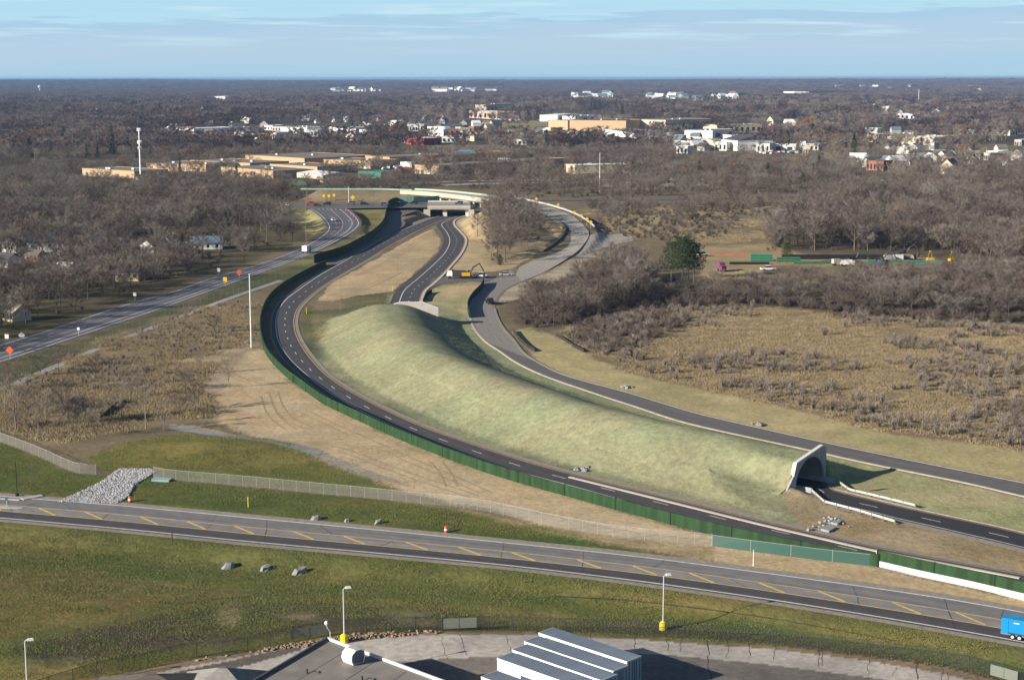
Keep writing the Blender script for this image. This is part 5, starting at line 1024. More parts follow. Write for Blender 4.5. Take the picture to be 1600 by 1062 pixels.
# ------------------------------------------------------------------ rocks, slabs
ROCK = M('pale_rock', (.28, .285, .30), var=.25, scale=.8)
def rock_mb(r, seed, flat=.6):
    rnd = random.Random(seed); mb = MB(); v = []; f = []
    n = 7
    for k in range(n): t = 2 * math.pi * k / n; q = r * rnd.uniform(.75, 1.15); v.append((q * math.cos(t), q * math.sin(t), -.1 * r))
    for k in range(n): t = 2 * math.pi * (k + .3) / n; q = r * rnd.uniform(.45, .85); v.append((q * math.cos(t), q * math.sin(t), r * flat * rnd.uniform(.7, 1.1)))
    v.append((0, 0, r * flat)); f = [(k, (k + 1) % n, n + (k + 1) % n, n + k) for k in range(n)] + [(n + k, n + (k + 1) % n, 2 * n) for k in range(n)]
    return mb.add(v, f)
for i, (px, py, s_, lb) in enumerate([(357, 886, 1.5, 'long pale boulder in the grass below the front road, leftmost'), (415, 890, 1.3, 'pale boulder with a dark hollow in the grass below the front road'), (469, 895, 1.5, 'tilted pale boulder in the grass below the front road, rightmost'), (494, 811, 1.2, 'pale boulder in the verge just above the front road'), (591, 817, 1.0, 'small pale boulder in the verge above the front road'), (543, 814, .8, 'flat pale stone in the grass between two boulders'), (1265, 829, .9, 'white stone at the kerb by the broken slabs')]):
    p = T(px, py); o = rock_mb(s_ * .75, 11 + i, .75).build('boulder', ROCK, None, p, .8); o.scale = (1.25, .75, 1); tag(o, lb, 'boulder')
def rubble(name, poly, n, r0, r1, label, seed, mat=ROCK, pile=0., kind='stuff'):
    rnd = random.Random(seed); pts = [G(*q)[:2] for q in poly]; mb = MB(); xs = [q[0] for q in pts]; ys = [q[1] for q in pts]; c = (sum(xs) / len(xs), sum(ys) / len(ys))
    k = 0
    while k < n:
        x, y = rnd.uniform(min(xs), max(xs)), rnd.uniform(min(ys), max(ys))
        if not in_poly(np.array([x]), np.array([y]), pts)[0]: continue
        z = float(terr(x, y)) + rnd.uniform(0, pile); b = rock_mb(rnd.uniform(r0, r1), seed * 977 + k, rnd.uniform(.5, .9)); a = rnd.uniform(0, 6.3)
        mb.add([(x + v[0] * math.cos(a) - v[1] * math.sin(a), y + v[0] * math.sin(a) + v[1] * math.cos(a), z + v[2]) for v in b.v], b.f); k += 1
    return tag(mb.build(name, mat), label, 'rock pile', kind=kind)
rubble('rock_pile', [(92, 784), (183, 786), (200, 778), (210, 758), (243, 738), (236, 734), (186, 733), (155, 755)], 8000, .06, .17, 'pale angular rock pile spilling from the fence to the front road', 3, M('pale_riprap', (.42, .42, .43), var=.35, scale=.8), .25)
rubble('broken_rock', [(1278, 812), (1300, 806), (1330, 818), (1325, 824), (1300, 818), (1282, 830), (1268, 828)], 26, .12, .34, 'broken pale rock around the slabs below the tunnel mouth', 5, ROCK, .3)
rubble('broken_rock', [(897, 733), (918, 730), (916, 737), (900, 738)], 16, .2, .5, 'loose stones at the foot of the green mound beside the inner highway', 6, ROCK, .2)
rubble('broken_rock', [(970, 604), (992, 602), (992, 606), (972, 607)], 14, .2, .6, 'loose stones at the edge of the outer highway', 8, ROCK, .3); rubble('broken_rock', [(1174, 662), (1194, 660), (1194, 665), (1178, 666)], 14, .2, .6, 'dark and pale stones beside the outer highway further right', 9, M('dark_rock', (.2, .2, .2)), .4)
rubble('verge_gravel', [(560, 1003), (690, 988), (690, 983), (545, 993), (430, 1012), (300, 1036), (300, 1031)], 260, .1, .28, 'rough stone rim between dark fence and concrete yard', 10, M('brown_rock', (.26, .19, .13), var=.35), .1)
SLABM = M('pale_slab', (.28, .31, .34), var=.1)
for i, (px, py, L, W_, rz, lb) in enumerate([(1294, 828, 2.6, 1.4, .95, 'large pale slab tilted on dirt below the tunnel mouth'), (1306, 818, 1.8, 1.1, 1.0, 'smaller pale slab above the large tilted one'), (253, 751, 3.3, 1.4, -.25, 'teal grey slab lying in grass right of the rock pile')]):
    p = T(px, py); o = MB().box((0, 0, .25), (L, W_, .35)).build('concrete_slab', SLABM if i < 2 else M('teal_slab', (.22, .33, .34)), None, p, rz); o.rotation_euler.x = .1; tag(o, lb, 'slab')
p = T(50, 778); o = MB().box((0, 0, .12), (3.6, 1.3, .24)).build('concrete_slab', CONC, None, p, .75); tag(o, 'white concrete slab beside the kerb at far left', 'slab')
o = kerb('traffic_island', GS(Z([(-60, 777), (0, 779.5), (30, 782)])), CONC, .5, .16)
p = T(8, 793); o = MB().prism([(-3, -.9), (2.6, -.5), (3.3, 0), (2.6, .5), (-3, .9)], (0, 0, .16), p, (1, -.22, 0), (.2, 1, 0)).build('traffic_island', CONC); struct(o)
sign(11, 793, 776, 'r', 'thin post with small blue plate on the traffic island at far left', M('blue_plate', (.05, .14, .26)), .5)

# ------------------------------------------------------------------ warehouses and other large buildings behind
TAN = M('tan_brick', (.47, .33, .20), var=.08, scale=.3); CREAM = M('cream_wall', (.60, .52, .38), var=.06); ROOFT = M('tan_roof', (.21, .18, .145), var=.15, scale=.1); ROOFD = M('dark_roof', (.075, .075, .08), var=.15); ROOFW = M('white_roof', (.74, .75, .76), var=.06); BRICK = M('red_brick', (.28, .13, .09), var=.12); ROOFL = M('blue_grey_roof', (.14, .20, .25), rough=.5, var=.1); GREENB = M('green_metal', (.05, .17, .13), var=.1)
CLEARQ = []         # open ground in front of buildings
CLEAR = []          # discs (x, y, r) that trees keep out of
def block(name, pl, pr, depth, h, wall, roof, label, cat='warehouse', group=None, units=2, bands=True, over=0., gable=0., doors=0, docks=0):
    a, b = T(*pl), T(*pr); z0 = min(a[2], b[2]); d = b - a; d[2] = 0; L = np.linalg.norm(d); rz = math.atan2(d[1], d[0])
    r = thing(name, (a[0], a[1], z0), rz, label, cat, group)
    MB().box((L / 2, depth / 2, h / 2 - .5), (L, depth, h + 1)).build('wall', wall, r)
    if gable:
        mb = MB().prism([(-.4, h + .01), (depth + .4, h + .01), (depth / 2, h + gable)], (L + .8, 0, 0), (-.4, 0, 0), (0, 1, 0)); rf = mb.build('roof', roof, r)
    else:
        rf = MB().box((L / 2, depth / 2, h + .2), (L - .3, depth - .3, .3)).build('roof', roof, r)
        for c_, s_ in (((L / 2, .0, h + .28), (L + .3, .4, .5)), ((L / 2, depth, h + .28), (L + .3, .4, .5)), ((0, depth / 2, h + .28), (.4, depth - .41, .5)), ((L, depth / 2, h + .28), (.4, depth - .41, .5))): MB().box(c_, s_).build('parapet', wall, rf)
        rnd = random.Random(int(L * 100))
        for k in range(units): MB().box((rnd.uniform(.15, .85) * L, rnd.uniform(.2, .6) * depth, h + 1.0), (2.6, 2.0, 1.3)).build('roof_unit', STEEL, rf)
    for k in range(doors):
        x = L * (k + .5) / doors; MB().box((x, -.03, h * .42), (L / doors * .45, .06, h * .55)).build('window', GLASS, r)
    for k in range(docks):
        x = L * (k + .5 + random.uniform(-.15, .15)) / docks; MB().box((x, -.04, 1.5), (3.0, .08, 3.0)).build('dock_door', random.choice([ROOFD, STEEL, ROOFT]), r)
    t = np.array((math.cos(rz), math.sin(rz))); n_ = np.array((-t[1], t[0]))
    for u in np.arange(0, L + 1, 9):
        for v in np.arange(-4, depth + 1, 9): q = a[:2] + t * u + n_ * v; CLEAR.append((q[0], q[1], 9))
    A_ = a[:2] - t * 5; B_ = a[:2] + t * (L + 5); f_ = .10 if a[1] < 1500 else .17
    CLEARQ.append([tuple(A_), tuple(B_), tuple(B_ * (1 - f_)), tuple(A_ * (1 - f_))])
    return r
WG = 'tan flat roofed warehouses behind the crossroad'
block('warehouse', (129, 275), (210, 280), 30, 5.2, TAN, ROOFT, 'tan flat warehouse left of the cell tower', group=WG, units=3, docks=5)
block('warehouse', (229, 266), (322, 269), 42, 5.0, TAN, ROOFT, 'tan flat warehouse just right of the cell tower', group=WG, docks=5)
block('warehouse', (298, 261), (391, 266), 40, 5.0, TAN, ROOFT, 'tan flat warehouse behind the one right of the cell tower', group=WG, units=3, docks=5)
block('warehouse', (383, 254), (476, 260), 70, 6.0, TAN, ROOFT, 'largest tan warehouse at the back of the group', group=WG, units=2, docks=5)
block('warehouse', (345, 273), (427, 280), 34, 5.4, TAN, ROOFT, 'tan warehouse at the front of the group behind bare trees', group=WG, units=2, docks=5)
block('warehouse', (422, 267), (496, 272), 36, 4.8, TAN, ROOFT, 'long tan warehouse with the white building against its front', group=WG, units=1, docks=5)
block('warehouse', (506, 261), (579, 264), 34, 5.6, TAN, ROOFT, 'tan warehouse right of the largest one', group=WG, units=2, docks=5)
block('warehouse', (571, 256), (609, 258.5), 135, 6.2, TAN, ROOFT, 'long deep warehouse showing a dark side, right of the group', group=WG, units=1, docks=5)
block('warehouse', (648, 271), (686, 273), 150, 6.0, TAN, ROOFT, 'deep tan warehouse at the right end of the group with a rusty tree in front', group=WG, units=0, docks=5)
block('metal_building', (464, 281), (505, 285.5), 26, 5.0, CREAM, ROOFW, 'white roofed metal building in front of the tan warehouses', 'building', units=0, gable=1.6)
block('metal_building', (457, 288), (480, 290), 10, 3.4, M('dark_green_metal', (.03, .075, .045)), MATS['dark_green_metal'], 'small dark green shed beside the white roofed building', 'shed', units=0, gable=1)
block('metal_building', (560, 278), (596, 280), 16, 4.5, GREENB, GREENB, 'teal green building behind the crossroad', 'building', units=0)
block('metal_building', (708, 246), (729, 247), 22, 4.5, CREAM, M('sky_blue_roof', (.10, .26, .38), rough=.5), 'blue roofed metal building in the wood behind the warehouses', 'building', units=0, gable=2)
block('box_trailer', (626, 261.5), (643, 262.5), 4, 3.8, WHITE, WHITE, 'white box trailer parked between the warehouses', 'trailer', units=0); block('box_trailer', (778, 256), (793, 257), 5, 4.2, WHITE, WHITE, 'white box trailer at the right end of the deep warehouse', 'trailer', units=0)
block('brick_building', (885, 270), (898, 272), 45, 6, CREAM, ROOFW, 'low building with tan end and white roof behind the light mast', 'building', units=0)
block('brick_building', (893, 271.5), (935, 271), 26, 5.5, BRICK, ROOFW, 'low brown brick building beside the light mast', 'building', units=1)
block('apartment_block', (760, 182), (803, 179), 22, 21, M('tower_tan', (.50, .44, .34)), ROOFT, 'tall tan apartment block standing above the woods near the horizon', 'building', units=2, doors=7)
SH = 'shops and schools on the far side of the woods'
for a in [((480, 211), (507, 209.5), 40, 9, WHITE, GREENB, 'white shop with green roof beside a car lot', 4), ((514, 210), (556, 213), 30, 9, WHITE, GREENB, 'second white shop with green roof right of the car lot', 4), ((540, 219), (559, 220), 20, 7, CREAM, ROOFW, 'cream building below the white shops', 2),
          ((303, 210), (362, 208), 30, 7, WHITE, ROOFW, 'long low white building in the woods left of the shops', 6), ((362, 208), (400, 207), 30, 7, CREAM, ROOFL, 'blue roofed low building in the woods left of the shops', 3), ((662, 227), (690, 226), 30, 7, M('red_metal', (.38, .08, .07)), ROOFW, 'red building with pale roof in the woods', 3), ((733, 184), (777, 187), 40, 12, M('pink_tan', (.55, .42, .33)), ROOFW, 'long pale pink building below the tall apartment block', 6),
          ((871, 190), (892, 188), 30, 10, WHITE, ROOFW, 'white building with steep front left of the big school', 2), ((899, 191), (930, 189.5), 24, 9, WHITE, ROOFD, 'white building with dark windows left of the big school', 3), ((887, 203), (935, 202), 50, 12, TAN, ROOFT, 'tan brick block behind the car park', 2), ((935, 203), (1000, 202), 60, 8, CREAM, ROOFD, 'long cream wing of the brick block', 4),
          ((978, 206), (1012, 203), 80, 14, TAN, ROOFD, 'big tan hall with a dark side', 0), ((1040, 205), (1112, 202), 60, 14, CREAM, ROOFT, 'large cream school building with rows of windows', 9), ((1120, 207), (1190, 206), 40, 9, CREAM, ROOFT, 'long low cream building with small trees along it', 8), ((1113, 217), (1148, 214), 35, 9, WHITE, ROOFL, 'white building with blue grey roof below the school', 2),
          ((1127, 234), (1152, 236), 40, 10, WHITE, ROOFD, 'white gabled hall with a dark green roof', 0), ((1189, 236), (1243, 236.5), 16, 6, WHITE, ROOFW, 'long white canopy building with red panels', 3), ((944, 210), (995, 217), 40, 6, WHITE, ROOFL, 'blue white flat building in front of the tan hall', 0), ((1460, 227), (1497, 225), 40, 8, CREAM, ROOFW, 'pale flat hall among the trees at right', 0),
          ((1353, 266), (1380, 267), 16, 7, BRICK, ROOFD, 'red brick house block with white windows at the right wood', 5), ((1400, 185), (1428, 186), 20, 8, WHITE, ROOFW, 'long white building in the far right woods', 4), ((1224, 146), (1242, 147), 60, 9, WHITE, ROOFW, 'white building near the horizon right of centre', 0), ((335, 158), (352, 158), 80, 14, WHITE, ROOFW, 'white building near the horizon at left', 0), ((674, 141.5), (700, 141.5), 120, 14, WHITE, ROOFW, 'pale building strip on the horizon right of centre', 0)]:
    block('shop_building', a[0], a[1], a[2], a[3], a[4], a[5], a[6], 'building', SH, units=0 if a[3] < 8 else 2, doors=a[7], gable=5 if 'gabled' in a[6] else 0)
# houses
def house(px, py, L, D, h, rh, rz, wall, roof, label, group=None, name='house', parts=True, chim=True, clr=.62):
    p = T(px, py); r = thing(name, (p[0], p[1], p[2]), rz, label, 'house', group)
    MB().prism([(-D / 2, -.4), (D / 2, -.4), (D / 2, h), (0, h + rh - .12), (-D / 2, h)], (L, 0, 0), (-L / 2, 0, 0), (0, 1, 0)).build('wall', wall, r)
    ov = .45; k = rh / (D / 2)
    rf = MB().prism([(-D / 2 - ov, h - ov * k + .02), (0, h + rh + .02), (D / 2 + ov, h - ov * k + .02), (D / 2 + ov, h - ov * k + .24), (0, h + rh + .26), (-D / 2 - ov, h - ov * k + .24)], (L + .8, 0, 0), (-L / 2 - .4, 0, 0), (0, 1, 0)).build('roof', roof, r)
    if chim: MB().box((L * .2, D * .12, h + rh + .2), (.7, .7, 1.6)).build('chimney', BRICK, rf)
    if parts:
        for x in (-.3, .05, .33): MB().box((x * L, -D / 2 - .02, h * .55), (1.1, .06, 1.3)).build('window', GLASS, r)
        for y in (-.22, .22): MB().box((-L / 2 - .02, y * D, h * .55), (.06, 1.0, 1.3)).build('window', GLASS, r)
        MB().box((-.13 * L, -D / 2 - .02, 1.0), (1.0, .07, 2.0)).build('door', WOOD, r)
    c = (p[0], p[1]); R_ = max(L, D) * clr
    CLEAR.append((c[0], c[1], R_)); 
    if clr > .6:
        f_ = .014 if c[1] < 900 else .035 if py > 232 else .12; CLEARQ.append([(c[0] - R_ * .8, c[1]), (c[0] + R_ * .8, c[1]), ((c[0] + R_ * .8) * (1 - f_), c[1] * (1 - f_)), ((c[0] - R_ * .8) * (1 - f_), c[1] * (1 - f_))])
    return r
SLATE = M('navy_shingles', (.03, .05, .07), rough=.6, var=.15); SHTAN = M('tan_shingles', (.38, .34, .25), var=.12); PALEY = M('pale_yellow_siding', (.62, .52, .30), var=.05)
house(66, 392, 11, 8.5, 4.4, 3.2, .15, WHITE, SLATE, 'large white house with dark navy roof in the left wood'); house(24, 393, 8, 7, 3.6, 3.0, 1.2, WHITE, M('grey_roof', (.24, .23, .22)), 'white house with a striped gable left of the navy roofed house'); house(92, 389, 4.5, 4, 2.6, 1.4, .9, WHITE, ROOFW, 'small white shed right of the navy roofed house'); house(101, 399, 5, 4.5, 2.6, 1.6, .5, WHITE, ROOFW, 'bright white shed beside the dark round evergreen'); house(56, 409, 6, 5, 2.8, 1.8, -.4, M('rust_siding', (.40, .20, .13)), ROOFB, 'small rust coloured house below the navy roofed house')
house(8, 416, 10, 7, 3, 2, -.5, WHITE, ROOFD, 'dark roofed house with a white eave at the left edge'); house(26, 500, 6.5, 6, 2.6, 2.2, -.75, CREAM, SHTAN, 'house with tan grey roof above the bottom of the left wood', clr=.5); house(200, 438, 8, 6, 3.6, 2.0, .1, PALEY, ROOFD, 'pale yellow house by the lower edge of the left wood'); house(104, 428, 6, 5, 2.6, 1.6, -.4, WHITE, ROOFW, 'white garage below the dark round evergreen'); house(78, 433, 7, 5, 2.6, 1.8, .3, M('blue_siding', (.30, .40, .48)), ROOFD, 'low pale blue house left of the white garage')
house(243, 394, 10, 8, 3, 2.4, 1.0, WHITE, ROOFD, 'white gabled house with dark roof in the middle of the left wood'); house(270, 388, 10, 7, 3, 2.6, 1.1, WHITE, ROOFB, 'white gabled house behind the middle one'); house(324, 388, 13, 9, 2.6, 2.4, .1, WHITE, ROOFL, 'wide house with blue grey roof at the right of the left wood'); house(150, 383, 9, 7, 3, 2.2, .2, M('grey_siding', (.35, .37, .38)), ROOFD, 'grey house behind the red parked car'); house(152, 416, 6, 5, 2.8, 1.8, .3, CREAM, ROOFB, 'small cream house deep in the left wood')
house(1399, 262, 13, 10, 5.5, 4, .5, WHITE, ROOFW, 'large pale gabled house in the right wood'); house(1484, 272, 12, 11, 6, 5, .9, M('peach_siding', (.55, .44, .35)), ROOFT, 'peach gabled house in front of the right wood'); house(1345, 253, 10, 8, 4, 3, .3, WHITE, ROOFW, 'white house left of the large pale gabled one'); house(1210, 198, 18, 14, 9, 6, .6, CREAM, ROOFT, 'tall cream house alone on a field beyond the school'); house(1233, 196, 14, 10, 5, 4, .2, WHITE, ROOFW, 'white house right of the tall cream one'); house(1243, 196, 14, 10, 5, 4, .8, CREAM, ROOFW, 'cream house right of the tall cream one')
hr = random.Random(21)
def hood_group(n, x0, x1, y0, y1, size, label, group, roofs=(0, 1, 2)):
    for i in range(n):
        px, py = hr.uniform(x0, x1), hr.uniform(y0, y1); k = hr.choice([.8, 1, 1, 1.25]) * size
        house(px, py, 12 * k, 9 * k, 5 * k, 3.5 * k, hr.uniform(0, 3.1), hr.choice([CONC_W, CONC_W, CONC, CONC, WHITE]), hr.choice([ROOFW, ROOFL, ROOFD, ROOFT] if size > 1.5 else [ROOFW, ROOFL, ROOFD, ROOFT]) , label, group, parts=False, chim=False)
hood_group(34, 893, 960, 149, 156, 1.9, 'white house in the dense estate near the horizon', 'houses of the far white estate'); hood_group(30, 1012, 1092, 150, 158, 1.9, 'white house in the scattered estate near the horizon right of the dense one', 'houses of the far right estate')
hood_group(22, 520, 590, 142, 145, 2.2, 'white house in the strip below the left horizon', 'houses of the strip below the horizon'); hood_group(10, 1110, 1170, 151, 155, 1.8, 'white house at the right end of the far estates', 'houses at the end of the far estates'); hood_group(22, 470, 700, 186, 200, 1.0, 'small pale house between the shops and the far woods', 'houses above the shops'); hood_group(16, 40, 420, 170, 205, 1.0, 'small pale house scattered in the left far woods', 'houses in the left far woods')
hood_group(16, 690, 780, 192, 212, 1.0, 'small pale house left of the school car park', 'houses left of the car park'); hood_group(16, 1320, 1480, 166, 180, 1.1, 'small pale house in the far right woods', 'houses in the far right woods'); hood_group(22, 1340, 1600, 236, 262, .85, 'small pale house among the trees of the right wood', 'houses in the right wood'); hood_group(14, 1300, 1600, 137, 146, 2.0, 'white house in the far fields near the right horizon', 'houses in the far fields'); hood_group(14, 680, 780, 141, 143, 2.4, 'white house in the strip below the horizon at the middle', 'houses of the middle strip'); hood_group(12, 1060, 1120, 216, 236, .9, 'small pale house below the school', 'houses below the school'); hood_group(12, 240, 420, 205, 214, .9, 'small white house along the road in the left woods', 'houses along the left wood road')
hood_group(10, 1390, 1440, 205, 225, .8, 'small white house below the long white building in the far right woods', 'houses below the long white building')
for i in range(64):
    z_ = ((690, 900, 200, 226), (1030, 1260, 206, 244), (560, 700, 200, 228), (1330, 1600, 205, 258), (290, 480, 202, 218))[i % 5]; px = hr.uniform(z_[0], z_[1]); py = hr.uniform(z_[2], z_[3]); wpx = hr.uniform(7, 22) * (.55 if i % 5 == 3 else 1)
    block('shop_building', (px, py), (px + wpx, py + hr.uniform(-.6, .6)), hr.uniform(14, 30), hr.uniform(5, 8.5), hr.choice([WHITE, CONC_W, CREAM, CONC_W, CONC, BRICK]), hr.choice([ROOFW, ROOFW, ROOFL, ROOFT]), 'small low flat roofed shop in the town strip ' + ('below the brick school', 'around the gabled hall', 'right of the white shops', 'among the right hand houses', 'left of the white shops')[i % 5], 'building', 'small shops of the town strip %d' % (i % 5), units=0, doors=3)
# parked cars in the far car parks: a few pixels each
pk = [('white', WHITE), ('silver', M('car_silver_far', (.5, .5, .52))), ('dark', DARKSTEEL), ('red', M('car_red_far', (.4, .03, .03)))]
pmesh = {n: MB().prism([(-2.3, .3), (2.3, .3), (2.3, .8), (1.2, .95), (.5, 1.5), (-1.6, 1.5), (-2.3, .95)], (0, 1.8, 0), (0, -.9, 0)).mesh('parked_car', m) for n, m in pk}
def lot(n, x0, x1, y0, y1, where, group):
    for i in range(n):
        c = hr.choice(['white', 'white', 'white', 'silver', 'dark', 'red']); p = T(hr.uniform(x0, x1), hr.uniform(y0, y1)); o = bpy.data.objects.new('parked_car', pmesh[c]); COL.objects.link(o); o.location = p; o.rotation_euler.z = hr.choice([0, 1.57, .8]); o.scale = (1.35,) * 3
        tag(o, '%s car parked %s' % (c, where), 'parked car', group); CLEAR.append((p[0], p[1], 7)); CLEAR.append((p[0] * .985, p[1] * .985, 7))
lot(34, 795, 900, 205, 213, 'in the lot left of the tan brick block', 'cars in the brick block lot'); lot(26, 436, 480, 205, 217, 'in the sales lot left of the white shops', 'cars in the sales lot'); lot(14, 775, 812, 187, 190, 'below the tall apartment block', 'cars below the apartment block'); lot(10, 840, 870, 188, 190, 'at the edge of the far green field', 'cars at the far field'); lot(18, 600, 640, 258, 268, 'between the tan warehouses', 'cars between the warehouses'); lot(16, 1190, 1245, 238, 241, 'in front of the long white canopy', 'cars by the white canopy'); lot(12, 940, 1000, 205, 214, 'on the roof level lot of the tan hall', 'cars by the tan hall')

# ------------------------------------------------------------------ trees: shapes
def tri_blades(base, direc, length, width, rng):
    """one slim triangle per twig"""
    n = len(base); d = direc / (np.linalg.norm(direc, axis=1)[:, None] + 1e-9)
    s = np.cross(d, rng.normal(size=(n, 3))); s /= np.linalg.norm(s, axis=1)[:, None] + 1e-9
    v = np.stack([base - s * width[:, None] / 2, base + s * width[:, None] / 2, base + d * length[:, None]], 1).reshape(-1, 3)
    return v, np.arange(3 * n).reshape(-1, 3)
def np_mesh(name, v, f, mats):
    me = bpy.data.meshes.new(name); f = np.asarray(f); k = f.shape[1]
    me.vertices.add(len(v)); me.vertices.foreach_set('co', np.asarray(v, float).ravel()); me.loops.add(f.size); me.loops.foreach_set('vertex_index', f.ravel()); me.polygons.add(len(f))
    me.polygons.foreach_set('loop_start', np.arange(len(f)) * k); me.polygons.foreach_set('loop_total', np.full(len(f), k)); me.update(calc_edges=True)
    for m in mats: me.materials.append(m)
    return me
def bare_tree(seed, H, CR, ntw, tw_w, tw_l, limbs=9, lean=0., stems=1, low=.22, upright=.45, sides=5):
    rnd = random.Random(seed); rng = np.random.default_rng(seed); mb = MB(); bases = []; dirs = []
    for st in range(stems):
        a0 = rnd.uniform(0, 6.28); off = .0 if stems == 1 else .35
        tipx, tipy = lean * H + off * CR * math.cos(a0) * rnd.uniform(.8, 1.4), off * CR * math.sin(a0) * 1.2
        hh = H * rnd.uniform(.78, .86); r0 = H * .017 * (1 if stems == 1 else .7)
        pts = [Vector((tipx * (t ** 1.4) + rnd.uniform(-.012, .012) * H * t, tipy * (t ** 1.4) + rnd.uniform(-.012, .012) * H * t, hh * t - .1)) for t in (0, .2, .4, .6, .8, 1.0)]
        mb.tube(pts, [r0, r0 * .85, r0 * .7, r0 * .5, r0 * .33, r0 * .12], sides)
        for k in range(limbs):
            t = low + (1 - low) * (k + rnd.random()) / limbs * .92; i = min(4, int(t * 5)); p = pts[i].lerp(pts[i + 1], t * 5 - i)
            az = k * 2.4 + rnd.uniform(-.5, .5); prof = math.sin(math.pi * min(1, .22 + .75 * (t - low) / (1 - low)))
            Lr = CR * prof * rnd.uniform(.8, 1.1); rise = Lr * rnd.uniform(upright, upright + .6) + .06 * H
            e = p + Vector((math.cos(az) * Lr, math.sin(az) * Lr, rise)); e.z = min(e.z, H * .97)
            m_ = p.lerp(e, .5) + Vector((0, 0, -.06 * Lr)) + Vector((rnd.uniform(-.1, .1), rnd.uniform(-.1, .1), 0)) * Lr
            rl = r0 * (.42 - .2 * t); mb.tube([p, m_, e], [rl, rl * .62, rl * .2], 4, False)
            for q in range(5):
                u = rnd.uniform(.25, 1); s = p.lerp(m_, u * 2) if u < .5 else m_.lerp(e, u * 2 - 1); a2 = az + rnd.uniform(-1.3, 1.3); l2 = CR * rnd.uniform(.25, .5)
                e2 = s + Vector((math.cos(a2) * l2, math.sin(a2) * l2, l2 * rnd.uniform(.3, 1.1))); e2.z = min(e2.z, H)
                mb.tube([s, e2], [rl * .34, rl * .1], 3, False)
                for w_ in np.linspace(.15, 1, 5): bases.append(s.lerp(e2, w_)); dirs.append((e2 - s).normalized())
            for w_ in (.5, .8, 1): bases.append(m_.lerp(e, w_)); dirs.append((e - m_).normalized())
    bases = np.array(bases); dirs = np.array(dirs); idx = rng.integers(0, len(bases), ntw)
    b = bases[idx] + rng.normal(size=(ntw, 3)) * CR * .05; d = dirs[idx] * .8 + rng.normal(size=(ntw, 3)) * .55 + np.array((0, 0, .35))
    v, f = tri_blades(b, d, rng.uniform(.6, 1.3, ntw) * tw_l, rng.uniform(.7, 1.3, ntw) * tw_w, rng)
    return mb, v, f
def tree_proto(nm, seed, H, CR, ntw, w_, l_, bark=BARK, tw=TWIG, **k):
    mb, v, f = bare_tree(seed, H, CR, ntw, w_, l_, **k)
    return [('trunk', mb.mesh('trunk', bark), []), ('crown', np_mesh('crown', v, f, [tw]), [])]
def merged_mesh(nm, proto_list):
    """one mesh holding trunk and crown, for the uncountable woods"""
    V = []; F = []; MI = []; mats = []; o = 0
    for (mb, v, f, offs, m1, m2) in proto_list:
        for m in (m1, m2):
            if m not in mats: mats.append(m)
        a = np.array(mb.v) + offs if len(mb.v) else np.zeros((0, 3))
        ff = [tuple(i + o for i in q) for q in mb.f]; V.append(a); F += ff; MI += [mats.index(m1)] * len(ff); o += len(a)
        V.append(v + offs); g = (f + o).tolist(); F += g; MI += [mats.index(m2)] * len(g); o += len(v)
    me = bpy.data.meshes.new(nm); me.from_pydata(np.vstack(V).tolist(), [], F)
    for m in mats: me.materials.append(m)
    me.polygons.foreach_set('material_index', MI); return me
def shrub(seed, H, Rr, n, w_, l_):
    rng = np.random.default_rng(seed); k = 26; th = rng.uniform(0, 6.28, k); sp = rng.uniform(.1, 1, k) * Rr
    tips = np.stack([np.cos(th) * sp, np.sin(th) * sp, H * rng.uniform(.55, 1, k) * (1 - .3 * sp / Rr)], 1); mb = MB()
    for t in tips: mb.tube([t * np.array((.15, .15, 0)), t * np.array((.5, .5, .55)), t * .9], [.045, .03, .012], 3, False)
    i = rng.integers(0, k, n); u = rng.uniform(.12, 1, n)[:, None]; base = tips[i] * np.concatenate([u ** .7, u ** .7, u], 1)
    v, f = tri_blades(base, tips[i] / H * .7 + rng.normal(size=(n, 3)) * .6 + (0, 0, .35), rng.uniform(.5, 1.2, n) * l_, rng.uniform(.7, 1.3, n) * w_, rng); v[:, 2] = np.maximum(v[:, 2], 0)
    return mb, v, f
def conifer(seed, H, Rr, n, w_, pine=False, round_=False):
    rnd = random.Random(seed); rng = np.random.default_rng(seed); mb = MB(); mb.tube([(0, 0, -.2), (.01 * H, 0, H * .5), (0, 0, H * .97)], [H * .018, H * .012, .03], 6)
    B = []; Dd = []
    lv = 11 if pine else 20
    for k in range(lv):
        t = (.40 if pine else .06) + (.58 if pine else .92) * k / (lv - 1); z = H * t
        rr = Rr * ((.55 + .5 * math.sin(3.0 * (t - .1))) * (1 - .35 * t) if pine else math.sqrt(max(.02, 1 - (2 * t - .9) ** 2)) if round_ else (1.02 - t)) * rnd.uniform(.8, 1.15)
        nb = 6 if pine else 9
        for q in range(nb):
            az = 6.28 * q / nb + k * .7 + rnd.uniform(-.3, .3); L = rr * rnd.uniform(.65, 1.15); e = Vector((math.cos(az) * L, math.sin(az) * L, z + L * (.18 if pine else -.12)))
            mb.tube([(0, 0, z), tuple(e)], [H * .005, .01], 3, False)
            for u in np.linspace(.3, 1, 6): B.append(Vector((0, 0, z)).lerp(e, u)); Dd.append((math.cos(az), math.sin(az), .25))
    B = np.array(B); Dd = np.array(Dd); i = rng.integers(0, len(B), n); b = B[i] + rng.normal(size=(n, 3)) * Rr * .055
    v, f = tri_blades(b, Dd[i] * .6 + rng.normal(size=(n, 3)) * .6 + (0, 0, .15), rng.uniform(.6, 1.2, n) * w_ * 2.6, rng.uniform(.7, 1.3, n) * w_, rng); return mb, v, f
def leafy(seed, H, CR, n, s):
    mb, v, f = bare_tree(seed, H, CR, n, s, s * 1.5); return mb, v, f
def proto_of(mb, v, f, bark, tw, crown='crown'): return [('trunk', mb.mesh('trunk', bark), []), (crown, np_mesh(crown, v, f, [tw]), [])]

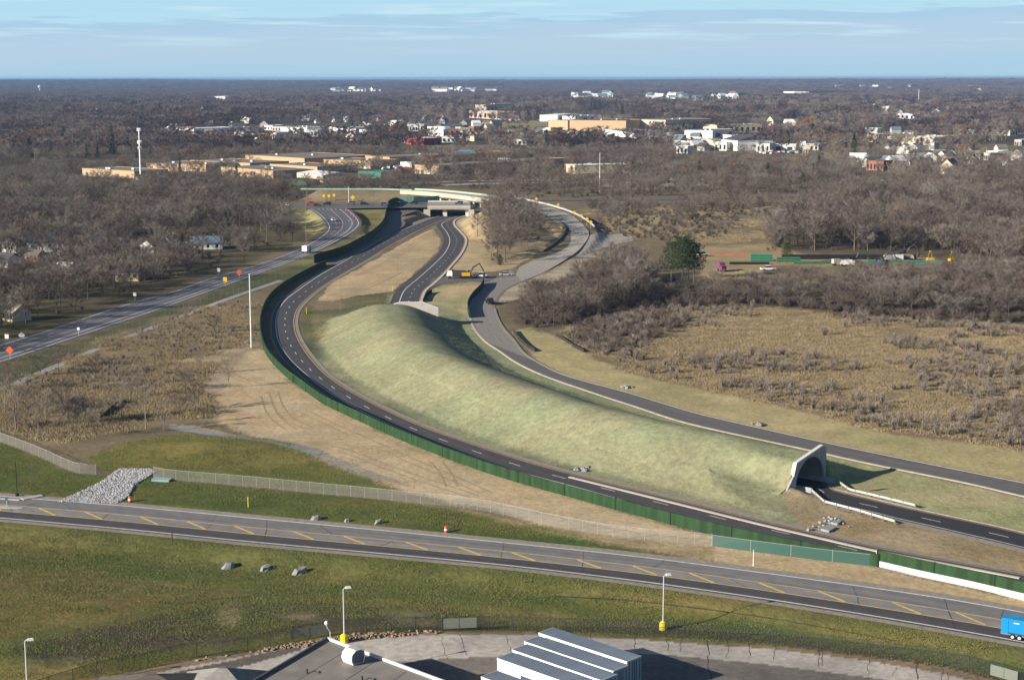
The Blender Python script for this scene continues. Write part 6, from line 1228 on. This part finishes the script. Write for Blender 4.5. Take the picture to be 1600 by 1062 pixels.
NEAR = [tree_proto('t', 100 + i, H, CR, 2700, .062, 1.0, limbs=11, lean=le, stems=st) for i, (H, CR, le, st) in enumerate([(13, 5.2, .03, 1), (11, 5.0, -.02, 2), (14.5, 5.0, .02, 1), (10, 4.6, .05, 1), (12.5, 5.8, -.03, 2), (15, 5.6, 0, 1), (9, 4.2, .02, 2), (12, 4.4, .04, 1)])]
BIRCH = [tree_proto('t', 130 + i, H, CR, 650, .045, .8, bark=TWIG_PALE, tw=TWIG_PALE, limbs=9, stems=st, low=.3, upright=.9) for i, (H, CR, st) in enumerate([(11, 2.4, 3), (9.5, 1.9, 1), (10.5, 2.2, 1)])]
SHR = [proto_of(*shrub(150 + i, H, Rr, 620, .05, .75), BARK, TWIG_RED) for i, (H, Rr) in enumerate([(2.8, 2.1), (3.4, 2.3), (2.2, 1.8)])]
SAP = [proto_of(*shrub(170 + i, H, Rr, 330, .034, .62), BARK, TWIG_SAP) for i, (H, Rr) in enumerate([(2.6, 1.25), (3.1, 1.2), (2.1, 1.2), (2.8, 1.6)])]
PINE = [proto_of(*conifer(190 + i, H, Rr, 2000, .24, True), BARK, NEEDLE) for i, (H, Rr) in enumerate([(15, 5.0), (13, 4.6)])]
FIR = [proto_of(*conifer(200, 9, 2.6, 2200, .17), BARK, NEEDLE), proto_of(*conifer(201, 8, 2.8, 2600, .17, False, True), BARK, NEEDLE)]
RUSTY = [proto_of(*leafy(210, 12, 4.6, 2200, .26), BARK, RUST)]
# coarser shapes for the far woods
pool = bpy.data.collections.new('woodland_shapes')
def pooled(nm, me): o = bpy.data.objects.new(nm, me); pool.objects.link(o)
Z3 = np.zeros(3)
for i in range(8):
    mb = MB()
    pr = NEAR[i]; mb_, v_, f_ = bare_tree(100 + i, *[(13, 5.2), (11, 5.0), (14.5, 5.0), (10, 4.6), (12.5, 5.8), (15, 5.6), (9, 4.2), (12, 4.4)][i], 1900, .072, 1.05, limbs=11, stems=[1, 2, 1, 1, 2, 1, 2, 1][i], sides=4)
    pooled('a%d' % i, merged_mesh('wood_tree', [(mb_, v_, f_, Z3, BARK, TWIG)]))
for i in range(4): pooled('b%d' % i, merged_mesh('wood_tree', [(*bare_tree(230 + i, 9.0 + .8 * i, 5.2, 760, .19, 1.6, limbs=7, sides=3), Z3, BARK, TWIG_FAR)]))
for i in range(3): pooled('f%d' % i, merged_mesh('wood_tree', [(*bare_tree(236 + i, 9.4 + .8 * i, 5.2, 700, .19, 1.6, limbs=7, sides=3), Z3, BARK, TWIG_DARK)]))
for i in range(2): pooled('c%d' % i, merged_mesh('wood_tree', [(*bare_tree(240 + i, 10.5, 3.6, 380, .13, 1.6, limbs=7, sides=3, upright=.9), Z3, TWIG_PALE, TWIG_PALE)]))
pooled('d0', merged_mesh('wood_tree', [(*conifer(250, 12, 3.4, 420, .55), Z3, BARK, NEEDLE)]))
pooled('d1', merged_mesh('wood_tree', [(*bare_tree(251, 12, 5.0, 420, .35, 1.2, limbs=7, sides=3), Z3, BARK, RUST)]))
for i in range(3):
    rg = np.random.default_rng(260 + i); L_ = []
    for k in range(9): L_.append((*bare_tree(270 + 9 * i + k, rg.uniform(10, 15), rg.uniform(5, 7.5), 170, .65, 2.4, limbs=4, sides=3), np.array((rg.uniform(-17, 17), rg.uniform(-17, 17), 0)), BARK, TWIG_FAR))
    pooled('e%d' % i, merged_mesh('wood_clump', L_))
IDX = {o.name[0]: [] for o in pool.objects}
for k, o in enumerate(sorted(pool.objects, key=lambda o: o.name)): IDX[o.name[0]].append(k)
def scatter_object(name, label, pts, idx, sc, coll, kind='stuff', cat=None):
    n = len(pts); me = bpy.data.meshes.new(name); me.vertices.add(n); me.vertices.foreach_set('co', np.asarray(pts, float).ravel())
    for nm, ty, va in (('pick', 'INT', np.asarray(idx, np.int32)), ('size', 'FLOAT', np.asarray(sc, np.float32)), ('turn', 'FLOAT', RNG.uniform(0, 6.28, n).astype(np.float32))):
        at = me.attributes.new(nm, ty, 'POINT'); at.data.foreach_set('value', va)
    o = bpy.data.objects.new(name, me); COL.objects.link(o); tag(o, label, cat, kind=kind)
    g = bpy.data.node_groups.new(name, 'GeometryNodeTree'); g.interface.new_socket('Geometry', in_out='INPUT', socket_type='NodeSocketGeometry'); g.interface.new_socket('Geometry', in_out='OUTPUT', socket_type='NodeSocketGeometry')
    gi = N(g, 'NodeGroupInput'); go = N(g, 'NodeGroupOutput'); ci = N(g, 'GeometryNodeCollectionInfo'); ci.inputs['Collection'].default_value = coll; ci.inputs['Separate Children'].default_value = True; ci.inputs['Reset Children'].default_value = True
    ip = N(g, 'GeometryNodeInstanceOnPoints'); ip.inputs['Pick Instance'].default_value = True
    a1 = N(g, 'GeometryNodeInputNamedAttribute', data_type='INT'); a1.inputs[0].default_value = 'pick'; a2 = N(g, 'GeometryNodeInputNamedAttribute', data_type='FLOAT'); a2.inputs[0].default_value = 'size'; a3 = N(g, 'GeometryNodeInputNamedAttribute', data_type='FLOAT'); a3.inputs[0].default_value = 'turn'
    cx = N(g, 'ShaderNodeCombineXYZ'); g.links.new(a3.outputs[0], cx.inputs[2]); g.links.new(gi.outputs[0], ip.inputs['Points']); g.links.new(ci.outputs[0], ip.inputs['Instance']); g.links.new(a1.outputs[0], ip.inputs['Instance Index']); g.links.new(cx.outputs[0], ip.inputs['Rotation']); g.links.new(a2.outputs[0], ip.inputs['Scale']); g.links.new(ip.outputs[0], go.inputs[0])
    md = o.modifiers.new('scatter', 'NODES'); md.node_group = g; return o

# ------------------------------------------------------------------ trees: where they stand
def jitter_grid(x0, x1, y0, y1, s, seed):
    rg = np.random.default_rng(seed); X, Y = np.meshgrid(np.arange(x0, x1, s), np.arange(y0, y1, s)); X = X + rg.uniform(-.45, .45, X.shape) * s; Y = Y + rg.uniform(-.45, .45, Y.shape) * s; return X.ravel(), Y.ravel()
CL = np.array(CLEAR)
CELL = {}
for i, (x, y, r_) in enumerate(CL):
    for a in range(int((x - r_) // 40), int((x + r_) // 40) + 1):
        for b in range(int((y - r_) // 40), int((y + r_) // 40) + 1): CELL.setdefault((a, b), []).append(i)
def open_(X, Y):
    ok = np.ones(len(X), bool)
    for q in CLEARQ:
        qq = np.array(q); ix = np.nonzero((X > qq[:, 0].min()) & (X < qq[:, 0].max()) & (Y > qq[:, 1].min()) & (Y < qq[:, 1].max()))[0]
        if len(ix): ok[ix] &= ~in_poly(X[ix], Y[ix], q)
    ka = (X // 40).astype(int); kb = (Y // 40).astype(int)
    for j in range(len(X)):
        l = CELL.get((ka[j], kb[j]))
        if l is not None:
            c = CL[l]; ok[j] = not (((c[:, 0] - X[j]) ** 2 + (c[:, 1] - Y[j]) ** 2) < c[:, 2] ** 2).any()
    return ok
ROADS = [resample(q, step=12) for q in (A_UP, B_IN, B_OUT, D_LO, D_HI, RA_L, RA_R, CF_L, E_UP, E_LO, X_UP, X_LO, RM_L, FLY)]
def off_roads(X, Y, gap):
    ok = np.ones(len(X), bool)
    for pl in ROADS: ok &= dist_poly(X, Y, pl)[0] > gap
    return ok
FAR_ROADS = [resample(np.array([T(*p) for p in q]), step=30) for q in ([(690, 290), (760, 287.5), (850, 286), (935, 285)], [(690, 284.5), (850, 281.5), (1100, 281.5)], [(840, 313), (940, 313.5), (1040, 311.5), (1200, 308), (1330, 305.5), (1420, 302)], [(1345, 284), (1430, 281), (1480, 283)], [(1360, 209), (1500, 211), (1640, 208)])]
WOODS = {   # outline in the photograph where trunks stand, spacing in metres, seed, size range
    'left': ([(-140, 336), (60, 330), (400, 331), (436, 335), (448, 352), (452, 368), (420, 384), (372, 408), (296, 430), (196, 463), (98, 498), (0, 530), (-140, 580)], 7.8, 1, (.55, 1.05)),
    'back': ([(-140, 288), (40, 289), (120, 291), (300, 290), (520, 291), (640, 288), (640, 302), (540, 306), (430, 314), (400, 318), (-140, 319)], 8.5, 2, (.6, .95)),
    'thicket': ([(800, 490), (815, 474), (842, 462), (900, 446), (955, 432), (1000, 418), (1036, 436), (1100, 452), (1180, 462), (1180, 474), (1000, 476), (985, 482), (905, 500), (860, 512), (812, 508)], 5.6, 3, (.62, .98)),
    'river': ([(1170, 452), (1230, 447), (1300, 449), (1400, 441), (1500, 437), (1700, 445), (1700, 502), (1600, 498), (1440, 496), (1300, 486), (1180, 474)], 6.4, 4, (.55, .95)),
    'right': ([(1200, 392), (1215, 365), (1260, 332), (1330, 318), (1420, 306), (1500, 296), (1720, 285), (1720, 440), (1560, 432), (1500, 404), (1440, 392), (1300, 392)], 8.4, 5, (.75, 1.3)),
    'hill': ([(752, 350), (790, 327), (830, 336), (866, 362), (845, 384), (800, 408), (768, 408), (762, 378)], 8.0, 6, (.55, .9)),
    'mid': ([(915, 318), (1230, 318), (1180, 345), (1120, 372), (1060, 378), (1000, 372), (935, 372), (925, 350)], 10.5, 7, (.4, .85)),
    'beyond': ([(640, 268), (900, 276), (1190, 292), (1330, 296), (1330, 301), (1200, 304), (1040, 307), (940, 309), (820, 309), (780, 300), (640, 290)], 12, 8, (.55, .95)),
}
cand = []
for key, (poly, s, seed, (s0, s1)) in WOODS.items():
    g_ = np.array([G(*p) for p in poly]); X, Y = jitter_grid(g_[:, 0].min(), g_[:, 0].max(), g_[:, 1].min(), g_[:, 1].max(), s, seed); px, py = PROJ(X, Y, 0)
    m = in_poly(px, py, poly); X, Y = X[m], Y[m]; m = open_(X, Y) & off_roads(X, Y, 9.0)
    for fr in FAR_ROADS: m &= dist_poly(X, Y, fr)[0] > 13
    if key == 'thicket': m &= ~in_poly(*PROJ(X, Y, 0), [(1030, 425), (1105, 425), (1105, 462), (1030, 462)])
    if key == 'left': m &= fbm(X / 30 + 4, Y / 30, 3) > .40
    if key == 'mid': m &= fbm(X / 40 + 14, Y / 40, 3) > .45
    if key == 'right': m &= ~in_poly(*PROJ(X, Y, 0), [(1180, 394), (1470, 398), (1470, 440), (1180, 440)])
    X, Y = X[m], Y[m]; rg = np.random.default_rng(seed + 50)
    for x, y in zip(X, Y):
        q_ = PROJ(np.array([x]), np.array([y]), 0)[0][0]; cand.append((key, x, y, rg.uniform(s0, s1) * (.62 if key == 'thicket' and q_ < 900 else .8 if key == 'thicket' and q_ < 960 else .55 if key == 'thicket' and q_ > 1000 else .62 if key == 'river' and q_ < 1330 else .85 if key == 'river' else 1), int(rg.integers(0, 8))))
cand.sort(key=lambda c: c[1] ** 2 + c[2] ** 2)
TLAB = {'left': ('bare grey-brown tree in the wood around the houses left of the left road', 'bare trees of the left wood'), 'back': ('bare dark tree in the belt behind the crossroad', 'bare trees behind the crossroad'), 'thicket': ('bare brown tree in the dense thicket right of the outer road', 'bare trees of the thicket'),
        'river': ('bare tree in the dark belt between scrub meadow and pipe yard', 'bare trees of the belt below the pipe yard'), 'right': ('bare grey tree in the tall wood behind the pipe yard', 'bare trees of the right wood'), 'hill': ('bare tree on the straw hill inside the pale ramp', 'bare trees on the ramp hill'), 'mid': ('bare tree standing in the rough ground right of the pale ramp', 'bare trees right of the ramp'), 'beyond': ('bare tree between the far highways behind the curved bridge', 'bare trees by the far highways')}
quota = 292; left_over = []
inview = lambda x, y: -40 < PROJ(np.array([x]), np.array([y]), 0)[0][0] < 1640
nb_ = 0
keep_always = {'hill', 'mid'}
for key, x, y, s, k in cand:
    if (nb_ < quota) and inview(x, y) and (key in keep_always or hr.random() < (.75 if key in ('thicket', 'river') else .55)):
        z = float(terr(x, y)); place(NEAR[k], 'bare_tree', (x, y, z - .05), hr.uniform(0, 6.28), TLAB[key][0], 'tree', TLAB[key][1], s); nb_ += 1
    else: left_over.append((x, y, s, IDX['a'][k]))
# single trees that can be told apart
def solo(proto, px, py, sc, label, name='bare_tree', cat='tree', group=None, rz=None):
    p = T(px, py); place(proto, name, p - (0, 0, .05), hr.uniform(0, 6.28) if rz is None else rz, label, cat, group, sc)
solo(BIRCH[0], 25, 671, .98, 'pale multi-stemmed tree at the left edge above the fence', 'birch_tree'); solo(BIRCH[1], 72, 662, .85, 'slim pale tree second from the left edge', 'birch_tree'); solo(NEAR[3], 107, 664, .62, 'dark rounded tree between the slim pale trees', rz=.4); solo(NEAR[6], 120, 664, .62, 'darker of two rounded trees between the slim pale trees', rz=2.0)
solo(BIRCH[1], 174, 656, .70, 'thin pale tree by the crooked silt fence', 'birch_tree'); solo(BIRCH[2], 190, 654, .80, 'thin pale tree just right of the crooked silt fence', 'birch_tree'); solo(BIRCH[2], 228, 670, .88, 'tallest slim pale tree above the green knoll', 'birch_tree'); solo(BIRCH[1], 257, 674, .78, 'slim pale tree at the left end of the puddle', 'birch_tree'); solo(BIRCH[0], 358, 606, .66, 'pale spreading tree on bare ground left of the green wall bend', 'birch_tree'); solo(BIRCH[0], 312, 585, .62, 'pale bush-like tree on light soil left of the light mast', 'birch_tree')
for i, (px, py, sc) in enumerate([(8, 640, .6), (45, 648, .55), (96, 640, .5), (140, 662, .55), (205, 622, .45), (150, 590, .4), (250, 560, .4), (305, 640, .5), (335, 520, .42), (210, 575, .4), (15, 610, .5), (280, 650, .45), (60, 676, .5), (150, 682, .4)]): solo(NEAR[i % 8] if i % 3 else BIRCH[i % 2], px, py, sc * (1 if i % 3 else 1.3), 'thin bare young tree scattered on the brown brush slope left of the light mast', group='young trees of the left brush slope')
for px, py, sc, lb in ((64, 588, .5, 'small dark tree by the roadside fence'), (91, 576, .45, 'small bare tree by the roadside fence, right of the dark one'), (291, 608, .4, 'small bare tree on the brown slope'), (24, 668, .3, 'low brown tree under the pale multi-stemmed one')): solo(NEAR[1], px, py, sc, lb)
solo(NEAR[5], 381, 409, .78, 'tall pale bare tree standing clear at the tip of the left wood'); solo(NEAR[4], 457, 377, .9, 'big rounded bare tree beside the left road bend'); solo(NEAR[1], 440, 379, .8, 'rounded bare tree left of the big one beside the road bend')
solo(NEAR[0], 955, 448, 1.25, 'largest bare tree rising out of the thicket'); solo(NEAR[2], 746, 366, .72, 'slim bare tree alone on the straw slope right of the tunnel road'); solo(NEAR[5], 790, 410, 1.0, 'tall bare tree at the front of the straw hill'); solo(NEAR[3], 1583, 674, .62, 'grey tree at the right end of the scrub meadow')
for px, py, k, sc, lb in ((1049, 446, 0, 1.0, 'left of the dense pine clump'), (1066, 448, 0, 1.12, 'in the middle of the dense pine clump'), (1084, 446, 1, 1.1, 'right of the dense pine clump'), (1075, 436, 1, 1.05, 'at the back of the dense pine clump')): solo(PINE[k], px, py, sc, 'dark green pine ' + lb, 'pine_tree')
solo(FIR[1], 113, 424, 1.15, 'dark rounded evergreen among the left houses', 'evergreen_tree'); solo(FIR[0], 285, 398, .95, 'dark evergreen left of the wide blue roofed house', 'evergreen_tree'); solo(FIR[0], 354, 374, 1.3, 'dark evergreen right of the wide blue roofed house', 'evergreen_tree'); solo(FIR[1], 1217, 386, .9, 'dark round evergreen left of the tall right wood', 'evergreen_tree'); solo(PINE[1], 1229, 412, .62, 'green pine standing among the green pipes', 'pine_tree'); solo(FIR[1], 781, 414, .5, 'dark round bush at the foot of the straw hill', 'evergreen_tree'); solo(FIR[1], 572, 366, .6, 'brown green round bush between left road and slip road', 'evergreen_tree')
solo(RUSTY[0], 18, 352, .9, 'rust leaved oak at the left edge of the left wood', 'oak_tree'); solo(RUSTY[0], 672, 274, 1.0, 'rust brown tree in front of the deep tan warehouse', 'oak_tree'); solo(RUSTY[0], 619, 290, .7, 'small rust brown tree right of the teal building', 'oak_tree')
solo(RUSTY[0], 1068, 278, .8, 'rust brown tree at the edge of the wood behind the far highway', 'oak_tree')
# thicket undergrowth
def field(poly, s, seed, protos, quota, name, lab, group, cat, smin, smax, cond=None, gap=5):
    g_ = np.array([G(*p) for p in poly]); X, Y = jitter_grid(g_[:, 0].min(), g_[:, 0].max(), g_[:, 1].min(), g_[:, 1].max(), s, seed); px, py = PROJ(X, Y, 0); m = in_poly(px, py, poly)
    if cond is not None: m &= cond(X, Y, px, py)
    X, Y = X[m], Y[m]; m = open_(X, Y) & off_roads(X, Y, gap); X, Y = X[m], Y[m]; o = np.argsort(X * X + Y * Y); X, Y = X[o], Y[o]; Zz = terr(X, Y); rest = []; k = 0; rg = np.random.default_rng(seed)
    for x, y, z in zip(X, Y, Zz):
        i = int(rg.integers(0, len(protos))); sc = rg.uniform(smin, smax)
        if k < quota and inview(x, y): place(protos[i], name, (x, y, z - .03), rg.uniform(0, 6.28), lab, cat, group, sc); k += 1
        else: rest.append((x, y, z - .03, sc, i))
    return rest
spool = bpy.data.collections.new('scrub_shapes')
def sp_add(nm, mb, v, f, m1, m2): o = bpy.data.objects.new(nm, merged_mesh(nm, [(mb, v, f, Z3, m1, m2)])); spool.objects.link(o)
for i, (H, Rr) in enumerate([(2.8, 2.1), (3.4, 2.3), (2.2, 1.8)]): sp_add('a%d' % i, *shrub(150 + i, H, Rr, 420, .06, .8), BARK, TWIG_RED)
for i, (H, Rr) in enumerate([(2.6, 1.25), (3.1, 1.2), (2.1, 1.2), (2.8, 1.6)]): sp_add('b%d' % i, *shrub(170 + i, H, Rr, 220, .042, .65), BARK, TWIG_SAP)
def tuft(seed, n, h, r_, w_):
    rng = np.random.default_rng(seed); b = np.c_[rng.normal(size=(n, 2)) * r_, np.zeros(n)]; return tri_blades(b, np.c_[rng.normal(size=(n, 2)) * .4, np.ones(n)], rng.uniform(.5, 1.1, n) * h, np.full(n, w_), rng)
for i in range(2): sp_add('c%d' % i, MB(), *tuft(300 + i, 130, .55, .8, .07), GRASSY, GRASSY)
for i in range(2): sp_add('d%d' % i, MB(), *tuft(310 + i, 110, .2, .8, .06), GRASSG, GRASSG)
GRASSM = twig_mat('pale_seeded_grass', [(.25, .265, .158), (.285, .27, .165), (.22, .245, .145)])
for i in range(2): sp_add('e%d' % i, MB(), *tuft(320 + i, 70, .07, .9, .07), GRASSM, GRASSM)
MEADOW = [(884, 530), (905, 512), (990, 487), (1180, 480), (1300, 496), (1600, 510), (1720, 512), (1720, 712), (1600, 700), (1400, 675), (1200, 628), (1050, 594), (960, 565)]
r1 = field(MEADOW, 3.3, 31, SAP, 280, 'sapling', 'bare grey sapling in the scrub meadow on the right', 'saplings of the scrub meadow', 'sapling', .4, 1.35, lambda X, Y, px, py: (fbm(X / 22, Y / 22, 3) > .40 + .15 * (py < 560)) | ((px < 1010) & (py < 565)), 9)
r2 = field([(800, 508), (860, 514), (905, 502), (985, 484), (1180, 476), (1300, 489), (1440, 500), (1700, 507), (1700, 498), (1440, 490), (1300, 480), (1180, 466), (1000, 470), (900, 480), (860, 490), (800, 480)], 4.2, 32, SHR, 140, 'shrub', 'reddish brown shrub along the foot of the thicket', 'shrubs along the thicket', 'shrub', .8, 1.3, None, 7)
r3 = field([(885, 530), (905, 505), (1010, 484), (1080, 500), (1010, 540), (960, 556)], 3.6, 33, SHR, 70, 'shrub', 'grey shrub in the corner of the scrub meadow beside the thicket', 'shrubs in the meadow corner', 'shrub', .6, 1.05, None, 8)
r4 = field([(0, 600), (60, 588), (190, 528), (300, 486), (385, 470), (392, 520), (320, 560), (300, 620), (250, 650), (100, 690), (0, 655)], 2.9, 34, SAP, 150, 'shrub', 'low wispy shrub on the rough slope left of the light mast', 'shrubs of the left rough slope', 'shrub', .3, .8, lambda X, Y, px, py: fbm(X / 14 + 5, Y / 14, 3) > .46)
sc_pts = [(x, y, z, s, i) for r_ in (r2, r3) for x, y, z, s, i in r_] + [(x, y, z, s, 3 + i) for r_ in (r1, r4) for x, y, z, s, i in r_]
# extra scrub under the woods
for key in ('left', 'back', 'thicket', 'river', 'right', 'hill', 'mid', 'beyond'):
    poly = WOODS[key][0]; g_ = np.array([G(*p) for p in poly]); X, Y = jitter_grid(g_[:, 0].min(), g_[:, 0].max(), g_[:, 1].min(), g_[:, 1].max(), {'thicket': 4.0, 'river': 5, 'hill': 7, 'mid': 5.5}.get(key, 8), 77); px, py = PROJ(X, Y, 0); m = in_poly(px, py, poly); X, Y = X[m], Y[m]; m = open_(X, Y) & off_roads(X, Y, 8) & (fbm(X / 20, Y / 20, 2) > .42); X, Y = X[m], Y[m]
    if key == 'right': m = ~in_poly(*PROJ(X, Y, 0), [(1180, 394), (1470, 398), (1470, 440), (1180, 440)]); X, Y = X[m], Y[m]
    for x, y, z in zip(X, Y, terr(X, Y)): sc_pts.append((x, y, z, hr.uniform(.5, 1.0), hr.randrange(0, 3)))
sc_pts = np.array(sc_pts)
scatter_object('undergrowth', 'brown undergrowth and saplings filling the woods and the scrub meadow', sc_pts[:, :3], sc_pts[:, 4], sc_pts[:, 3], spool)
# grass
def tufts(poly, s, seed, ids, smin, smax, thr=.35, frq=12):
    g_ = np.array([G(*p) for p in poly]); X, Y = jitter_grid(g_[:, 0].min(), g_[:, 0].max(), g_[:, 1].min(), g_[:, 1].max(), s, seed); px, py = PROJ(X, Y, 0); q_ = np.random.default_rng(seed + 9); wv = min(1.0, s / 1.3); m = in_poly(px + (fbm(X / 15 + 8, Y / 15, 3) - .5) * 90 * (ids[0] == 7) + q_.normal(size=len(X)) * (10 if ids[0] == 7 else 3), py + (fbm(X / 12 + 2, Y / 12 + 5, 3) - .5) * 22 * (ids[0] == 7), poly) & (fbm(X / frq, Y / frq, 3) > thr); X, Y = X[m], Y[m]; m = off_roads(X, Y, 5.0); X, Y = X[m], Y[m]; rg = np.random.default_rng(seed)
    return np.c_[X, Y, terr(X, Y) - .02, rg.uniform(smin, smax, len(X)), rg.choice(ids, len(X))]
gr = np.vstack([tufts(MEADOW, 1.7, 41, [7, 8], .6, 1.3, .36), tufts([(0, 610), (190, 530), (385, 470), (392, 530), (310, 560), (330, 640), (250, 655), (100, 690), (0, 670)], 1.3, 42, [7, 8], .7, 1.5, .36), tufts([(920, 322), (1230, 322), (1180, 380), (1000, 372), (930, 362)], 3.0, 43, [7, 8], .8, 1.5, .45)])
scatter_object('dry_grass', 'dry tan grass of the scrub meadow and rough slopes', gr[:, :3], gr[:, 4], gr[:, 3], spool)
gr = np.vstack([tufts(AREAS[10][1][1:-2] + [(1700, 1030), (1577, 1045), (1477, 1020), (1350, 1005), (1035, 978), (687, 980), (428, 1006), (152, 1056), (-20, 1062), (-20, 815)], 1.15, 44, [9, 10], .6, 1.3, .40, 8), tufts(AREAS[5][1], 1.2, 45, [9, 10], .6, 1.2, .35, 8), tufts(AREAS[8][1], 1.2, 46, [9, 10], .6, 1.2, .35, 8)])
gm = tufts(MPOLY_PX, 1.5, 47, [11, 12], .6, 1.3, .33, 7); scatter_object('seeded_grass', 'short pale green seeded grass on the tunnel mound', gm[:, :3], gm[:, 4], gm[:, 3], spool)
scatter_object('verge_grass', 'olive green rough grass of the verges and the field', gr[:, :3], gr[:, 4], gr[:, 3], spool)
# the far woods
FP = [[(760, 198), (790, 189), (885, 187), (875, 198)], [(720, 218), (720, 205), (900, 195), (1010, 205), (1015, 216)], [(128, 300), (20, 300), (60, 278), (215, 278), (232, 290), (215, 304)], [(20, 320), (20, 326), (230, 326), (230, 320)], [(935, 292), (955, 282), (1080, 281), (1130, 290)], [(1450, 151), (1700, 152), (1700, 160), (1480, 158)], [(1180, 147), (1330, 146.5), (1400, 151.5), (1230, 151.5)], [(850, 174), (1000, 182), (990, 190), (845, 185)], [(1110, 182), (1185, 182), (1195, 189), (1105, 189)], [(930, 190), (1000, 188), (1040, 195), (930, 197)], [(880, 146), (1100, 148), (1100, 151), (880, 149)], [(1090, 218), (1180, 226), (1190, 240), (1080, 238)], [(1180, 192), (1260, 192), (1260, 200), (1180, 200)], [(880, 147), (968, 147), (972, 161), (876, 161)], [(1000, 149), (1100, 149), (1104, 162), (996, 162)], [(1100, 150), (1175, 150), (1175, 159), (1100, 159)], [(512, 140.5), (598, 140.5), (600, 148), (510, 148)], [(672, 140), (790, 140), (790, 146.5), (672, 146.5)], [(690, 193), (790, 191), (795, 219), (690, 219)], [(430, 203), (482, 203), (482, 222), (430, 222)], [(1060, 214), (1125, 216), (1125, 240), (1060, 240)]]
pts = []; ids = []; scs = []
for d0, d1, s, kinds, sm in ((1000, 1500, 11.5, 'a', .95), (1500, 2700, 17, 'b', 1.35), (2700, 5000, 28, 'b', 1.6), (5000, 9000, 36, 'e', 1.0), (9000, 20000, 75, 'e', 1.35)):
    rg = np.random.default_rng(int(d0)); X, Y = jitter_grid(-.44 * d1, .44 * d1, d0 * .9, d1, s, int(d1)); D_ = np.sqrt(X * X + Y * Y); m = (D_ >= d0) & (D_ < d1) & (np.abs(X) < .40 * Y + 60)
    X, Y = X[m], Y[m]; px, py = PROJ(X, Y, 0); m = (py < 287) & ~in_poly(px, py, WOODS['right'][0]) & ~in_poly(px, py, WOODS['beyond'][0])
    for q in FP: m &= ~in_poly(px, py, q)
    if d1 <= 1500: m &= ~in_poly(px, py, [(-200, 330), (-200, 272), (110, 276), (430, 283), (640, 270), (640, 330)])
    m &= fbm(X / 160 + 3, Y / 330, 4) > (.30 if d1 < 1600 else .375 if d1 < 6000 else .39)
    m &= ~(in_poly(px, py, [(270, 200), (480, 196), (700, 190), (1000, 188), (1290, 192), (1290, 248), (1040, 244), (880, 226), (700, 230), (480, 222), (270, 216)]) & (rg.random(len(X)) < .45)) & ~(in_poly(px, py, [(1320, 200), (1620, 200), (1620, 268), (1320, 264)]) & (rg.random(len(X)) < .35))
    X, Y = X[m], Y[m]; m = open_(X, Y)
    for fr in FAR_ROADS: m &= dist_poly(X, Y, fr)[0] > 14
    X, Y = X[m], Y[m]; px, py = PROJ(X, Y, 0); n = len(X); pal = fbm(X / 90 + 40, Y / 160, 3)
    if kinds == 'e': k = rg.choice(IDX['e'], n)
    else:
        k = rg.choice(IDX['a' if kinds == 'a' else 'b'], n); k = np.where((pal < .44) & (rg.random(n) < .75), rg.choice(IDX['f'], n), k) if kinds == 'b' else k; pk_ = (pal > .55) & (rg.random(n) < np.where(px > 640, .6, .3)); k = np.where(pk_, rg.choice(IDX['c'], n), k); u = rg.random(n); k = np.where(u < .022, IDX['d'][0], np.where(u < .034, IDX['d'][1], k))
    pts.append(np.c_[X, Y, terr(X, Y) - .05]); ids.append(k); scs.append(rg.uniform(.72, 1.2, n) * sm * (.85 if d1 <= 1500 else 1))
lo_ = np.array(left_over); pts.append(np.c_[lo_[:, :2], terr(lo_[:, 0], lo_[:, 1]) - .05]); ids.append(lo_[:, 3]); scs.append(lo_[:, 2])
pts = np.vstack(pts); ids = np.concatenate(ids); scs = np.concatenate(scs); print('wood points', len(pts), 'bare trees', nb_, 'scrub', len(sc_pts), 'grass', len(gr))
scatter_object('woodland', 'bare brown woods spreading to the horizon', pts, ids, scs, pool)

# ------------------------------------------------------------------ air
hb = MB().box((0, 15700, 36.0), (60000, 33000, 82.0)); hz = hb.build('haze', bpy.data.materials.new('air')); tag(hz, 'thin blue haze over the far land', kind='stuff')
m = hz.data.materials[0]; m.use_nodes = True; t = m.node_tree; t.nodes.clear(); o_ = N(t, 'ShaderNodeOutputMaterial'); pv_ = N(t, 'ShaderNodeVolumePrincipled'); pv_.inputs['Color'].default_value = (.27, .46, .78, 1); pv_.inputs['Density'].default_value = 0.00005; t.links.new(pv_.outputs[0], o_.inputs['Volume'])
